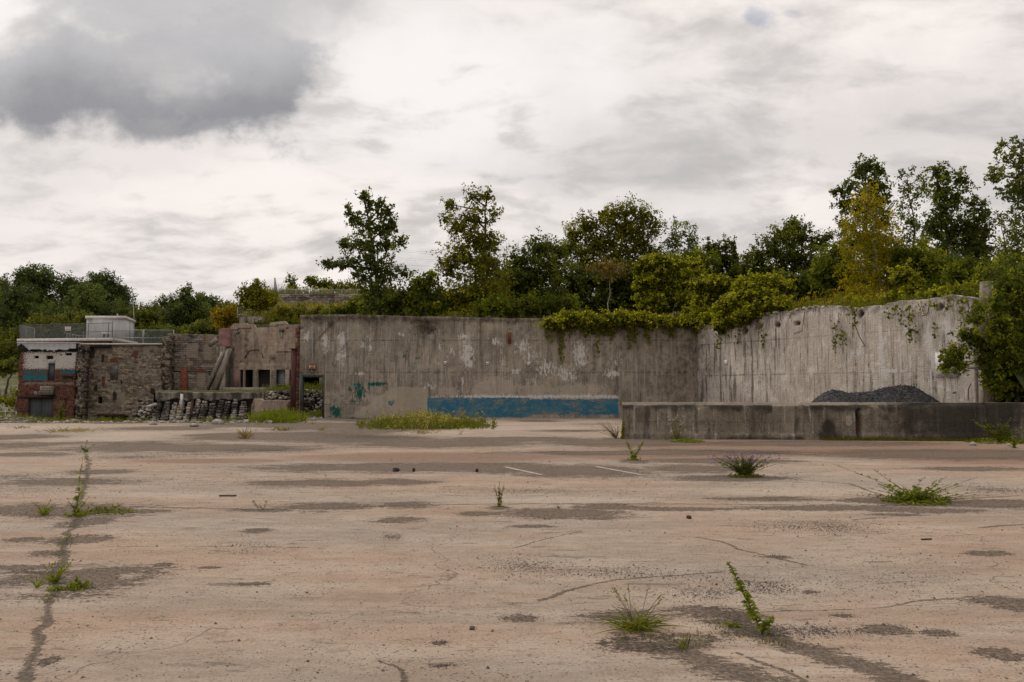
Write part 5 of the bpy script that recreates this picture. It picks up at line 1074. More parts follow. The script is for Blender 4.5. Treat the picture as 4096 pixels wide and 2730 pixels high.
# right section on tan facade
Yq = YA + 1.2; zq = fp(0, 785)[1] + .05
posts = [(F1(x, 700, Yq)[0], Yq, zq, F1(x, 668, Yq)[2]) for x in (948, 1195, 1203, 1452)]
fence('roof_fence', 'galvanised fence of three posts above the tan stone facade', 'fence', [(posts[0][0], Yq, zq, posts[0][3]), (posts[-1][0], Yq, zq, posts[-1][3])], posts, [[F1(948, 670, Yq), F1(1452, 673, Yq)], [F1(948, 735, Yq), F1(1440, 738, Yq)]], r=.035)
# stair railing
Yz = YA + 4
rr_ = [[F1(540, 692, Yz), F1(660, 718, Yz), F1(750, 720, Yz)]]
fence('stair_railing', 'low metal handrail sloping down beside the warning sign on the roof', 'railing', [], [(F1(x, 700, Yz)[0], Yz, zr, F1(x, y, Yz)[2]) for x, y in [(560, 694), (585, 701), (610, 706), (635, 712), (660, 717), (695, 684)]], rr_, r=.022, netting=False)
warn_sign(259.9, 1308, 283.5, 1325, Yr - .1, 'white warning sign with red top line hung on the rooftop fence')
# rooftop air unit
a = F1(850, 706, YA + 3); b = F1(900, 685, YA + 3); r = empty('air_unit', (a[0], YA + 3, zr), 'small white box on legs in front of the rooftop shed', 'air unit')
mb = MB(); mb.box(a[0], b[0], YA + 3, YA + 3.6, a[2], b[2]); mb.build('housing', M['white'], r)
for x in (a[0] + .1, b[0] - .15): mb = MB(); mb.box(x, x + .08, YA + 3.05, YA + 3.5, zr - .1, a[2]); mb.build('leg', M['dkmetal'], r)
# antenna masts
r = empty('antenna_mast', (F1(1122, 700, 97)[0], 97, 0), 'tall thin antenna mast with small crosspiece beside the rooftop shed', 'antenna')
mb = MB(); mb.tube([F1(1124, 790, 97), F1(1120, 560, 97), F1(1108, 325, 97)], [.06, .05, .035], 6); mb.build('mast', M['galv'], r)
mb = MB(); mb.tube([F1(1105, 327, 97), F1(1142, 328, 97)], .02, 5)
for x in (1118, 1128, 1138): mb.tube([F1(x, 320, 97), F1(x, 335, 97)], .012, 4)
mb.build('aerial', M['galv'], r)
mb = MB(); mb.tube([F1(1086, 780, 98), F1(1086, 340, 98)], [.035, .02], 5); tag(mb.build('antenna_mast', M['dkmetal']), 'thin dark pole just left of the taller antenna mast', 'antenna')
# bottom-left railing
Yl = 72; pz0 = gz(-49, Yl)
pp = [at(a_, b_, Yl) for a_, b_ in ((-30, 1649), (22, 1647), (65, 1647))]; pl = [at(a_, b_, Yl) for a_, b_ in ((-30, 1664), (22, 1664), (65, 1664))]
fence('site_railing', 'pale metal fence at the left edge below the gravel slope', 'fence', [(pp[0][0], Yl, float(pz0), pp[0][2]), (pp[1][0], Yl, float(pz0), pp[1][2])], [(p[0], Yl, float(pz0) - .2, p[2]) for p in pp], [pp, pl], r=.04)

# ------------------------------------------------------------------ upper hill: fences, stone wall
Yu = 60.0
u2 = lambda x, y, Y: at(*c2(x, y), Y)
posts = [(u2(x, 450, Yu)[0], Yu, float(hz_(u2(x, 450, Yu)[0], Yu)) - .3, u2(x, y, Yu)[2]) for x, y in [(785, 405), (865, 403), (1152, 405), (1375, 408), (1615, 412)]]
fence('hill_fence', 'chain link fence with thin grey posts just above the tan wall', 'fence', [(p[0], p[1], p[2] + .3, p[3]) for p in posts], posts, [[(posts[1][0], Yu, posts[1][3]), (posts[2][0], Yu, posts[2][3]), (posts[3][0], Yu, posts[3][3]), (posts[4][0], Yu, posts[4][3])], [u2(865, 478, Yu), u2(1152, 484, Yu)], [u2(785, 405, Yu), u2(865, 400, Yu)]], r=.022)
UW = Wall((0, 85.4)); up = lambda x, y: UW.p(*c2(x, y))
tag(panel('stone_wall', UW, up(1128, 300)[0], 2, up(1128, 400)[1] - 1.5, jag(profile([up(1128, 285), up(1300, 287), up(1560, 285), up(1800, 287), (5, up(1800, 287)[1])]), .10, 1.2), .8, M['stone_up'], cell=.14, front=lambda x, z: .12 * (fbm(x * 2, z * 3) - .5), masks={'red': UW.blobs([(*c2(1640, 310), 22, 14, .62)]), 'dark': lambda x, z: .5 * fbm(x, z * 2)}), 'crumbling coursed stone wall high on the hill under a thin railing', 'wall')
Yv = 86.2
posts = [(u2(x, 300, Yv)[0], Yv, u2(x, 290, Yv)[2] - .2, u2(x, 245, Yv)[2]) for x in (1150, 1305, 1512, 1720, 1860)]
fence('hill_railing', 'thin grey railing on top of the high stone wall', 'railing', [(posts[0][0], Yv, posts[0][2], posts[0][3]), (posts[-1][0], Yv, posts[-1][2], posts[-1][3])], posts, [[u2(1150, 243, Yv), u2(1860, 247, Yv)]], r=.03)
pts = [u2(1113, 270, 84.8), u2(1142, 268, 84.8), u2(1128, 200, 84.8), u2(1118, 136, 84.8), u2(1113, 140, 84.8)]
mb = MB(); mb.poly_prism([(p[0], p[2]) for p in pts], 84.8, 85.1); r = empty('pointed_sheet', (pts[0][0], 84.8, pts[0][2]), 'tall pointed grey metal sheet standing at the end of the high stone wall', 'metal sheet')
mb.build('sheet', M['flash'], r); mb = MB(); mb.tube([u2(1115, 300, 84.7), u2(1116, 140, 84.7)], .06, 6); mb.build('post', M['galv'], r)
mb = MB(); a = u2(800, 520, 56.5); b = u2(850, 492, 56.5); mb.box(a[0], b[0], 56.5, 57.5, a[2] - .6, b[2]); tag(mb.build('concrete_chunk', M['cap']), 'left one of two broken concrete blocks among weeds below the hill fence', 'concrete block', 'concrete blocks above the tan wall')
mb = MB(); a = u2(872, 545, 56.8); b = u2(1000, 486, 56.8); mb.box(a[0], b[0], 56.8, 57.8, a[2] - .6, b[2]); tag(mb.build('concrete_chunk', M['cap']), 'right and wider of two broken concrete blocks below the hill fence', 'concrete block', 'concrete blocks above the tan wall')
# power line behind the trees
pr = empty('power_pole', (ao(868, 700, 112)[0], 112, 8), 'utility pole hidden behind the tall left cottonwood, carrying thin wires', 'utility pole')
mb = MB(); q = ao(868, 560, 112); mb.tube([(q[0], 112, 8), (q[0], 112, q[2])], [.16, .11], 8); mb.build('pole', M['bark'], pr)
mb = MB(); mb.box(q[0] - .9, q[0] + .9, 111.9, 112.1, q[2] - .5, q[2] - .38); mb.build('crossarm', M['bark'], pr); mb = MB(); mb.box(q[0] - .9, q[0] + .9, 111.9, 112.1, q[2] - 3.4, q[2] - 3.28); mb.build('crossarm', M['bark'], pr)
for y0, y1 in ((571, 583), (575, 587), (589, 600), (593, 604), (607, 613)):
    mb = MB(); mb.tube([ao(868, y0, 112), ao(960, (y0 + y1) / 2 + 1, 112), ao(1100, y1 + 3, 112)], .009, 4); tag(mb.build('power_line', M['dkmetal']), 'thin wires crossing the sky between the two tall trees', 'wire', 'power lines')

# ------------------------------------------------------------------ foliage generators
def leaves(P, size, g, up=.35, aspect=.62, tipdir=None, tip=.0):
    n = len(P); size = np.broadcast_to(size, (n,)) * g.uniform(.45, 1.45, n)
    u = g.normal(size=(n, 3)); u[:, 2] -= .35
    if tipdir is not None: u = u * (1 - tip) + tipdir * tip * 2
    u /= np.linalg.norm(u, axis=1)[:, None] + 1e-9
    nn = g.normal(size=(n, 3)); nn[:, 2] += up * 2.2; v = np.cross(u, nn); v /= np.linalg.norm(v, axis=1)[:, None] + 1e-9
    s_ = size[:, None]
    V_ = np.stack([P, P + u * s_ * .45 + v * s_ * aspect / 2, P + u * s_, P + u * s_ * .45 - v * s_ * aspect / 2], 1).reshape(-1, 3)
    return V_, np.arange(4 * n).reshape(n, 4)
class Crown:
    def __init__(s): s.V = []; s.F = []; s.a = []; s.n = 0
    def add(s, V_, F_, var):
        s.V.append(V_); s.F.append(F_ + s.n); s.a.append(np.broadcast_to(var, (len(F_),))); s.n += len(V_)
    def build(s, name, mat, parent=None):
        V_ = np.concatenate(s.V)
        if parent is not None: V_ = V_ - np.array(parent.location)[None]
        return mesh(name, V_, [np.concatenate(s.F)], mat, parent, {'var': ('FACE', np.clip(np.concatenate(s.a), 0, 1))})
def lobe_leaves(cr, c, rx, ry, rz, leaf, dens, g, spiky=1.0, clump=.5, core=True, origin=None, hue=0.0):
    area = math.pi * rx * rz; per = 22
    n = max(60, int(1.25 * dens * area / (leaf * leaf * .155))); nt = max(8, n // per)
    d_ = g.normal(size=(nt, 3)); d_ /= np.linalg.norm(d_, axis=1)[:, None]
    R_ = np.array([rx, ry, rz]) * 1.06; r_ = g.random(nt) ** .42 * 1.0
    st = c + d_ * R_ * r_[:, None]
    tdir = d_ + np.array([0, 0, .55]) + g.normal(size=(nt, 3)) * .35; tdir /= np.linalg.norm(tdir, axis=1)[:, None]
    tl = np.clip(.30 * (rx + rz) / 2, leaf * 1.2, leaf * 4.5) * g.uniform(.5, 1.2, nt) * (1 + (spiky - 1) * 2.2 * (g.random(nt) < .3))
    end = st + tdir * tl[:, None]
    t = g.random((nt, per)) ** .9
    P = st[:, None] + t[..., None] * (end - st)[:, None] + g.normal(size=(nt, per, 3)) * (leaf * (1.0 - .6 * t))[..., None] * clump * 2
    hue = hue + g.normal(0, .13)
    var = np.clip(g.normal(.42 + hue, .20, nt)[:, None] + g.normal(0, .17, (nt, per)), 0, 1)
    V_, F_ = leaves(P.reshape(-1, 3), leaf, g); cr.add(V_, F_, var.ravel())
    if core:
        m_ = max(20, int(n * .12)); d2 = g.normal(size=(m_, 3)); d2 /= np.linalg.norm(d2, axis=1)[:, None]
        P = c + d2 * R_ * (g.random(m_) ** .5 * .66)[:, None]; V_, F_ = leaves(P, leaf * 2.2, g, aspect=.8); cr.add(V_, F_, g.uniform(0, .25, m_))  # inner leaves coloured dark to stand for shade inside the crown
    return st
def tree(name, label, cat, base, Y, lobes, mat, leaf=.15, dens=1.6, r0=.12, spiky=1.25, clump=.5, group=None, seed=0, bark='bark', zb=None, core=True, limbs=True, trunk_top=None, hue=0.0):
    """base: overview x of trunk; lobes: (cx,cy,rx,ry[,dY[,density factor]]) in overview pixels on the plane at Y"""
    g = np.random.default_rng(seed); bx = ao(base, 700, Y)[0]; bz = float(hz_(bx, Y)) - .1 if zb is None else zb
    rt = empty(name, (bx, Y, bz), label, cat, group)
    cr = Crown(); k = Y / 1723.; C_ = []
    for lb_ in lobes:
        cx, cy, rx, ry = lb_[:4]; dY = lb_[4] if len(lb_) > 4 else g.uniform(-.3, .3) * rx * k; df_ = lb_[5] if len(lb_) > 5 else 1.0
        c = ao(cx, cy, Y + dY); C_.append((c, rx * k, ry * k, df_))
    top = max(C_, key=lambda q: q[0][2]); tz_ = top[0][2] if trunk_top is None else trunk_top
    tp_ = np.array([top[0][0], top[0][1], tz_]); b0 = np.array([bx, Y, bz]); n_ = 8
    tr = MB(); f_ = np.linspace(0, 1, n_)[:, None]; path = b0 * (1 - f_) + tp_ * f_; path[1:-1] += g.normal(size=(n_ - 2, 3)) * .06 * np.array([1, 1, .2]) * max(1, r0 / .12)
    path[:, 0] = b0[0] + (tp_[0] - b0[0]) * f_[:, 0] ** 1.5 + (path[:, 0] - (b0[0] + (tp_[0] - b0[0]) * f_[:, 0]))
    tr.tube(path, r0 * (1 - .85 * f_[:, 0]), 7)
    for c, rx, rz, df_ in C_:
        h0 = bz + max(.15, min(.92, (c[2] - rz * .9 - bz) / max(.1, tz_ - bz))) * (tz_ - bz); pz = np.array([np.interp(h0, path[:, 2], path[:, i]) for i in range(3)])
        if limbs:
            mid = (pz + c) / 2 + np.array([0, 0, -.08 * rz]); rr0 = r0 * .45; tr.tube([pz, mid, c], [rr0, rr0 * .6, rr0 * .25], 5)
        en = lobe_leaves(cr, c, rx, max(rx * .8, .35), rz, leaf, dens * df_, g, spiky, clump, core, pz, hue)
        if limbs:
            for e in en[:: max(1, len(en) // 6)][:6]: tr.tube([c, (c + e) / 2 + [0, 0, .03], e], [rr0 * .35, rr0 * .2, .006], 4)
    tr.build('trunk', M[bark], rt); cr.build('crown', L[mat], rt); return rt

# ------------------------------------------------------------------ trees behind the long wall
TB = 'trees growing behind the long wall'
tree('cottonwood', 'tall dark cottonwood with side sprays, leftmost tree above the long wall', 'tree', 872, 46, [(848, 468, 14, 30), (872, 478, 12, 32), (893, 485, 12, 30), (836, 452, 6, 14), (850, 520, 32, 26), (885, 525, 24, 28), (815, 505, 20, 22), (800, 486, 7, 10), (840, 565, 42, 26), (890, 562, 30, 20), (922, 555, 16, 12), (903, 520, 12, 16), (803, 565, 22, 14), (788, 555, 8, 12), (850, 600, 50, 26), (800, 608, 30, 16), (768, 605, 22, 12), (752, 606, 8, 12), (880, 630, 40, 30), (860, 670, 45, 34), (870, 705, 52, 22), (930, 628, 14, 9), (828, 636, 26, 18)], 'cotton', .145, .8, .14, 1.9, .4, TB, 1)
tree('poplar', 'tall olive green tree with open spreading top, second from the left above the wall', 'tree', 1108, 44, [(1090, 455, 30, 22, 0, .6), (1120, 450, 18, 20, 0, .7), (1035, 470, 26, 16, 0, .6), (1022, 500, 18, 14, 0, .6), (1090, 500, 40, 30, 0, .8), (1135, 495, 16, 22, 0, .6), (1050, 520, 30, 22), (1095, 550, 42, 34), (1130, 560, 24, 30), (1060, 590, 45, 35), (1110, 610, 55, 45), (1035, 620, 30, 28), (1090, 670, 70, 45), (1130, 690, 50, 34), (1045, 690, 40, 30)], 'olive', .125, .9, .16, 1.9, .5, TB, 2)
tree('bush', 'dark shrubby undergrowth directly right of the leftmost cottonwood', 'bush', 935, 44, [(920, 690, 30, 34), (955, 680, 24, 34), (900, 700, 22, 28)], 'dark', .16, 1.4, .04, 1.2, .5, TB, 3)
tree('sumac', 'small feathery sumac with drooping leaflets between the two tall left trees', 'tree', 975, 43, [(985, 640, 26, 12, 0, .7), (965, 650, 18, 9, 0, .7), (985, 680, 35, 30), (1010, 700, 22, 24), (960, 705, 30, 20)], 'mid', .20, 1.1, .04, 1.3, .6, TB, 4)
tree('dark_tree', 'dark leafy tree filling the gap right of the tall olive tree', 'tree', 1210, 48, [(1195, 600, 34, 30), (1240, 575, 40, 32), (1225, 640, 60, 45), (1180, 660, 40, 45), (1270, 620, 40, 45), (1250, 690, 60, 38), (1285, 575, 24, 20)], 'dark', .13, 1.2, .14, 1.8, .5, TB, 5)
tree('broad_tree', 'broad olive green tree with rounded crown at the middle of the wall', 'tree', 1400, 50, [(1440, 485, 40, 22, 0, .8), (1480, 495, 32, 24, 0, .75), (1505, 520, 22, 26, 0, .7), (1400, 500, 36, 24), (1355, 520, 36, 26), (1320, 540, 26, 26), (1310, 570, 26, 24), (1440, 530, 60, 34), (1380, 560, 60, 36), (1470, 560, 45, 36, 0, .8), (1420, 600, 80, 40), (1340, 610, 50, 40), (1500, 600, 34, 40)], 'olive', .125, 1.0, .2, 1.9, .5, TB, 6)
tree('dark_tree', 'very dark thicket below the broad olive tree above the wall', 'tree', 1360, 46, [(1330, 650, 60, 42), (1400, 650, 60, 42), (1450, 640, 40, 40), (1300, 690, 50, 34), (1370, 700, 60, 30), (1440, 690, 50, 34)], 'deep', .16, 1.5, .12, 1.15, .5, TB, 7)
tree('sumac', 'small flat-topped reddish sumac on a thin forked trunk before the dark thicket', 'tree', 1398, 40.5, [(1375, 618, 20, 7, 0, .8), (1400, 612, 22, 8, 0, .8), (1420, 620, 16, 8, 0, .7), (1395, 632, 18, 8, 0, .6)], 'red', .16, .9, .05, 1.2, .6, TB, 8, bark='barkp', core=False)
for i, (bx_, ty, ht) in enumerate([(1553, 520, 60), (1575, 530, 50), (1600, 540, 45), (1535, 545, 50)]):
    tree('sapling', ['tallest wispy leaning sapling right of the broad olive tree', 'thin upright wispy sapling between its neighbours against the sky', 'rightmost thin wispy sapling against the sky right of the broad tree', 'short ragged wispy sapling touching the broad olive tree'][i], 'sapling', bx_ + 14, 49, [(bx_, ty, 7, 26, 0, .5), (bx_ + 6, ty + 35, 12, 22, 0, .6), (bx_ - 8 + 20 * (i % 2), ty + 20, 6, 20, 0, .5), (bx_ + 10, ty + 65, 18, 24)], 'cotton', .14, .9, .035, 1.3, .6, 'wispy saplings against the sky', 20 + i, core=False)
tree('bush', 'spiky dark bush with upright tips above the vine mounds', 'bush', 1655, 47, [(1628, 570, 8, 22, 0, .9), (1645, 575, 8, 26), (1668, 568, 8, 26), (1685, 572, 8, 26), (1655, 600, 34, 30), (1640, 640, 40, 34), (1690, 630, 26, 34)], 'dark', .13, 1.4, .06, 1.35, .4, TB, 9)
tree('dark_tree', 'dark rounded tree right of centre with dense glossy crown', 'tree', 1825, 44, [(1822, 520, 26, 22), (1800, 545, 34, 26), (1840, 545, 30, 28), (1775, 575, 40, 28), (1735, 595, 34, 26), (1880, 560, 30, 24, 0, .7), (1900, 545, 16, 14, 0, .6), (1830, 600, 60, 40), (1760, 630, 55, 34), (1880, 620, 40, 40), (1715, 625, 26, 26)], 'dark', .125, 1.2, .16, 1.8, .5, TB, 10)
tree('cottonwood', 'tallest dark cottonwood behind the yellowing poplar', 'tree', 1990, 50, [(1990, 385, 24, 24), (2015, 395, 20, 22), (1972, 395, 14, 20), (2005, 430, 34, 30), (1950, 430, 22, 22, 0, .8), (1927, 440, 10, 14, 0, .7), (1940, 470, 26, 22), (2025, 460, 26, 30), (1985, 480, 40, 34), (1945, 520, 26, 26, 0, .8), (2030, 510, 24, 34), (1960, 560, 34, 30), (2000, 560, 40, 40)], 'cotton', .145, .9, .18, 1.8, .4, TB, 12)
tree('poplar', 'yellowing conical poplar with pale straight trunk near the right wall', 'tree', 2022, 34.5, [(1992, 430, 14, 22, 0, .8), (1985, 470, 30, 30, 0, .9), (2015, 490, 26, 34, 0, .9), (1965, 520, 34, 32), (2020, 540, 42, 34), (1985, 570, 50, 36), (2045, 590, 36, 34), (1960, 610, 36, 34), (2010, 630, 56, 34), (1975, 665, 40, 26, 0, .7), (2040, 660, 36, 26, 0, .6)], 'yellow', .115, 1.05, .10, 1.25, .6, TB, 13, bark='barkp', core=False, hue=.04)
tree('cottonwood', 'thin pale cottonwood just right of the yellowing poplar', 'tree', 2105, 47, [(2085, 405, 18, 18, 0, .5), (2110, 410, 18, 18, 0, .5), (2075, 435, 16, 18, 0, .5), (2098, 450, 30, 24, 0, .6), (2120, 440, 14, 24, 0, .5), (2090, 490, 34, 30, 0, .7), (2105, 530, 36, 34, 0, .8), (2085, 570, 34, 34)], 'cotton', .15, 1.0, .10, 1.3, .5, TB, 14, core=False)
tree('cottonwood', 'dense dark cottonwood with two tops left of its shorter neighbour', 'tree', 2175, 44, [(2152, 395, 16, 20), (2172, 400, 14, 24), (2160, 435, 26, 26), (2212, 415, 22, 24), (2190, 460, 30, 34), (2165, 480, 30, 34), (2180, 530, 45, 40), (2170, 580, 45, 40), (2140, 520, 20, 34)], 'cotton', .14, .95, .14, 1.8, .4, TB, 15)
tree('cottonwood', 'shorter dark cottonwood right of the two-topped one', 'tree', 2250, 44, [(2238, 470, 16, 20), (2255, 490, 22, 26), (2235, 520, 30, 32), (2262, 540, 24, 34), (2245, 580, 38, 40), (2225, 560, 24, 34)], 'cotton', .14, 1.0, .12, 1.8, .4, TB, 16)
tree('cottonwood', 'tall pale-stemmed cottonwood cut off by the right edge', 'tree', 2368, 30, [(2312, 335, 16, 26, 0, .8), (2345, 330, 14, 26), (2315, 370, 20, 18, 0, .8), (2350, 375, 24, 24), (2300, 400, 22, 14, 0, .8), (2285, 402, 14, 8, 0, .7), (2325, 425, 30, 20, 0, .9), (2350, 460, 28, 26), (2315, 455, 20, 14, 0, .8), (2345, 500, 24, 22), (2370, 420, 30, 60), (2375, 540, 30, 40)], 'cotton', .13, 1.15, .13, 1.25, .4, TB, 17, bark='barkp', core=False)
tree('sapling', 'thin light green sapling tree low at the right edge', 'sapling', 2318, 33, [(2300, 500, 10, 14, 0, .5), (2310, 525, 20, 18, 0, .6), (2335, 520, 20, 20, 0, .6), (2300, 560, 18, 22, 0, .7), (2330, 560, 30, 30, 0, .8), (2310, 595, 34, 26), (2345, 600, 30, 30)], 'mid', .11, 1.0, .06, 1.3, .5, TB, 18, core=False)
# understorey
for i, (nm, cat_, base, Y, lobes, mt, lf, lab) in enumerate([
    ('bush', 'bush', 1130, 41, [(1130, 700, 30, 24), (1160, 708, 34, 20), (1105, 712, 20, 14)], 'bright', .14, 'light green bush at the foot of the tall olive tree'),
    ('bush', 'bush', 1230, 41.5, [(1215, 700, 40, 26), (1265, 705, 40, 22), (1180, 708, 30, 18), (1300, 700, 30, 22)], 'mid', .14, 'tangled low bush above the wall cap left of the hanging vine'),
    ('bush', 'bush', 1600, 45, [(1570, 610, 40, 30), (1610, 600, 40, 26), (1590, 640, 50, 30)], 'mid', .14, 'green bush behind the large rounded vine mound'),
    ('bush', 'bush', 1930, 38, [(1920, 590, 34, 34), (1950, 620, 40, 34), (1895, 630, 30, 34), (1930, 650, 40, 26)], 'mid', .14, 'bright green bush left of the yellowing poplar'),
    ('bush', 'bush', 1850, 42, [(1830, 650, 50, 24), (1880, 660, 40, 24), (1790, 650, 34, 22)], 'dark', .14, 'low dark bush under the rounded tree'),
    ('bush', 'bush', 2120, 34, [(2080, 600, 34, 40), (2120, 610, 45, 50), (2160, 630, 45, 45), (2100, 660, 50, 34), (2150, 670, 45, 24)], 'mid', .13, 'large green bush right of the yellowing poplar'),
    ('pine', 'tree', 2190, 36, [(2170, 595, 34, 12), (2200, 610, 36, 14), (2180, 630, 44, 18), (2220, 640, 40, 20)], 'far', .12, 'small dark pine between the big bush and the cottonwoods'),
    ('bush', 'bush', 2230, 30, [(2200, 640, 45, 34), (2240, 655, 40, 34), (2170, 668, 40, 22), (2270, 640, 30, 34), (2225, 610, 24, 18)], 'mid', .13, 'yellow green bush just left of the concrete end pillar'),
    ('bush', 'bush', 2310, 28, [(2300, 630, 45, 38), (2345, 640, 40, 45), (2330, 690, 45, 40), (2300, 680, 30, 34)], 'mid', .12, 'tall green thicket above and behind the end pillar'),
    ('bush', 'bush', 2320, 25.9, [(2320, 730, 45, 45), (2345, 790, 45, 60), (2310, 790, 30, 45), (2295, 840, 30, 40), (2330, 860, 45, 45), (2290, 740, 18, 40), (2345, 910, 40, 30), (2300, 900, 30, 34), (2320, 640, 40, 50)], 'dark', .11, 'dark dense bush behind the low wall right of the pillar'),
    ]):
    tree(nm, lab, cat_, base, Y, lobes, mt, lf, 1.5, .05, 1.25, .55, None, 40 + i, zb=None if base < 2300 or Y > 26 else 3.0)
tree('bush', 'large overhanging bush reaching leftward across the pale wall by the pillar', 'bush', 2330, 23.9, [(2290, 795, 34, 26), (2325, 800, 40, 36), (2260, 790, 24, 16), (2230, 785, 24, 14), (2205, 805, 24, 16), (2180, 825, 16, 20, 0, .9), (2170, 840, 9, 18, 0, .8), (2220, 765, 20, 10, 0, .6), (2240, 735, 16, 14, 0, .6), (2250, 710, 14, 14, 0, .6), (2265, 830, 22, 24, 0, .7), (2300, 850, 34, 34), (2340, 850, 34, 44), (2320, 900, 36, 18), (2205, 842, 10, 10, 0, .6), (2350, 760, 34, 30), (2300, 750, 26, 30), (2290, 700, 20, 30), (2285, 880, 22, 30), (2345, 700, 30, 50), (2320, 660, 34, 40)], 'mid', .095, 1.6, .07, 1.25, .5, None, 60, zb=1.0, hue=.05)
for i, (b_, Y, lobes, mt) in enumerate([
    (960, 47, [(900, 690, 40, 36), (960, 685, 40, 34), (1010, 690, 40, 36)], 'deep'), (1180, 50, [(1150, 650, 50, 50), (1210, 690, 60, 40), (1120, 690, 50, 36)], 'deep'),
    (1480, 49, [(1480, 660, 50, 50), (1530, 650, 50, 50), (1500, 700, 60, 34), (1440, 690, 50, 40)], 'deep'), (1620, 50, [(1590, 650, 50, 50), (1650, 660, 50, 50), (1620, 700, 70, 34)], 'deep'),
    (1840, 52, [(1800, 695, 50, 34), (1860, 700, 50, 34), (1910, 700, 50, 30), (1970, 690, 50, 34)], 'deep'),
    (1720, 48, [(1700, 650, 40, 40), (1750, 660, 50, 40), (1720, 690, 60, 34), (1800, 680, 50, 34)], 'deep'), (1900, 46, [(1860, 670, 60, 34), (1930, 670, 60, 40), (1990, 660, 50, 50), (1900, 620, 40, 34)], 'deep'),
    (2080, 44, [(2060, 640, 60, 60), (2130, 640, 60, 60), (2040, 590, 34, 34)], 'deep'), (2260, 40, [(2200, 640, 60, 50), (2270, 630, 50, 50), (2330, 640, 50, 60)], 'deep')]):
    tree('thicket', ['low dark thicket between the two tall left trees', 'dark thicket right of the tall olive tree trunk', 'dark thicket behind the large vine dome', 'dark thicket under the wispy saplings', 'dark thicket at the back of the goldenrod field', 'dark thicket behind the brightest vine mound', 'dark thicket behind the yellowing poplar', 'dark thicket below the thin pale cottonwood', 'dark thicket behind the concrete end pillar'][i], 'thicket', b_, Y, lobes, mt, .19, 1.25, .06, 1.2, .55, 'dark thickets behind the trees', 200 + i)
# upper-left hill shrubs
for i, (nm, cat_, base, Y, lobes, mt, lf, lab) in enumerate([
    ('bush', 'bush', 580, 57.5, [(575, 675, 22, 22), (600, 680, 26, 22), (560, 685, 14, 24, 0, .8), (615, 692, 28, 16), (590, 700, 40, 14), (592, 655, 12, 12, 0, .7)], 'olive', .16, 'olive bush standing left of the metal sheet on the hill'),
    ('bush', 'bush', 516, 57.0, [(505, 725, 18, 18), (525, 722, 20, 20), (515, 742, 26, 14), (540, 740, 12, 12)], 'orange', .16, 'yellow orange bush at the left end of the tan wall'),
    ('bush', 'bush', 672, 90, [(670, 645, 12, 12, 0, .6), (675, 660, 16, 10, 0, .7)], 'mid', .22, 'small loose shrub left of the rounder one on the high plateau'),
    ('bush', 'bush', 725, 92, [(715, 645, 18, 12, 0, .8), (735, 655, 26, 12), (755, 658, 16, 8)], 'mid', .22, 'rounder dark shrub on the high plateau behind the railing'),
    ('bush', 'bush', 800, 92, [(790, 660, 26, 8), (820, 662, 22, 8), (775, 662, 16, 6)], 'olive', .22, 'low olive shrub on the high plateau beside the cottonwood'),
    ('bush', 'bush', 800, 56, [(790, 715, 30, 12), (820, 705, 26, 20), (760, 718, 24, 8), (840, 700, 20, 24)], 'mid', .15, 'green bush left of the cottonwood foot by the hill fence'),
    ('bush', 'bush', 640, 58.5, [(650, 722, 26, 16), (690, 722, 26, 14), (730, 720, 22, 14)], 'olive', .15, 'scrubby bush behind the hill fence below the high stone wall'),
    ('bush', 'bush', 650, 56.2, [(640, 738, 16, 9), (665, 742, 14, 8), (600, 745, 12, 7), (716, 742, 18, 9)], 'mid', .13, 'low green bush on the broken top of the tan wall'),
    ]):
    tree(nm, lab, cat_, base, Y, lobes, mt, lf, 1.5, .04, 1.3, .6, None, 80 + i)
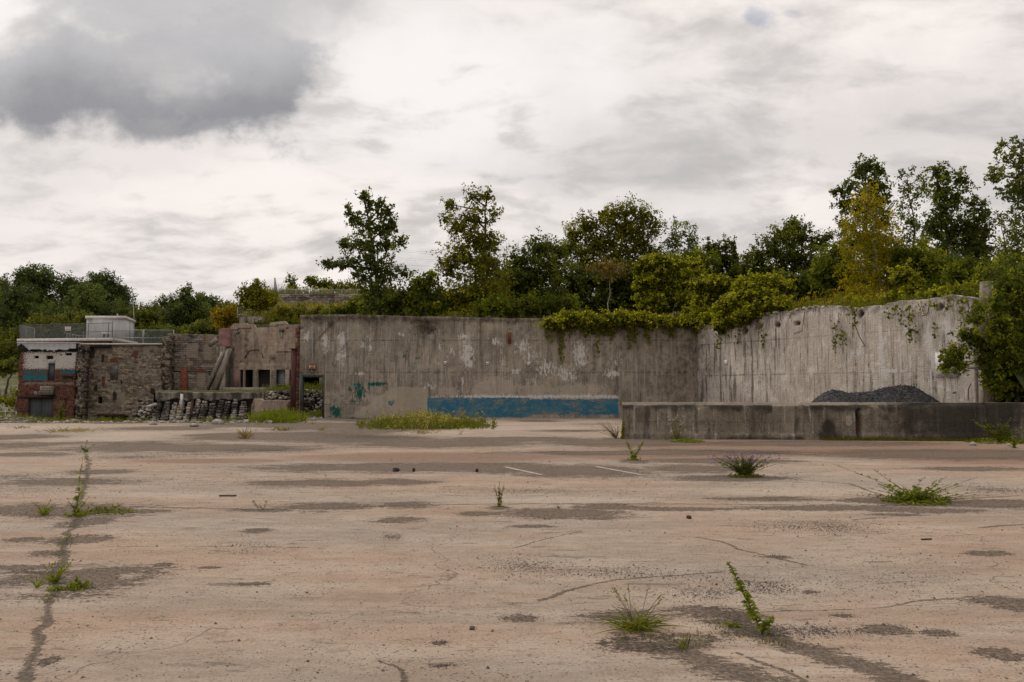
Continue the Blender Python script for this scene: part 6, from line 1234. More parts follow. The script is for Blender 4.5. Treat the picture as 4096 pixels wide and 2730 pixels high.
# distant wood on the left
FG = 'distant trees beyond the brick building'
def gzb(x, Y): return float(gz(ao(x, 700, Y)[0], Y)) - .2
far_specs = [
    (10, 160, [(5, 680, 30, 40), (-15, 720, 50, 60), (20, 760, 40, 60), (10, 660, 14, 14, 0, .8)], 'far', 'dark distant tree at the left edge of the picture'),
    (80, 165, [(75, 640, 34, 30), (100, 645, 34, 30), (50, 645, 20, 26), (85, 690, 55, 40), (110, 730, 50, 45), (60, 740, 45, 50)], 'far', 'large round dark tree, tallest on the far left'),
    (160, 168, [(155, 660, 24, 28), (175, 665, 22, 26), (160, 700, 34, 40), (170, 750, 45, 45)], 'far', 'dark distant tree in the middle between two taller ones'),
    (235, 160, [(235, 650, 30, 26), (255, 660, 30, 22), (215, 655, 20, 24), (275, 690, 30, 30), (285, 668, 16, 7, 0, .7), (240, 700, 50, 40), (290, 720, 26, 30), (250, 745, 55, 40)], 'far', 'dark distant tree with a branch pointing right above the shed'),
    (20, 130, [(15, 790, 45, 30), (60, 775, 45, 26), (20, 820, 40, 26)], 'farol', 'olive bushy tree left of the rooftop fence, low in the wood'),
    (110, 128, [(90, 750, 30, 20), (130, 745, 34, 20), (160, 765, 40, 20), (110, 775, 40, 20)], 'farol', 'olive rounded tree behind the rooftop fence left part'),
    (195, 130, [(190, 745, 30, 22), (215, 765, 34, 22), (180, 770, 34, 22)], 'farol', 'olive tree directly left of the rooftop shed'),
    (330, 135, [(320, 735, 26, 24), (345, 725, 26, 18), (330, 765, 45, 26), (370, 745, 30, 26), (300, 750, 26, 26)], 'farol', 'brownish olive tree right of the antenna masts'),
    (362, 165, [(385, 700, 30, 16), (360, 712, 26, 14), (410, 700, 22, 20), (350, 740, 40, 24)], 'far', 'low dark ridge tree left of the dense conical tree'),
    (432, 110, [(425, 690, 20, 26), (440, 705, 34, 30), (410, 730, 40, 34), (450, 740, 40, 30), (430, 665, 8, 8)], 'far', 'dense dark conical tree left of the orange bush'),
    (480, 160, [(470, 690, 24, 14), (495, 700, 20, 16), (480, 715, 34, 18), (510, 712, 18, 12)], 'far', 'low dark distant tree between the conical tree and the orange bush'),
    (545, 120, [(520, 702, 14, 8, 0, .8), (545, 712, 24, 14)], 'farol', 'small distant tree peeking out above the orange bush'),
    (385, 105, [(360, 770, 26, 22), (395, 775, 34, 24), (340, 785, 30, 16), (380, 790, 60, 16)], 'farol', 'bright olive tree just behind the fence above the stone facade'),
    (460, 100, [(470, 755, 34, 18), (500, 760, 26, 20), (440, 765, 26, 14)], 'farol', 'olive scrub tree behind the ragged top of the second facade'),
    (20, 108, [(10, 845, 26, 16), (35, 838, 24, 12)], 'farol', 'yellow green bush at the top of the gravel slope'),
    (20, 95, [(8, 920, 20, 8), (30, 925, 16, 9), (48, 905, 14, 10)], 'gold', 'goldenrod clump beside the left wall edge of the brick building'),
]
for i, (bx_, Y, lobes, mt, lab) in enumerate(far_specs):
    tree('distant_tree' if 'bush' not in lab and 'clump' not in lab else 'bush', lab, 'tree' if 'bush' not in lab and 'clump' not in lab else 'bush', bx_, Y, lobes, mt, .36 if Y > 120 else .27, 1.5, .22 if Y > 100 else .05, 1.2, .5, FG, 120 + i, zb=gzb(bx_, Y))

for i, (b_, lobes, mt, lab) in enumerate([(60, [(20, 750, 60, 40), (90, 740, 60, 40), (40, 690, 40, 34), (10, 800, 50, 40)], 'far', 'dark tree filling the wood behind the roof fence corner'), (200, [(150, 740, 60, 40), (220, 720, 60, 44), (200, 680, 34, 30), (280, 750, 50, 40)], 'far', 'dark tree behind the rooftop shed'),
    (340, [(330, 760, 50, 34), (390, 740, 50, 34), (440, 750, 50, 34), (310, 730, 34, 30)], 'farol', 'olive tree mass right of the shed'), (500, [(480, 740, 50, 34), (540, 740, 40, 34)], 'far', 'dark tree behind the orange bush'), (30, [(0, 830, 60, 24), (30, 800, 40, 20), (60, 815, 34, 20)], 'farol', 'olive bushes at the head of the gravel slope')]):
    tree('distant_tree', lab, 'tree', b_, 142 if i < 4 else 125, lobes, mt, .36, 1.4, .22, 1.2, .5, FG, 300 + i, zb=gzb(b_, 142 if i < 4 else 125))
# ------------------------------------------------------------------ vines
def vine(name, label, mounds, strands, mat, leaf=.13, seed=0, dens=1.6, drape=None, hue=0.0, Yref=None):
    """mounds: (cx,cy,rx,ry,Y) shell of large leaves; strands: lists of 3-D points"""
    g = np.random.default_rng(seed); cr = Crown(); first = None
    sub = []
    for cx, cy, rx, ry, Y in mounds:
        for _ in range(5):
            a_ = g.uniform(0, 6.28); q_ = g.uniform(.35, .6); sub.append((cx + math.cos(a_) * rx * .85, cy - abs(math.sin(a_)) * ry * .8 + ry * .25, rx * q_, ry * q_ * 1.1, Y + g.uniform(-.6, .2) * rx * Y / 1723.))
    for cx, cy, rx, ry, Y in list(mounds) + sub:
        c = ao(cx, cy, Y); k = Y / 1723.; R_ = np.array([rx * k, rx * k * .8, ry * k]); first = c if first is None else first
        n = int(dens * 4 * math.pi * R_[0] * R_[2] / (leaf * leaf * .3)); d_ = g.normal(size=(n, 3)); d_ /= np.linalg.norm(d_, axis=1)[:, None]
        hm_ = g.normal(0, .13); lump = 1 + .55 * (fbm(d_[:, 0] * 2.2 + seed, d_[:, 2] * 2.2 + d_[:, 1] * 1.7 + 9, 3) - .5) * 2
        P = c + d_ * R_ * (lump * g.uniform(.80, 1.04, n))[:, None]
        V_, F_ = leaves(P, leaf, g, up=.9, aspect=.85)
        cr.add(V_, F_, np.clip(.40 + hue + hm_ + .30 * (lump - 1) * 3 + .18 * d_[:, 2] * 0 + g.normal(0, .26, n), 0, 1))
        for _ in range(3):
            dd_ = g.normal(size=3); dd_[2] = abs(dd_[2]) * .8 - .1; dd_[1] = -abs(dd_[1]); dd_ /= np.linalg.norm(dd_); e0 = c + dd_ * R_; k_ = 22; tt_ = g.random((k_, 1)); ln_ = g.uniform(.25, .6)
            P = e0 + dd_ * tt_ * ln_ + np.array([0, 0, -.5]) * (tt_ ** 2) * ln_ + g.normal(size=(k_, 3)) * .04; V_, F_ = leaves(P, leaf * .85, g, aspect=.8); cr.add(V_, F_, np.clip(g.normal(.7, .2, k_), 0, 1))
        m_ = n // 6; d_ = g.normal(size=(m_, 3)); P = c + d_ * R_ * .38; V_, F_ = leaves(P, leaf * 2, g, aspect=.9); cr.add(V_, F_, g.uniform(0, .3, m_))  # dark-toned inner leaves paint in the shade within the mound
    st = MB()
    for pts in strands:
        pts = np.asarray(pts, float); first = pts[0] if first is None else first
        seg = np.linalg.norm(np.diff(pts, axis=0), axis=1); Ltot = seg.sum(); n = int(Ltot / leaf * 5.5); s_ = np.sort(g.random(n)) * Ltot; cum = np.concatenate([[0], np.cumsum(seg)])
        P = np.stack([np.interp(s_, cum, pts[:, i]) for i in range(3)], 1); wdt = leaf * (1.1 - .6 * s_ / Ltot)
        P += g.normal(size=P.shape) * wdt[:, None] * np.array([1, .35, .5]); V_, F_ = leaves(P, leaf * .9, g, aspect=.85, tipdir=np.array([0, -.2, -1.]), tip=.45)
        cr.add(V_, F_, np.clip(g.normal(.42 + hue, .2, n), 0, 1)); st.tube(pts, .008, 4)
    if not strands: st.tube([first - [0, 0, 1.0], first], [.05, .02], 5)
    rt = empty(name, tuple(first), label, 'vine'); st.build('stem', M['twig'], rt); cr.build('foliage', L[mat], rt); return rt
def wallpt(x, y, off=.12):
    q = MW.p(x * S, y * S); return np.array([q[0], YW - off, q[1]])
gV = np.random.default_rng(77)
def hang(x, y0, y1, sway=4, off=.14, f_=wallpt):
    n = 6; ys_ = np.linspace(y0, y1, n); xs_ = x + np.cumsum(gV.uniform(-sway, sway, n)) * .6; return [f_(a_, b_, off if i else off * .3) for i, (a_, b_) in enumerate(zip(xs_, ys_))]
str1 = [hang(gV.uniform(1262, 1600), 742, 750 + abs(gV.normal()) * 22, 6) for _ in range(26)] + [hang(x, 738, y1) for x, y1 in [(1258, 775), (1264, 790), (1272, 765), (1284, 812), (1290, 832), (1296, 800), (1310, 775), (1322, 768), (1335, 762), (1349, 772), (1362, 768), (1376, 775), (1392, 765), (1406, 768), (1420, 765), (1440, 778), (1449, 800), (1452, 790), (1462, 770), (1480, 775), (1490, 768), (1378, 815), (1405, 790)]]
vine('hanging_vine', 'bright green vine draped over the top of the long wall with trailing strands', [(1275, 744, 20, 14, 37.85), (1305, 736, 30, 18, 37.9), (1345, 738, 30, 20, 37.85), (1390, 742, 30, 18, 37.8), (1435, 738, 30, 20, 37.85), (1478, 738, 28, 15, 37.9), (1520, 742, 28, 11, 37.9), (1570, 742, 26, 12, 37.9), (1600, 740, 20, 14, 37.8)], str1, 'vine', .115, 1, 1.0, hue=.05)
vine('vine_mound', 'large rounded vine mound like a dome above the wall, leftmost mound', [(1500, 625, 34, 34, 42), (1535, 615, 38, 26, 42), (1580, 622, 34, 24, 42.5), (1490, 660, 26, 26, 41.5), (1540, 650, 50, 34, 42), (1590, 650, 34, 30, 42), (1478, 690, 12, 20, 41.3), (1530, 690, 24, 26, 41.3), (1560, 690, 20, 22, 41.3), (1500, 705, 26, 20, 41.0), (1590, 700, 26, 24, 41)], [], 'vine', .125, 2, .85, hue=-.05)
vine('vine_mound', 'middle vine mound spilling down toward the wall corner', [(1625, 660, 30, 24, 39.0), (1655, 665, 34, 28, 38.6), (1640, 740, 26, 18, 37.7), (1620, 700, 26, 24, 39), (1650, 720, 34, 24, 38.6), (1590, 725, 16, 18, 38.4), (1610, 740, 26, 12, 38.1)], [hang(1592, 745, 775), hang(1605, 745, 768), hang(1640, 748, 778)], 'vine', .125, 3, .95, hue=0)
rwo = lambda x, y, off=.14: rwp(x * S, y * S, off)
vine('vine_mound', 'brightest vine mound bulging over the corner where the two tall walls meet', [(1735, 655, 32, 22, 35.2), (1770, 658, 32, 22, 34.6), (1720, 685, 34, 28, 34.8), (1760, 690, 34, 24, 34.3), (1690, 700, 30, 26, 35.5), (1680, 735, 24, 24, 35.7), (1712, 730, 26, 20, 34.9), (1662, 750, 16, 18, 36.3), (1745, 715, 30, 18, 34.2), (1785, 700, 22, 16, 33.6)], [hang(1700, 745, 790, f_=rwo), hang(1655, 748, 800, f_=rwo), hang(1672, 750, 775, f_=rwo), hang(1750, 740, 765, f_=rwo)], 'vine', .115, 4, .95, hue=.08)
vine('vine_mound', 'green vines trailing over the crumbling top right of the poplar', [(2075, 640, 20, 26, 31), (2085, 680, 26, 22, 31), (2060, 690, 22, 12, 30.6), (2130, 690, 30, 14, 29.4), (2180, 680, 34, 14, 28.4), (2220, 670, 26, 14, 27.4), (1960, 695, 24, 10, 32.8), (1985, 700, 20, 10, 32.2)],
     [hang(x, y0, y1, f_=rwo) for x, y0, y1 in [(1958, 695, 722), (1970, 700, 745), (2052, 700, 735), (2062, 700, 722), (2080, 700, 745), (2098, 700, 775), (2104, 750, 785), (2120, 695, 720), (2158, 690, 712), (2186, 685, 715), (2215, 680, 722), (2230, 680, 740), (1928, 735, 812), (1940, 760, 790), (1762, 765, 800), (2150, 750, 775)]], 'vine', .115, 5, .9, hue=-.08)

# ------------------------------------------------------------------ weeds and ground cover on the hill
def blades(n, fx, h0, h1, g, wdt=.02, lean=.3, segs=2):
    """n upright blades/stalks; fx(g,n)-> (n,3) feet"""
    P = fx(g, n); h = g.uniform(h0, h1, n) * np.clip(.25 + 1.6 * fbm(P[:, 0] * 1.1, P[:, 1] * 1.1 + 5), .35, 1.5); a_ = g.uniform(0, 6.28, n); ln = g.uniform(0, lean, n) * h
    dirv = np.stack([np.cos(a_), np.sin(a_), 0 * a_], 1); side = np.stack([-np.sin(a_ + .7), np.cos(a_ + .7), 0 * a_], 1) * wdt
    m_ = P + dirv * (ln * .35)[:, None] + np.array([0, 0, 1.]) * (h * .6)[:, None]; t_ = P + dirv * ln[:, None] + np.array([0, 0, 1.]) * (h * (1 - .25 * ln / h))[:, None]
    V_ = np.stack([P - side, P + side, m_ + side * .8, m_ - side * .8, t_ + side * .15, t_ - side * .15], 1).reshape(-1, 3)
    b = np.arange(n)[:, None] * 6; F_ = np.concatenate([b + [0, 1, 2, 3], b + [3, 2, 4, 5]]); return V_, F_, t_, np.tile(g.uniform(.1, .8, n), 2), m_
def cover(name, label, fx, n, h0, h1, mat, seed, leafsz=.07, flower=None, wdt=.012, cat='weeds', lean=.35, lpb=5):
    g = np.random.default_rng(seed); cr = Crown(); V_, F_, tp_, var, mid = blades(n, fx, h0, h1, g, wdt, lean); cr.add(V_, F_, var)
    if lpb:
        t_ = g.random((n, lpb, 1)); P = V_.reshape(n, 6, 3); base = (P[:, 0] + P[:, 1]) / 2
        Q_ = (base[:, None] * (1 - t_) + tp_[:, None] * t_).reshape(-1, 3) + g.normal(size=(n * lpb, 3)) * .03
        V2, F2 = leaves(Q_, leafsz, g, aspect=.35); cr.add(V2, F2, g.uniform(.1, .75, len(F2)))
    if flower is not None:
        s_ = g.random(n) < flower; Q_ = np.repeat(tp_[s_], 5, 0) + g.normal(size=(s_.sum() * 5, 3)) * [.05, .05, .035]; V2, F2 = leaves(Q_, leafsz * .9, g, aspect=.7); cr.add(V2, F2, np.full(len(F2), 1.0))
    o = cr.build(name, L[mat]); return tag(o, label, cat, kind='stuff')
def hillfx(x0, x1, Y0, Y1, line=None):
    def f_(g, n):
        Y = g.uniform(Y0, Y1, n); px = g.uniform(x0, x1, n); X_ = (px - 1176.5) / 1723. * Y
        return np.stack([X_, Y, hz_(X_, Y) - .05], 1)
    return f_
def rwfx(s0, s1, d0, d1):
    def f_(g, n):
        s_ = g.uniform(s0, s1, n); d_ = g.uniform(d0, d1, n); nb_ = np.array([-RW.D[1], RW.D[0]])
        X_ = RA[0] + RW.D[0] * s_ + nb_[0] * d_; Y = RA[1] + RW.D[1] * s_ + nb_[1] * d_; return np.stack([X_, Y, hz_(X_, Y) - .08], 1)
    return f_
cover('goldenrod', 'strip of goldenrod above the hanging vine', hillfx(1320, 1620, 38.7, 41.2), 2600, .35, .85, 'gold', 1, .07, .25)
cover('goldenrod', 'goldenrod and tall grass on top of the pale streaked wall', rwfx(.5, 9.0, .6, 5.5), 4600, .35, .95, 'gold', 2, .07, .16)
cover('tall_grass', 'tall weeds along the top of the right wall', rwfx(6.0, 14, .5, 3.5), 2000, .3, .8, 'grass', 3, .08, None)
cover('undergrowth', 'dark mixed undergrowth on the hill behind the long wall', hillfx(1010, 1700, 38.7, 44), 5200, .25, .7, 'mid', 4, .10, None)
cover('hill_weeds', 'weeds and goldenrod on the slope below the high stone wall', hillfx(560, 1250, 56.2, 84), 9000, .35, 1.0, 'olive', 5, .16, .0, wdt=.02)
cover('goldenrod', 'goldenrod scattered on the slope by the hill fence', hillfx(560, 900, 57, 80), 1800, .5, 1.1, 'gold', 6, .12, .25, wdt=.02)
cover('hill_weeds', 'brush along the left end of the long wall top', hillfx(690, 1010, 55.6, 60), 1800, .4, .9, 'grass', 7, .13, None, wdt=.02)
cover('plateau_weeds', 'weeds along the railing on the high plateau', hillfx(600, 900, 86.5, 92), 2200, .4, 1.2, 'olive', 8, .2, .1, wdt=.03)
def terfx(g, n):
    X_ = g.uniform(-15.2, -9.6, n); Y = g.uniform(45.6, 52, n); return np.stack([X_, Y, tz + .05 + 0 * X_], 1)
cover('terrace_weeds', 'green weeds on the terrace seen through the doorway', terfx, 1500, .15, .5, 'grass', 9, .08, .0)
def doorfx(g, n):
    Y = g.uniform(38.6, 44.6, n); X_ = g.uniform(-12.2, -9.7, n); return np.stack([X_, Y, gz(X_, Y)], 1)
cover('doorway_weeds', 'low weeds on the ground just inside the doorway', doorfx, 900, .12, .38, 'grass', 10, .07, None)
rubble('terrace_rubble', lambda g: (g.uniform(-14.5, -9.8), g.uniform(44.3, 45.5), g.uniform(-.1, 1.35) * 1.0), 700, .05, .18, M['block'], 31, 'tumbled stones and rubble seen through the doorway', 'rubble', 'stuff')
cover('far_scrub', 'scrub along the top of the distant gravel slope', lambda g, n: (lambda X_, Y: np.stack([X_, Y, gz(X_, Y) - .1], 1))(g.uniform(-110, -60, n), g.uniform(94, 112, n)), 1500, .4, 1.2, 'farol', 11, .3, None, wdt=.05)
cover('bank_weeds', 'dense dark weeds on the bank behind the right end of the low wall', lambda g, n: (lambda X_, T_: np.stack([X_, 22.75 + 3.6 * T_, .82 + 3.7 * T_ ** .8], 1))(g.uniform(15.9, 21, n), g.random(n)), 3600, .25, .8, 'dark', 44, .13, None, wdt=.012, lpb=8)
# slab weeds ------------------------------------------------------------------
def slabfx(x0, x1, y0, y1, z=0.0):
    """feet over a patch of ground given as an overview-pixel rectangle"""
    a_ = go((x0 + x1) / 2, y1)[1]; b_ = go((x0 + x1) / 2, y0)[1]
    def f_(g, n):
        Y = g.triangular(a_, (a_ + b_) / 2, b_, n); px = (x0 + x1) / 2 + (x1 - x0) / 2 * np.clip(g.normal(0, .42, n), -1, 1) * 1.0; X_ = (px - 1176.5) / 1723. * Y
        return np.stack([X_, Y, gz(X_, Y)], 1)
    return f_
cover('weed_bank', 'long bank of green weeds and grass in front of the long wall', slabfx(828, 1135, 973, 989), 3300, .04, .27, 'grass', 12, .09, .03, wdt=.010, lean=.6)
cover('weed_bank', 'taller ragged weed stems in the long bank before the long wall', slabfx(840, 1110, 970, 986), 420, .14, .50, 'olive', 13, .08, .25, wdt=.009, lean=.5, lpb=12)
cover('weed_bank', 'dry straw coloured stems in the long bank before the long wall', slabfx(900, 1060, 975, 992), 420, .15, .55, 'dry', 43, .06, .3, wdt=.009, lean=.7, lpb=6)
cover('weed_bank', 'bright green weed patch in front of the short tan wall', slabfx(575, 705, 962, 974), 1800, .2, .48, 'bright', 14, .10, None, wdt=.010)
def rub_fx(g, n):
    X_ = g.uniform(-27, -9.5, n); Y = g.uniform(33.2, 37, n); return np.stack([X_, Y, gz(X_, Y)], 1)
cover('rubble_weeds', 'sparse weeds growing among the rubble at the slab edge', lambda g, n: (lambda c_: (lambda X_, Y: np.stack([X_, Y, gz(X_, Y)], 1))(c_[:, 0] + g.normal(0, .35, n), c_[:, 1] + g.normal(0, .25, n)))(np.stack([np.random.default_rng(1).uniform(-26, -10, 26)[g.integers(0, 26, n)], np.random.default_rng(2).uniform(33.4, 36.5, 26)[g.integers(0, 26, n)]], 1)), 1900, .06, .28, 'grass', 15, .06, .0, wdt=.008)
cover('wall_moss', 'thin yellow green growth along the foot of the dark low wall', lambda g, n: (lambda s_: np.stack([LA[0] + LW.D[0] * s_ - .0, LA[1] + LW.D[1] * s_ - g.uniform(.05, .30, n), 0 * s_], 1))(g.uniform(LL * .55, LL, n)), 1300, .02, .10, 'olive', 16, .04, None, wdt=.006, lpb=3)
cover('wall_moss', 'thin yellow green growth along the foot of the dark low wall, right edge', lambda g, n: np.stack([g.uniform(14.2, 17.5, n), g.uniform(21.2, 22.0, n), np.zeros(n)], 1), 700, .03, .2, 'grass', 17, .05, None, wdt=.006)

def crackfx(pts, wd):
    def f_(g, n):
        G = np.array([go(a, b)[:2] for a, b in pts]); k = g.integers(0, len(G) - 1, n); cen = g.random(14)[g.integers(0, 14, n)]; t_ = np.clip(cen + g.normal(0, .03, n), 0, 1)[:, None]
        P = G[k] * (1 - t_) + G[k + 1] * t_ + g.normal(size=(n, 2)) * wd; return np.concatenate([P, np.zeros((n, 1))], 1)
    return f_
cover('crack_weeds', 'tiny weeds sprouting along the long crack at left', crackfx([(118, 1385), (140, 1300), (148, 1245), (175, 1200), (185, 1150), (200, 1100), (200, 1045)], .03), 130, .012, .05, 'grass', 61, .022, None, wdt=.003, lean=.9, lpb=4)
cover('crack_weeds', 'tiny weeds sprouting in the cracked area at lower right', crackfx([(1440, 1440), (1560, 1490), (1640, 1440), (1740, 1470), (1840, 1490)], .05), 90, .010, .04, 'grass', 62, .018, None, wdt=.003, lean=.9, lpb=4)
# rubble band beyond the slab
gR2 = np.random.default_rng(50)
def band(g):
    X_ = g.uniform(-30, -9.3); Y = g.uniform(32.8, 38.2) if g.random() < .8 else g.uniform(38, 44.5); return X_, Y, float(gz(X_, Y))
rubble('rubble_band', band, 3300, .025, .14, M['rock'], 51, 'band of broken stones and gravel along the far edge of the slab', 'rubble', 'stuff')
for i, (x, y, r, lab) in enumerate([(174, 968, .30, 'largest grey boulder at the slab edge in front of the grey double doors'), (68, 969, .16, 'flat grey stone left of the weeds before the brick building'), (100, 969, .17, 'pale broken stone between two flat stones before the brick building'), (352, 977, .2, 'grey stone at the slab edge below the tan facade'), (446, 981, .2, 'left pale stone in front of the buttressed wall'), (500, 975, .28, 'long pale stone in front of the middle buttresses'), (532, 975, .12, 'small white stone beside the long pale stone'), (618, 973, .2, 'pale stone half hidden by the green weed patch'), (806, 962, .2, 'grey stone lying before the empty doorway')]):
    p = go(x, y); Y = p[1]; X_ = p[0]; mb = MB(); Vi, Ti = ICO[2]; g = np.random.default_rng(i); r *= .6; k = 1 + .6 * (fbm(Vi[:, 0] * 2 + i * 3, Vi[:, 1] * 2 + Vi[:, 2] * 2.5 + i) - .5) * 2
    mb.add(Vi * k[:, None] * np.array([r * 1.5, r, r * .75]) + [X_, Y, float(gz(X_, Y)) + r * .4], None, Ti); tag(mb.build('boulder', M['rock'] if i % 2 == 0 else M['rockp']), lab, 'boulder', 'boulders at the slab edge')
mb = MB(); a = at(325, 1683, 34.2); b = at(375, 1703, 33.2); mb.tube([a, b], .035, 6); tag(mb.build('rusty_bar', M['rust']), 'bent rusty bar lying on the rubble below the tan facade', 'metal bar')
for x, y, r, mt, lab in [(2236, 1024, .12, 'rockp', 'small white stone on the yard before the dark low wall'), (2317, 1026, .09, 'rock', 'small grey stone near the yellow weed at the right edge'), (1085, 1447, .035, 'pebble', 'single black stone in the middle foreground'), (910, 1084, .10, 'gravel', 'dark round stone left of two rusty stubs'), (1583, 1192, .055, 'rust', 'small red brown fragment in the middle of the yard')]:
    p = go(x, y); mb = MB(); r *= .62; mb.rock((p[0], p[1], r * .5), (r * 1.2, r, r * .8), gR2, 2); tag(mb.build('stone', M[mt]), lab, 'stone')
for x, y, lab in [(950, 1084, 'left of two short rusty pipe stubs sticking out of the slab'), (1095, 1085, 'right of two short rusty pipe stubs sticking out of the slab')]:
    p = go(x, y); mb = MB(); mb.tube([(p[0], p[1], -.02), (p[0] + .01, p[1], .06)], .028, 8); tag(mb.build('pipe_stub', M['rust']), lab, 'pipe stub', 'pipe stubs in the slab')
p = go(523, 1141); mb = MB(); mb.box(p[0] - .12, p[0] + .12, p[1] - .02, p[1] + .03, 0.003, .018); tag(mb.build('wood_strip', M['bark']), 'short thin wooden strip lying on the slab at left', 'wood strip')
p = go(2130, 1242) ; mb = MB(); mb.tube([(p[0] - .06, p[1], .01), (p[0] + .06, p[1] + .02, .01)], .008, 6); tag(mb.build('metal_fragment', M['rust']), 'short dark metal piece on the slab at right', 'metal piece')
# painted lines
for (a_, b_), lab in [(((1160, 1074), (1245, 1092)), 'faint white painted line, left of the pair on the dark asphalt patch'), (((1368, 1073), (1475, 1092)), 'faint white painted line, right of the pair on the dark asphalt patch')]:
    p = go(*a_); q = go(*b_); d_ = (q - p); n_ = np.array([-d_[1], d_[0], 0]); n_ = n_ / np.linalg.norm(n_) * .055
    k = 24; V_ = []; g = np.random.default_rng(4)
    for i in range(k + 1): c = p + d_ * i / k; V_ += [c + n_ * g.uniform(.6, 1.05) + [0, 0, .006], c - n_ * g.uniform(.6, 1.05) + [0, 0, .006]]
    tag(mesh('painted_line', V_, [[[2 * i, 2 * i + 1, 2 * i + 3, 2 * i + 2] for i in range(k)]], M['line']), lab, 'painted line', 'painted parking lines')

# loose pebbles
def pebbles():
    g = np.random.default_rng(90); P = []; R_ = []
    for cx, cy, rx, ry, amp in patches['spk']:
        if cy > 30: continue
        n = int(min(1500, 1000 * amp)); q = g.normal(size=(n, 2)) * [rx * .75, ry * .75] + [cx, cy]; P.append(q); R_.append(g.uniform(.0012, .0042, n) * (1 + .07 * cy) * np.where(g.random(n) < .07, 1.9, 1))
    for cx, cy, rx, ry, amp in patches['asp']:
        if cy > 26: continue
        n = 90; q = g.normal(size=(n, 2)) * [rx * .9, ry * .9] + [cx, cy]; P.append(q); R_.append(g.uniform(.0014, .0045, n) * (1 + .06 * cy))
    n = 9000; y_ = np.exp(g.uniform(math.log(3.8), math.log(28), n)); P.append(np.stack([g.uniform(-.75, .75, n) * y_, y_], 1)); R_.append(g.uniform(.0010, .0042, n) * (1 + .10 * y_) * np.where(g.random(n) < .05, 2.2, 1))
    P = np.concatenate(P); R_ = np.concatenate(R_); P = P[:]
    Vo = np.array([(1, 0, 0), (0, 1, 0), (-1, 0, 0), (0, -1, 0), (0, 0, .8), (.5, .5, -.3), (-.5, -.5, -.3)]); Fo = np.array([[0, 1, 4], [1, 2, 4], [2, 3, 4], [3, 0, 4], [1, 0, 5], [3, 2, 6]])
    n = len(P); V_ = Vo[None] * g.uniform(.6, 1.25, (n, 7, 3)); a_ = g.uniform(0, 6.28, n); c_, s_ = np.cos(a_)[:, None], np.sin(a_)[:, None]
    x_ = V_[..., 0] * c_ - V_[..., 1] * s_; y_ = V_[..., 0] * s_ + V_[..., 1] * c_
    V_ = np.stack([x_ * R_[:, None] + P[:, :1], y_ * R_[:, None] + P[:, 1:], V_[..., 2] * R_[:, None] + R_[:, None] * .3], -1)
    F_ = Fo[None] + (np.arange(n) * 7)[:, None, None]
    tag(mesh('loose_pebbles', V_.reshape(-1, 3), [F_.reshape(-1, 3)], M['pebble']), 'loose dark pebbles scattered over the slab', 'pebbles', kind='stuff')
pebbles()

# ------------------------------------------------------------------ individual weeds
def ribbon(cr, pts, w0, var, g, tw=None):
    pts = np.asarray(pts, float); n = len(pts); t = np.gradient(pts, axis=0); sd_ = np.cross(t, [0, -.6, .8] if tw is None else tw); sd_ /= np.linalg.norm(sd_, axis=1)[:, None] + 1e-9
    w_ = w0 * np.sin(np.linspace(.5, math.pi, n))[:, None] ** .8 / 2 + .0004; V_ = np.stack([pts - sd_ * w_, pts + sd_ * w_], 1).reshape(-1, 3)
    cr.add(V_, np.array([[2 * i, 2 * i + 1, 2 * i + 3, 2 * i + 2] for i in range(n - 1)]), np.full(n - 1, var))
def blade_curve(p, az, ln, droop, g, rise=1.0):
    s_ = np.linspace(0, 1, 7); h = ln * rise * (s_ - droop * s_ ** 2.2); r_ = ln * (1 - .55 * rise) * s_ + ln * droop * .5 * s_ ** 2
    return np.stack([p[0] + math.cos(az) * r_, p[1] + math.sin(az) * r_, p[2] + np.maximum(h, .004)], 1)
def tuft(label, x, y, n, ln, mat, seed, rise=.8, droop=.45, wd=.008, heads=0, spread=.03, cat='grass tuft', name='grass_tuft'):
    g = np.random.default_rng(seed); p = go(x, y); r = empty(name, tuple(p), label, cat); cr = Crown()
    for i in range(n):
        az = g.uniform(0, 6.28); q = p + [g.normal() * spread, g.normal() * spread, 0]; rs = np.clip(g.normal(rise, .22), .25, 1.15)
        ribbon(cr, blade_curve(q, az, ln * g.uniform(.5, 1.05), droop * g.uniform(.4, 1.5), g, rs), wd * g.uniform(.6, 1.2), g.uniform(.1, .85), g, tw=g.normal(size=3))
    cr.build('blades', L[mat], r)
    if heads:
        hb = Crown(); st = MB()
        for i in range(heads):
            az = g.uniform(0, 6.28); c = blade_curve(p + [g.normal() * spread * .6, 0, 0], az, ln * g.uniform(.75, 1.15), .16, g, .95); st.tube(c, .0016, 4)
            tp_ = c[-1]; P = tp_ + (c[-1] - c[-2])[None] * g.uniform(-.9, .6, (26, 1)) + g.normal(size=(26, 3)) * .004; V_, F_ = leaves(P, .013, g, aspect=.5); hb.add(V_, F_, g.uniform(.5, 1, 26))
        st.build('seed_stalk', M['twig'], r); hb.build('seed_head', L[mat], r)
    return r
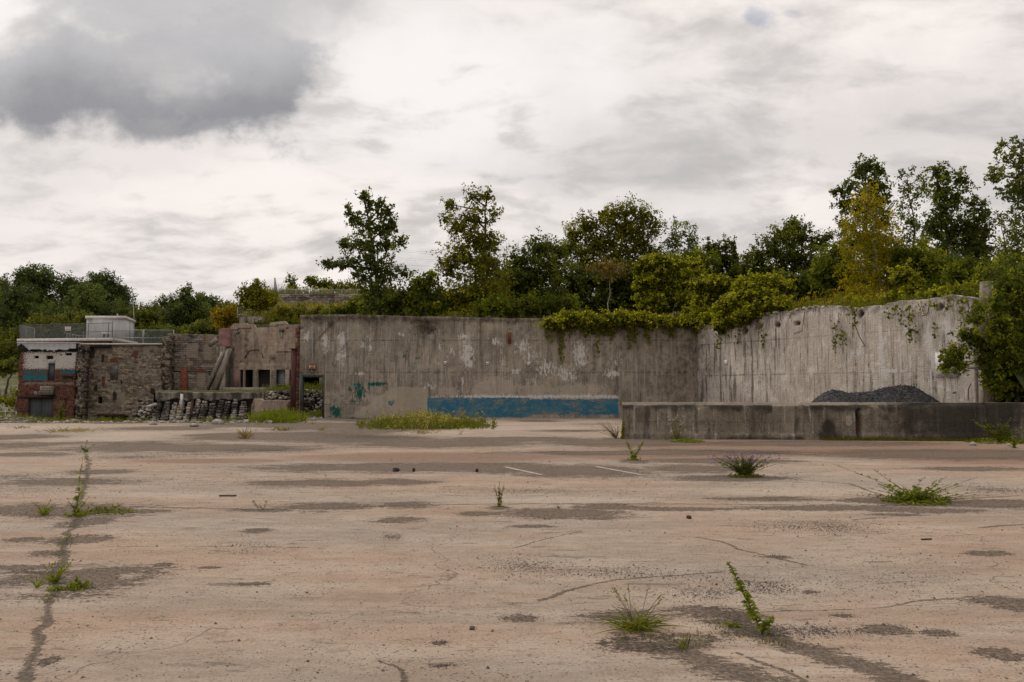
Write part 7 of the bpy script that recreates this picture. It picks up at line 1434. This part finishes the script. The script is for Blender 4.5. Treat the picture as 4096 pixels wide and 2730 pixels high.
def stemweed(label, x, y, stems, mat, seed, leafl=.04, lw=.3, gap_=.012, cat='weed', name='weed', up=.4, flowers=None, bare=0.0, ground=0, gr=.1, srad=.003):
    """stems: list of (dx, dy, height, bend_x) in metres from the foot"""
    g = np.random.default_rng(seed); p = go(x, y); r = empty(name, tuple(p), label, cat); cr = Crown(); st = MB(); fl = []
    for sx, sy, h, bx_ in stems:
        s_ = np.linspace(0, 1, 9)[:, None]; c = p + np.array([sx, sy, 0]) * s_ + np.array([bx_, 0, 0]) * s_ ** 2 + np.array([0, 0, h]) * s_; c[1:-1] += g.normal(size=(7, 3)) * h * .012
        st.tube(c, np.linspace(srad, srad * .4, 9), 5); n = int(h / gap_); t = np.sort(g.uniform(bare, 1, n)); P = np.stack([np.interp(t, s_[:, 0], c[:, k]) for k in range(3)], 1)
        a_ = g.uniform(0, 6.28, n); d_ = np.stack([np.cos(a_), np.sin(a_), np.full(n, up)], 1); ll = leafl * (1.1 - .75 * t ** 1.5) * g.uniform(.7, 1.2, n)
        for i in range(n):
            tip = P[i] + d_[i] * ll[i]; mid = P[i] + d_[i] * ll[i] * .5 + [0, 0, ll[i] * .12]; tip = tip - [0, 0, ll[i] * .25]
            ribbon(cr, [P[i], (P[i] + mid) / 2, mid, (mid + tip) / 2, tip], lw * ll[i] * 1.3, g.uniform(.1, .9), g)
        fl.append(c[-1])
    if ground:
        a_ = g.uniform(0, 6.28, ground); rr_ = np.sqrt(g.random(ground)) * gr; P = np.stack([p[0] + np.cos(a_) * rr_ * 1.4, p[1] + np.sin(a_) * rr_, p[2] + .01 + g.random(ground) * gr * .35 * (1 - rr_ / gr)], 1)
        V_, F_ = leaves(P, leafl * .8, g, up=1.0, aspect=.5); cr.add(V_, F_, g.uniform(.05, .9, ground))
    st.build('stem', M['twig'], r); cr.build('leaves', L[mat], r)
    if flowers:
        fb = Crown(); P = np.repeat(np.array(fl), 14, 0) + g.normal(size=(len(fl) * 14, 3)) * .018; V_, F_ = leaves(P, .016, g, aspect=.9); fb.add(V_, F_, np.full(len(F_), 1.)); fb.build('flowers', M[flowers], r)
    return r
M['lilac'] = plain('lilac_petals', (.30, .20, .34), (.24, .16, .26), .8, 9.); M['cream'] = plain('cream_petals', (.62, .60, .50), (.5, .48, .38), .8, 9.)
tuft('large spreading grass tuft in the cracked slab, right foreground', 1462, 1446, 150, .29, 'grass', 1, .50, .5, .0065, 8, .035)
g_ = np.random.default_rng(3); stemweed('tall leaning leafy weed in the right foreground', 1752, 1457, [(-.19, .0, .46, -.03), (.04, .0, .11, .03), (.02, 0, .08, .0)], 'bright', 2, .056, .30, .0038, bare=.16, ground=0, srad=.0045)
tuft('tiny two-bladed sprig left of the tall leaning weed', 1572, 1490, 9, .12, 'grass', 3, .9, .5, .010, 1, .012)
tuft('flat green grass rosette just left of the tall leaning weed', 1684, 1438, 26, .085, 'bright', 4, .30, .35, .007, 0, .01)
tuft('upright seeding grass clump in the dark patch at left', 127, 1340, 46, .20, 'bright', 5, .95, .35, .006, 4, .012)
tuft('small grass sprig left of the seeding grass clump', 84, 1352, 20, .13, 'bright', 6, 1.0, .35, .006, 1, .008)
stemweed('leafy green weed right of the seeding grass clump', 178, 1352, [(-.01, 0, .10, 0), (.06, 0, .05, .02), (.09, 0, .04, .04), (-.05, 0, .04, -.02), (.02, 0, .07, .02)], 'bright', 7, .035, .5, .004, ground=240, gr=.085)
stemweed('low leafy mat below the seeding grass clump', 130, 1356, [(-.03, 0, .03, 0)], 'bright', 8, .03, .5, .005, ground=120, gr=.05)
tuft('fountain-shaped grass weed growing left of the long crack', 100, 1184, 44, .20, 'bright', 9, .9, .4, .009, 3, .02)
stemweed('tall thin weed stem growing from the long crack', 176, 1186, [(.03, 0, .72, .02), (-.08, 0, .22, -.05), (.1, 0, .24, .05), (-.04, 0, .15, -.02)], 'bright', 10, .065, .32, .016, ground=120, gr=.12)
stemweed('low spreading leaves right of the tall thin crack weed', 245, 1178, [(.1, 0, .08, .05), (-.15, 0, .10, -.05)], 'grass', 11, .05, .5, .01, ground=420, gr=.26)
stemweed('small weed on the far part of the long crack', 196, 1040, [(.0, 0, .30, .05), (.15, 0, .22, .1), (-.1, 0, .2, -.05)], 'grass', 12, .07, .4, .02, ground=60, gr=.12)
stemweed('upright pale weed clump in the middle of the yard', 1147, 1165, [(.0, 0, .33, 0), (.05, 0, .30, .02), (-.05, 0, .31, -.02), (.02, 0, .27, -.03), (-.02, 0, .25, .04)], 'dry', 13, .028, .5, .006, ground=30, gr=.05)
tuft('tiny grass sprig right of the upright pale weed clump', 1284, 1169, 12, .08, 'grass', 14, .8, .4, .007, 0, .01)
tuft('tiny weed sprig on the slab left of centre', 605, 1172, 10, .14, 'grass', 15, 1.0, .3, .006, 1, .01)
stemweed('bright green weed with two leafy stems forming a V', 1456, 1058, [(-.12, 0, .46, -.05), (.16, 0, .42, .08), (.02, 0, .16, .02)], 'bright', 16, .075, .3, .006, ground=80, gr=.12, srad=.005)
g = np.random.default_rng(17)
stemweed('bushy lilac-flowered weed standing on the slab right of centre', 1712, 1096, [(a_, g.uniform(-.15, .15), g.uniform(.24, .44) * (1 - .5 * abs(a_)), a_ * .9 + g.uniform(-.08, .08)) for a_ in g.uniform(-.32, .32, 80)], 'grass', 17, .055, .30, .009, cat='weed bush', name='weed_bush', flowers='lilac', ground=500, gr=.22)
g = np.random.default_rng(18)
stemweed('wide sprawling green weed with long side shoots at right', 2105, 1154, [(-.75, .2, .50, -.30), (-.45, 0, .44, -.12), (-.5, 0, .2, -.2), (.45, .1, .34, .05), (.62, 0, .34, .25), (.3, 0, .30, .0), (-.2, 0, .35, .35), (.8, 0, .10, .35), (-.7, 0, .14, -.1)] + [(a_, g.uniform(-.2, .2), g.uniform(.06, .24), a_ * .4) for a_ in g.normal(.05, .33, 70)], 'bright', 18, .07, .34, .012, cat='weed bush', name='weed_bush', ground=700, gr=.34)
g = np.random.default_rng(19)
stemweed('dark dead-stemmed shrub at the left end of the low wall', 1415, 1008, [(g.uniform(-.45, .35), g.uniform(-.15, .15), g.uniform(.25, .62), g.uniform(-.45, .15)) for _ in range(46)], 'dry', 19, .035, .4, .03, cat='shrub', name='shrub', ground=120, gr=.3, flowers=None)
stemweed('yellow green climbing weed on the left end face of the low wall', 1430, 1009, [(g.uniform(-.05, .12), .1, g.uniform(.5, .95), g.uniform(-.05, .1)) for _ in range(7)], 'gold', 20, .06, .5, .02, cat='weed', name='weed')
stemweed('brownish shrub with cream flower heads against the low wall', 1556, 1013, [(g.uniform(-.3, .3), 0, g.uniform(.25, .75), g.uniform(-.15, .2)) for _ in range(26)], 'dry', 21, .04, .4, .02, cat='shrub', name='shrub', ground=200, gr=.25, flowers='cream')
stemweed('low bright green mat of weed in front of the low wall', 1580, 1016, [(.2, 0, .12, 0), (-.2, 0, .14, 0)], 'bright', 22, .05, .4, .01, cat='weed', ground=1500, gr=.36)
tuft('reddish dry grass clump at the far left-centre of the slab', 565, 1008, 50, .45, 'red', 23, .9, .3, .022, 3, .09)
tuft('low green tuft by the pale slab at far left', 160, 992, 150, .34, 'dry', 24, .5, .4, .018, 0, .45)
tuft('green tuft right of the reddish clump on the far slab', 648, 990, 60, .26, 'grass', 25, .7, .4, .018, 0, .2)
tuft('small green tuft at far left edge of the slab', 45, 985, 40, .22, 'grass', 26, .7, .4, .016, 0, .15)
tuft('small reddish tuft before the doorway weeds', 740, 990, 26, .3, 'dry', 27, .9, .4, .014, 0, .06)
tuft('small dry tuft left of the long weed bank', 717, 975, 20, .25, 'dry', 28, .9, .4, .014, 0, .06)
tuft('yellow brown dry grass clump in front of the weed bank', 970, 996, 70, .38, 'dry', 29, .6, .5, .014, 0, .25)
tuft('tall straw coloured grass clump inside the weed bank', 978, 984, 90, .62, 'gold', 30, 1.0, .25, .014, 6, .14)
tuft('tiny grass sprig right of the weed bank front', 1058, 1000, 10, .3, 'dry', 31, 1.0, .2, .01, 0, .03)
stemweed('leafy bush growing before the grey double doors', 140, 966, [(g.uniform(-.35, .35), 0, g.uniform(.3, .95), g.uniform(-.15, .15)) for _ in range(16)], 'grass', 32, .08, .45, .022, cat='weed bush', name='weed_bush', ground=120, gr=.4)
stemweed('green leafy bush at the foot of the right edge low wall', 2300, 1018, [(g.uniform(-.8, .8), 0, g.uniform(.25, .8), g.uniform(-.4, .4)) for _ in range(26)], 'mid', 33, .08, .5, .015, cat='weed bush', name='weed_bush', ground=1200, gr=.7)
stemweed('small yellow green weed standing on the slab at the right edge', 2331, 1030, [(g.uniform(-.06, .06), 0, g.uniform(.15, .35), g.uniform(-.03, .03)) for _ in range(6)], 'bright', 34, .05, .35, .008, ground=40, gr=.08)
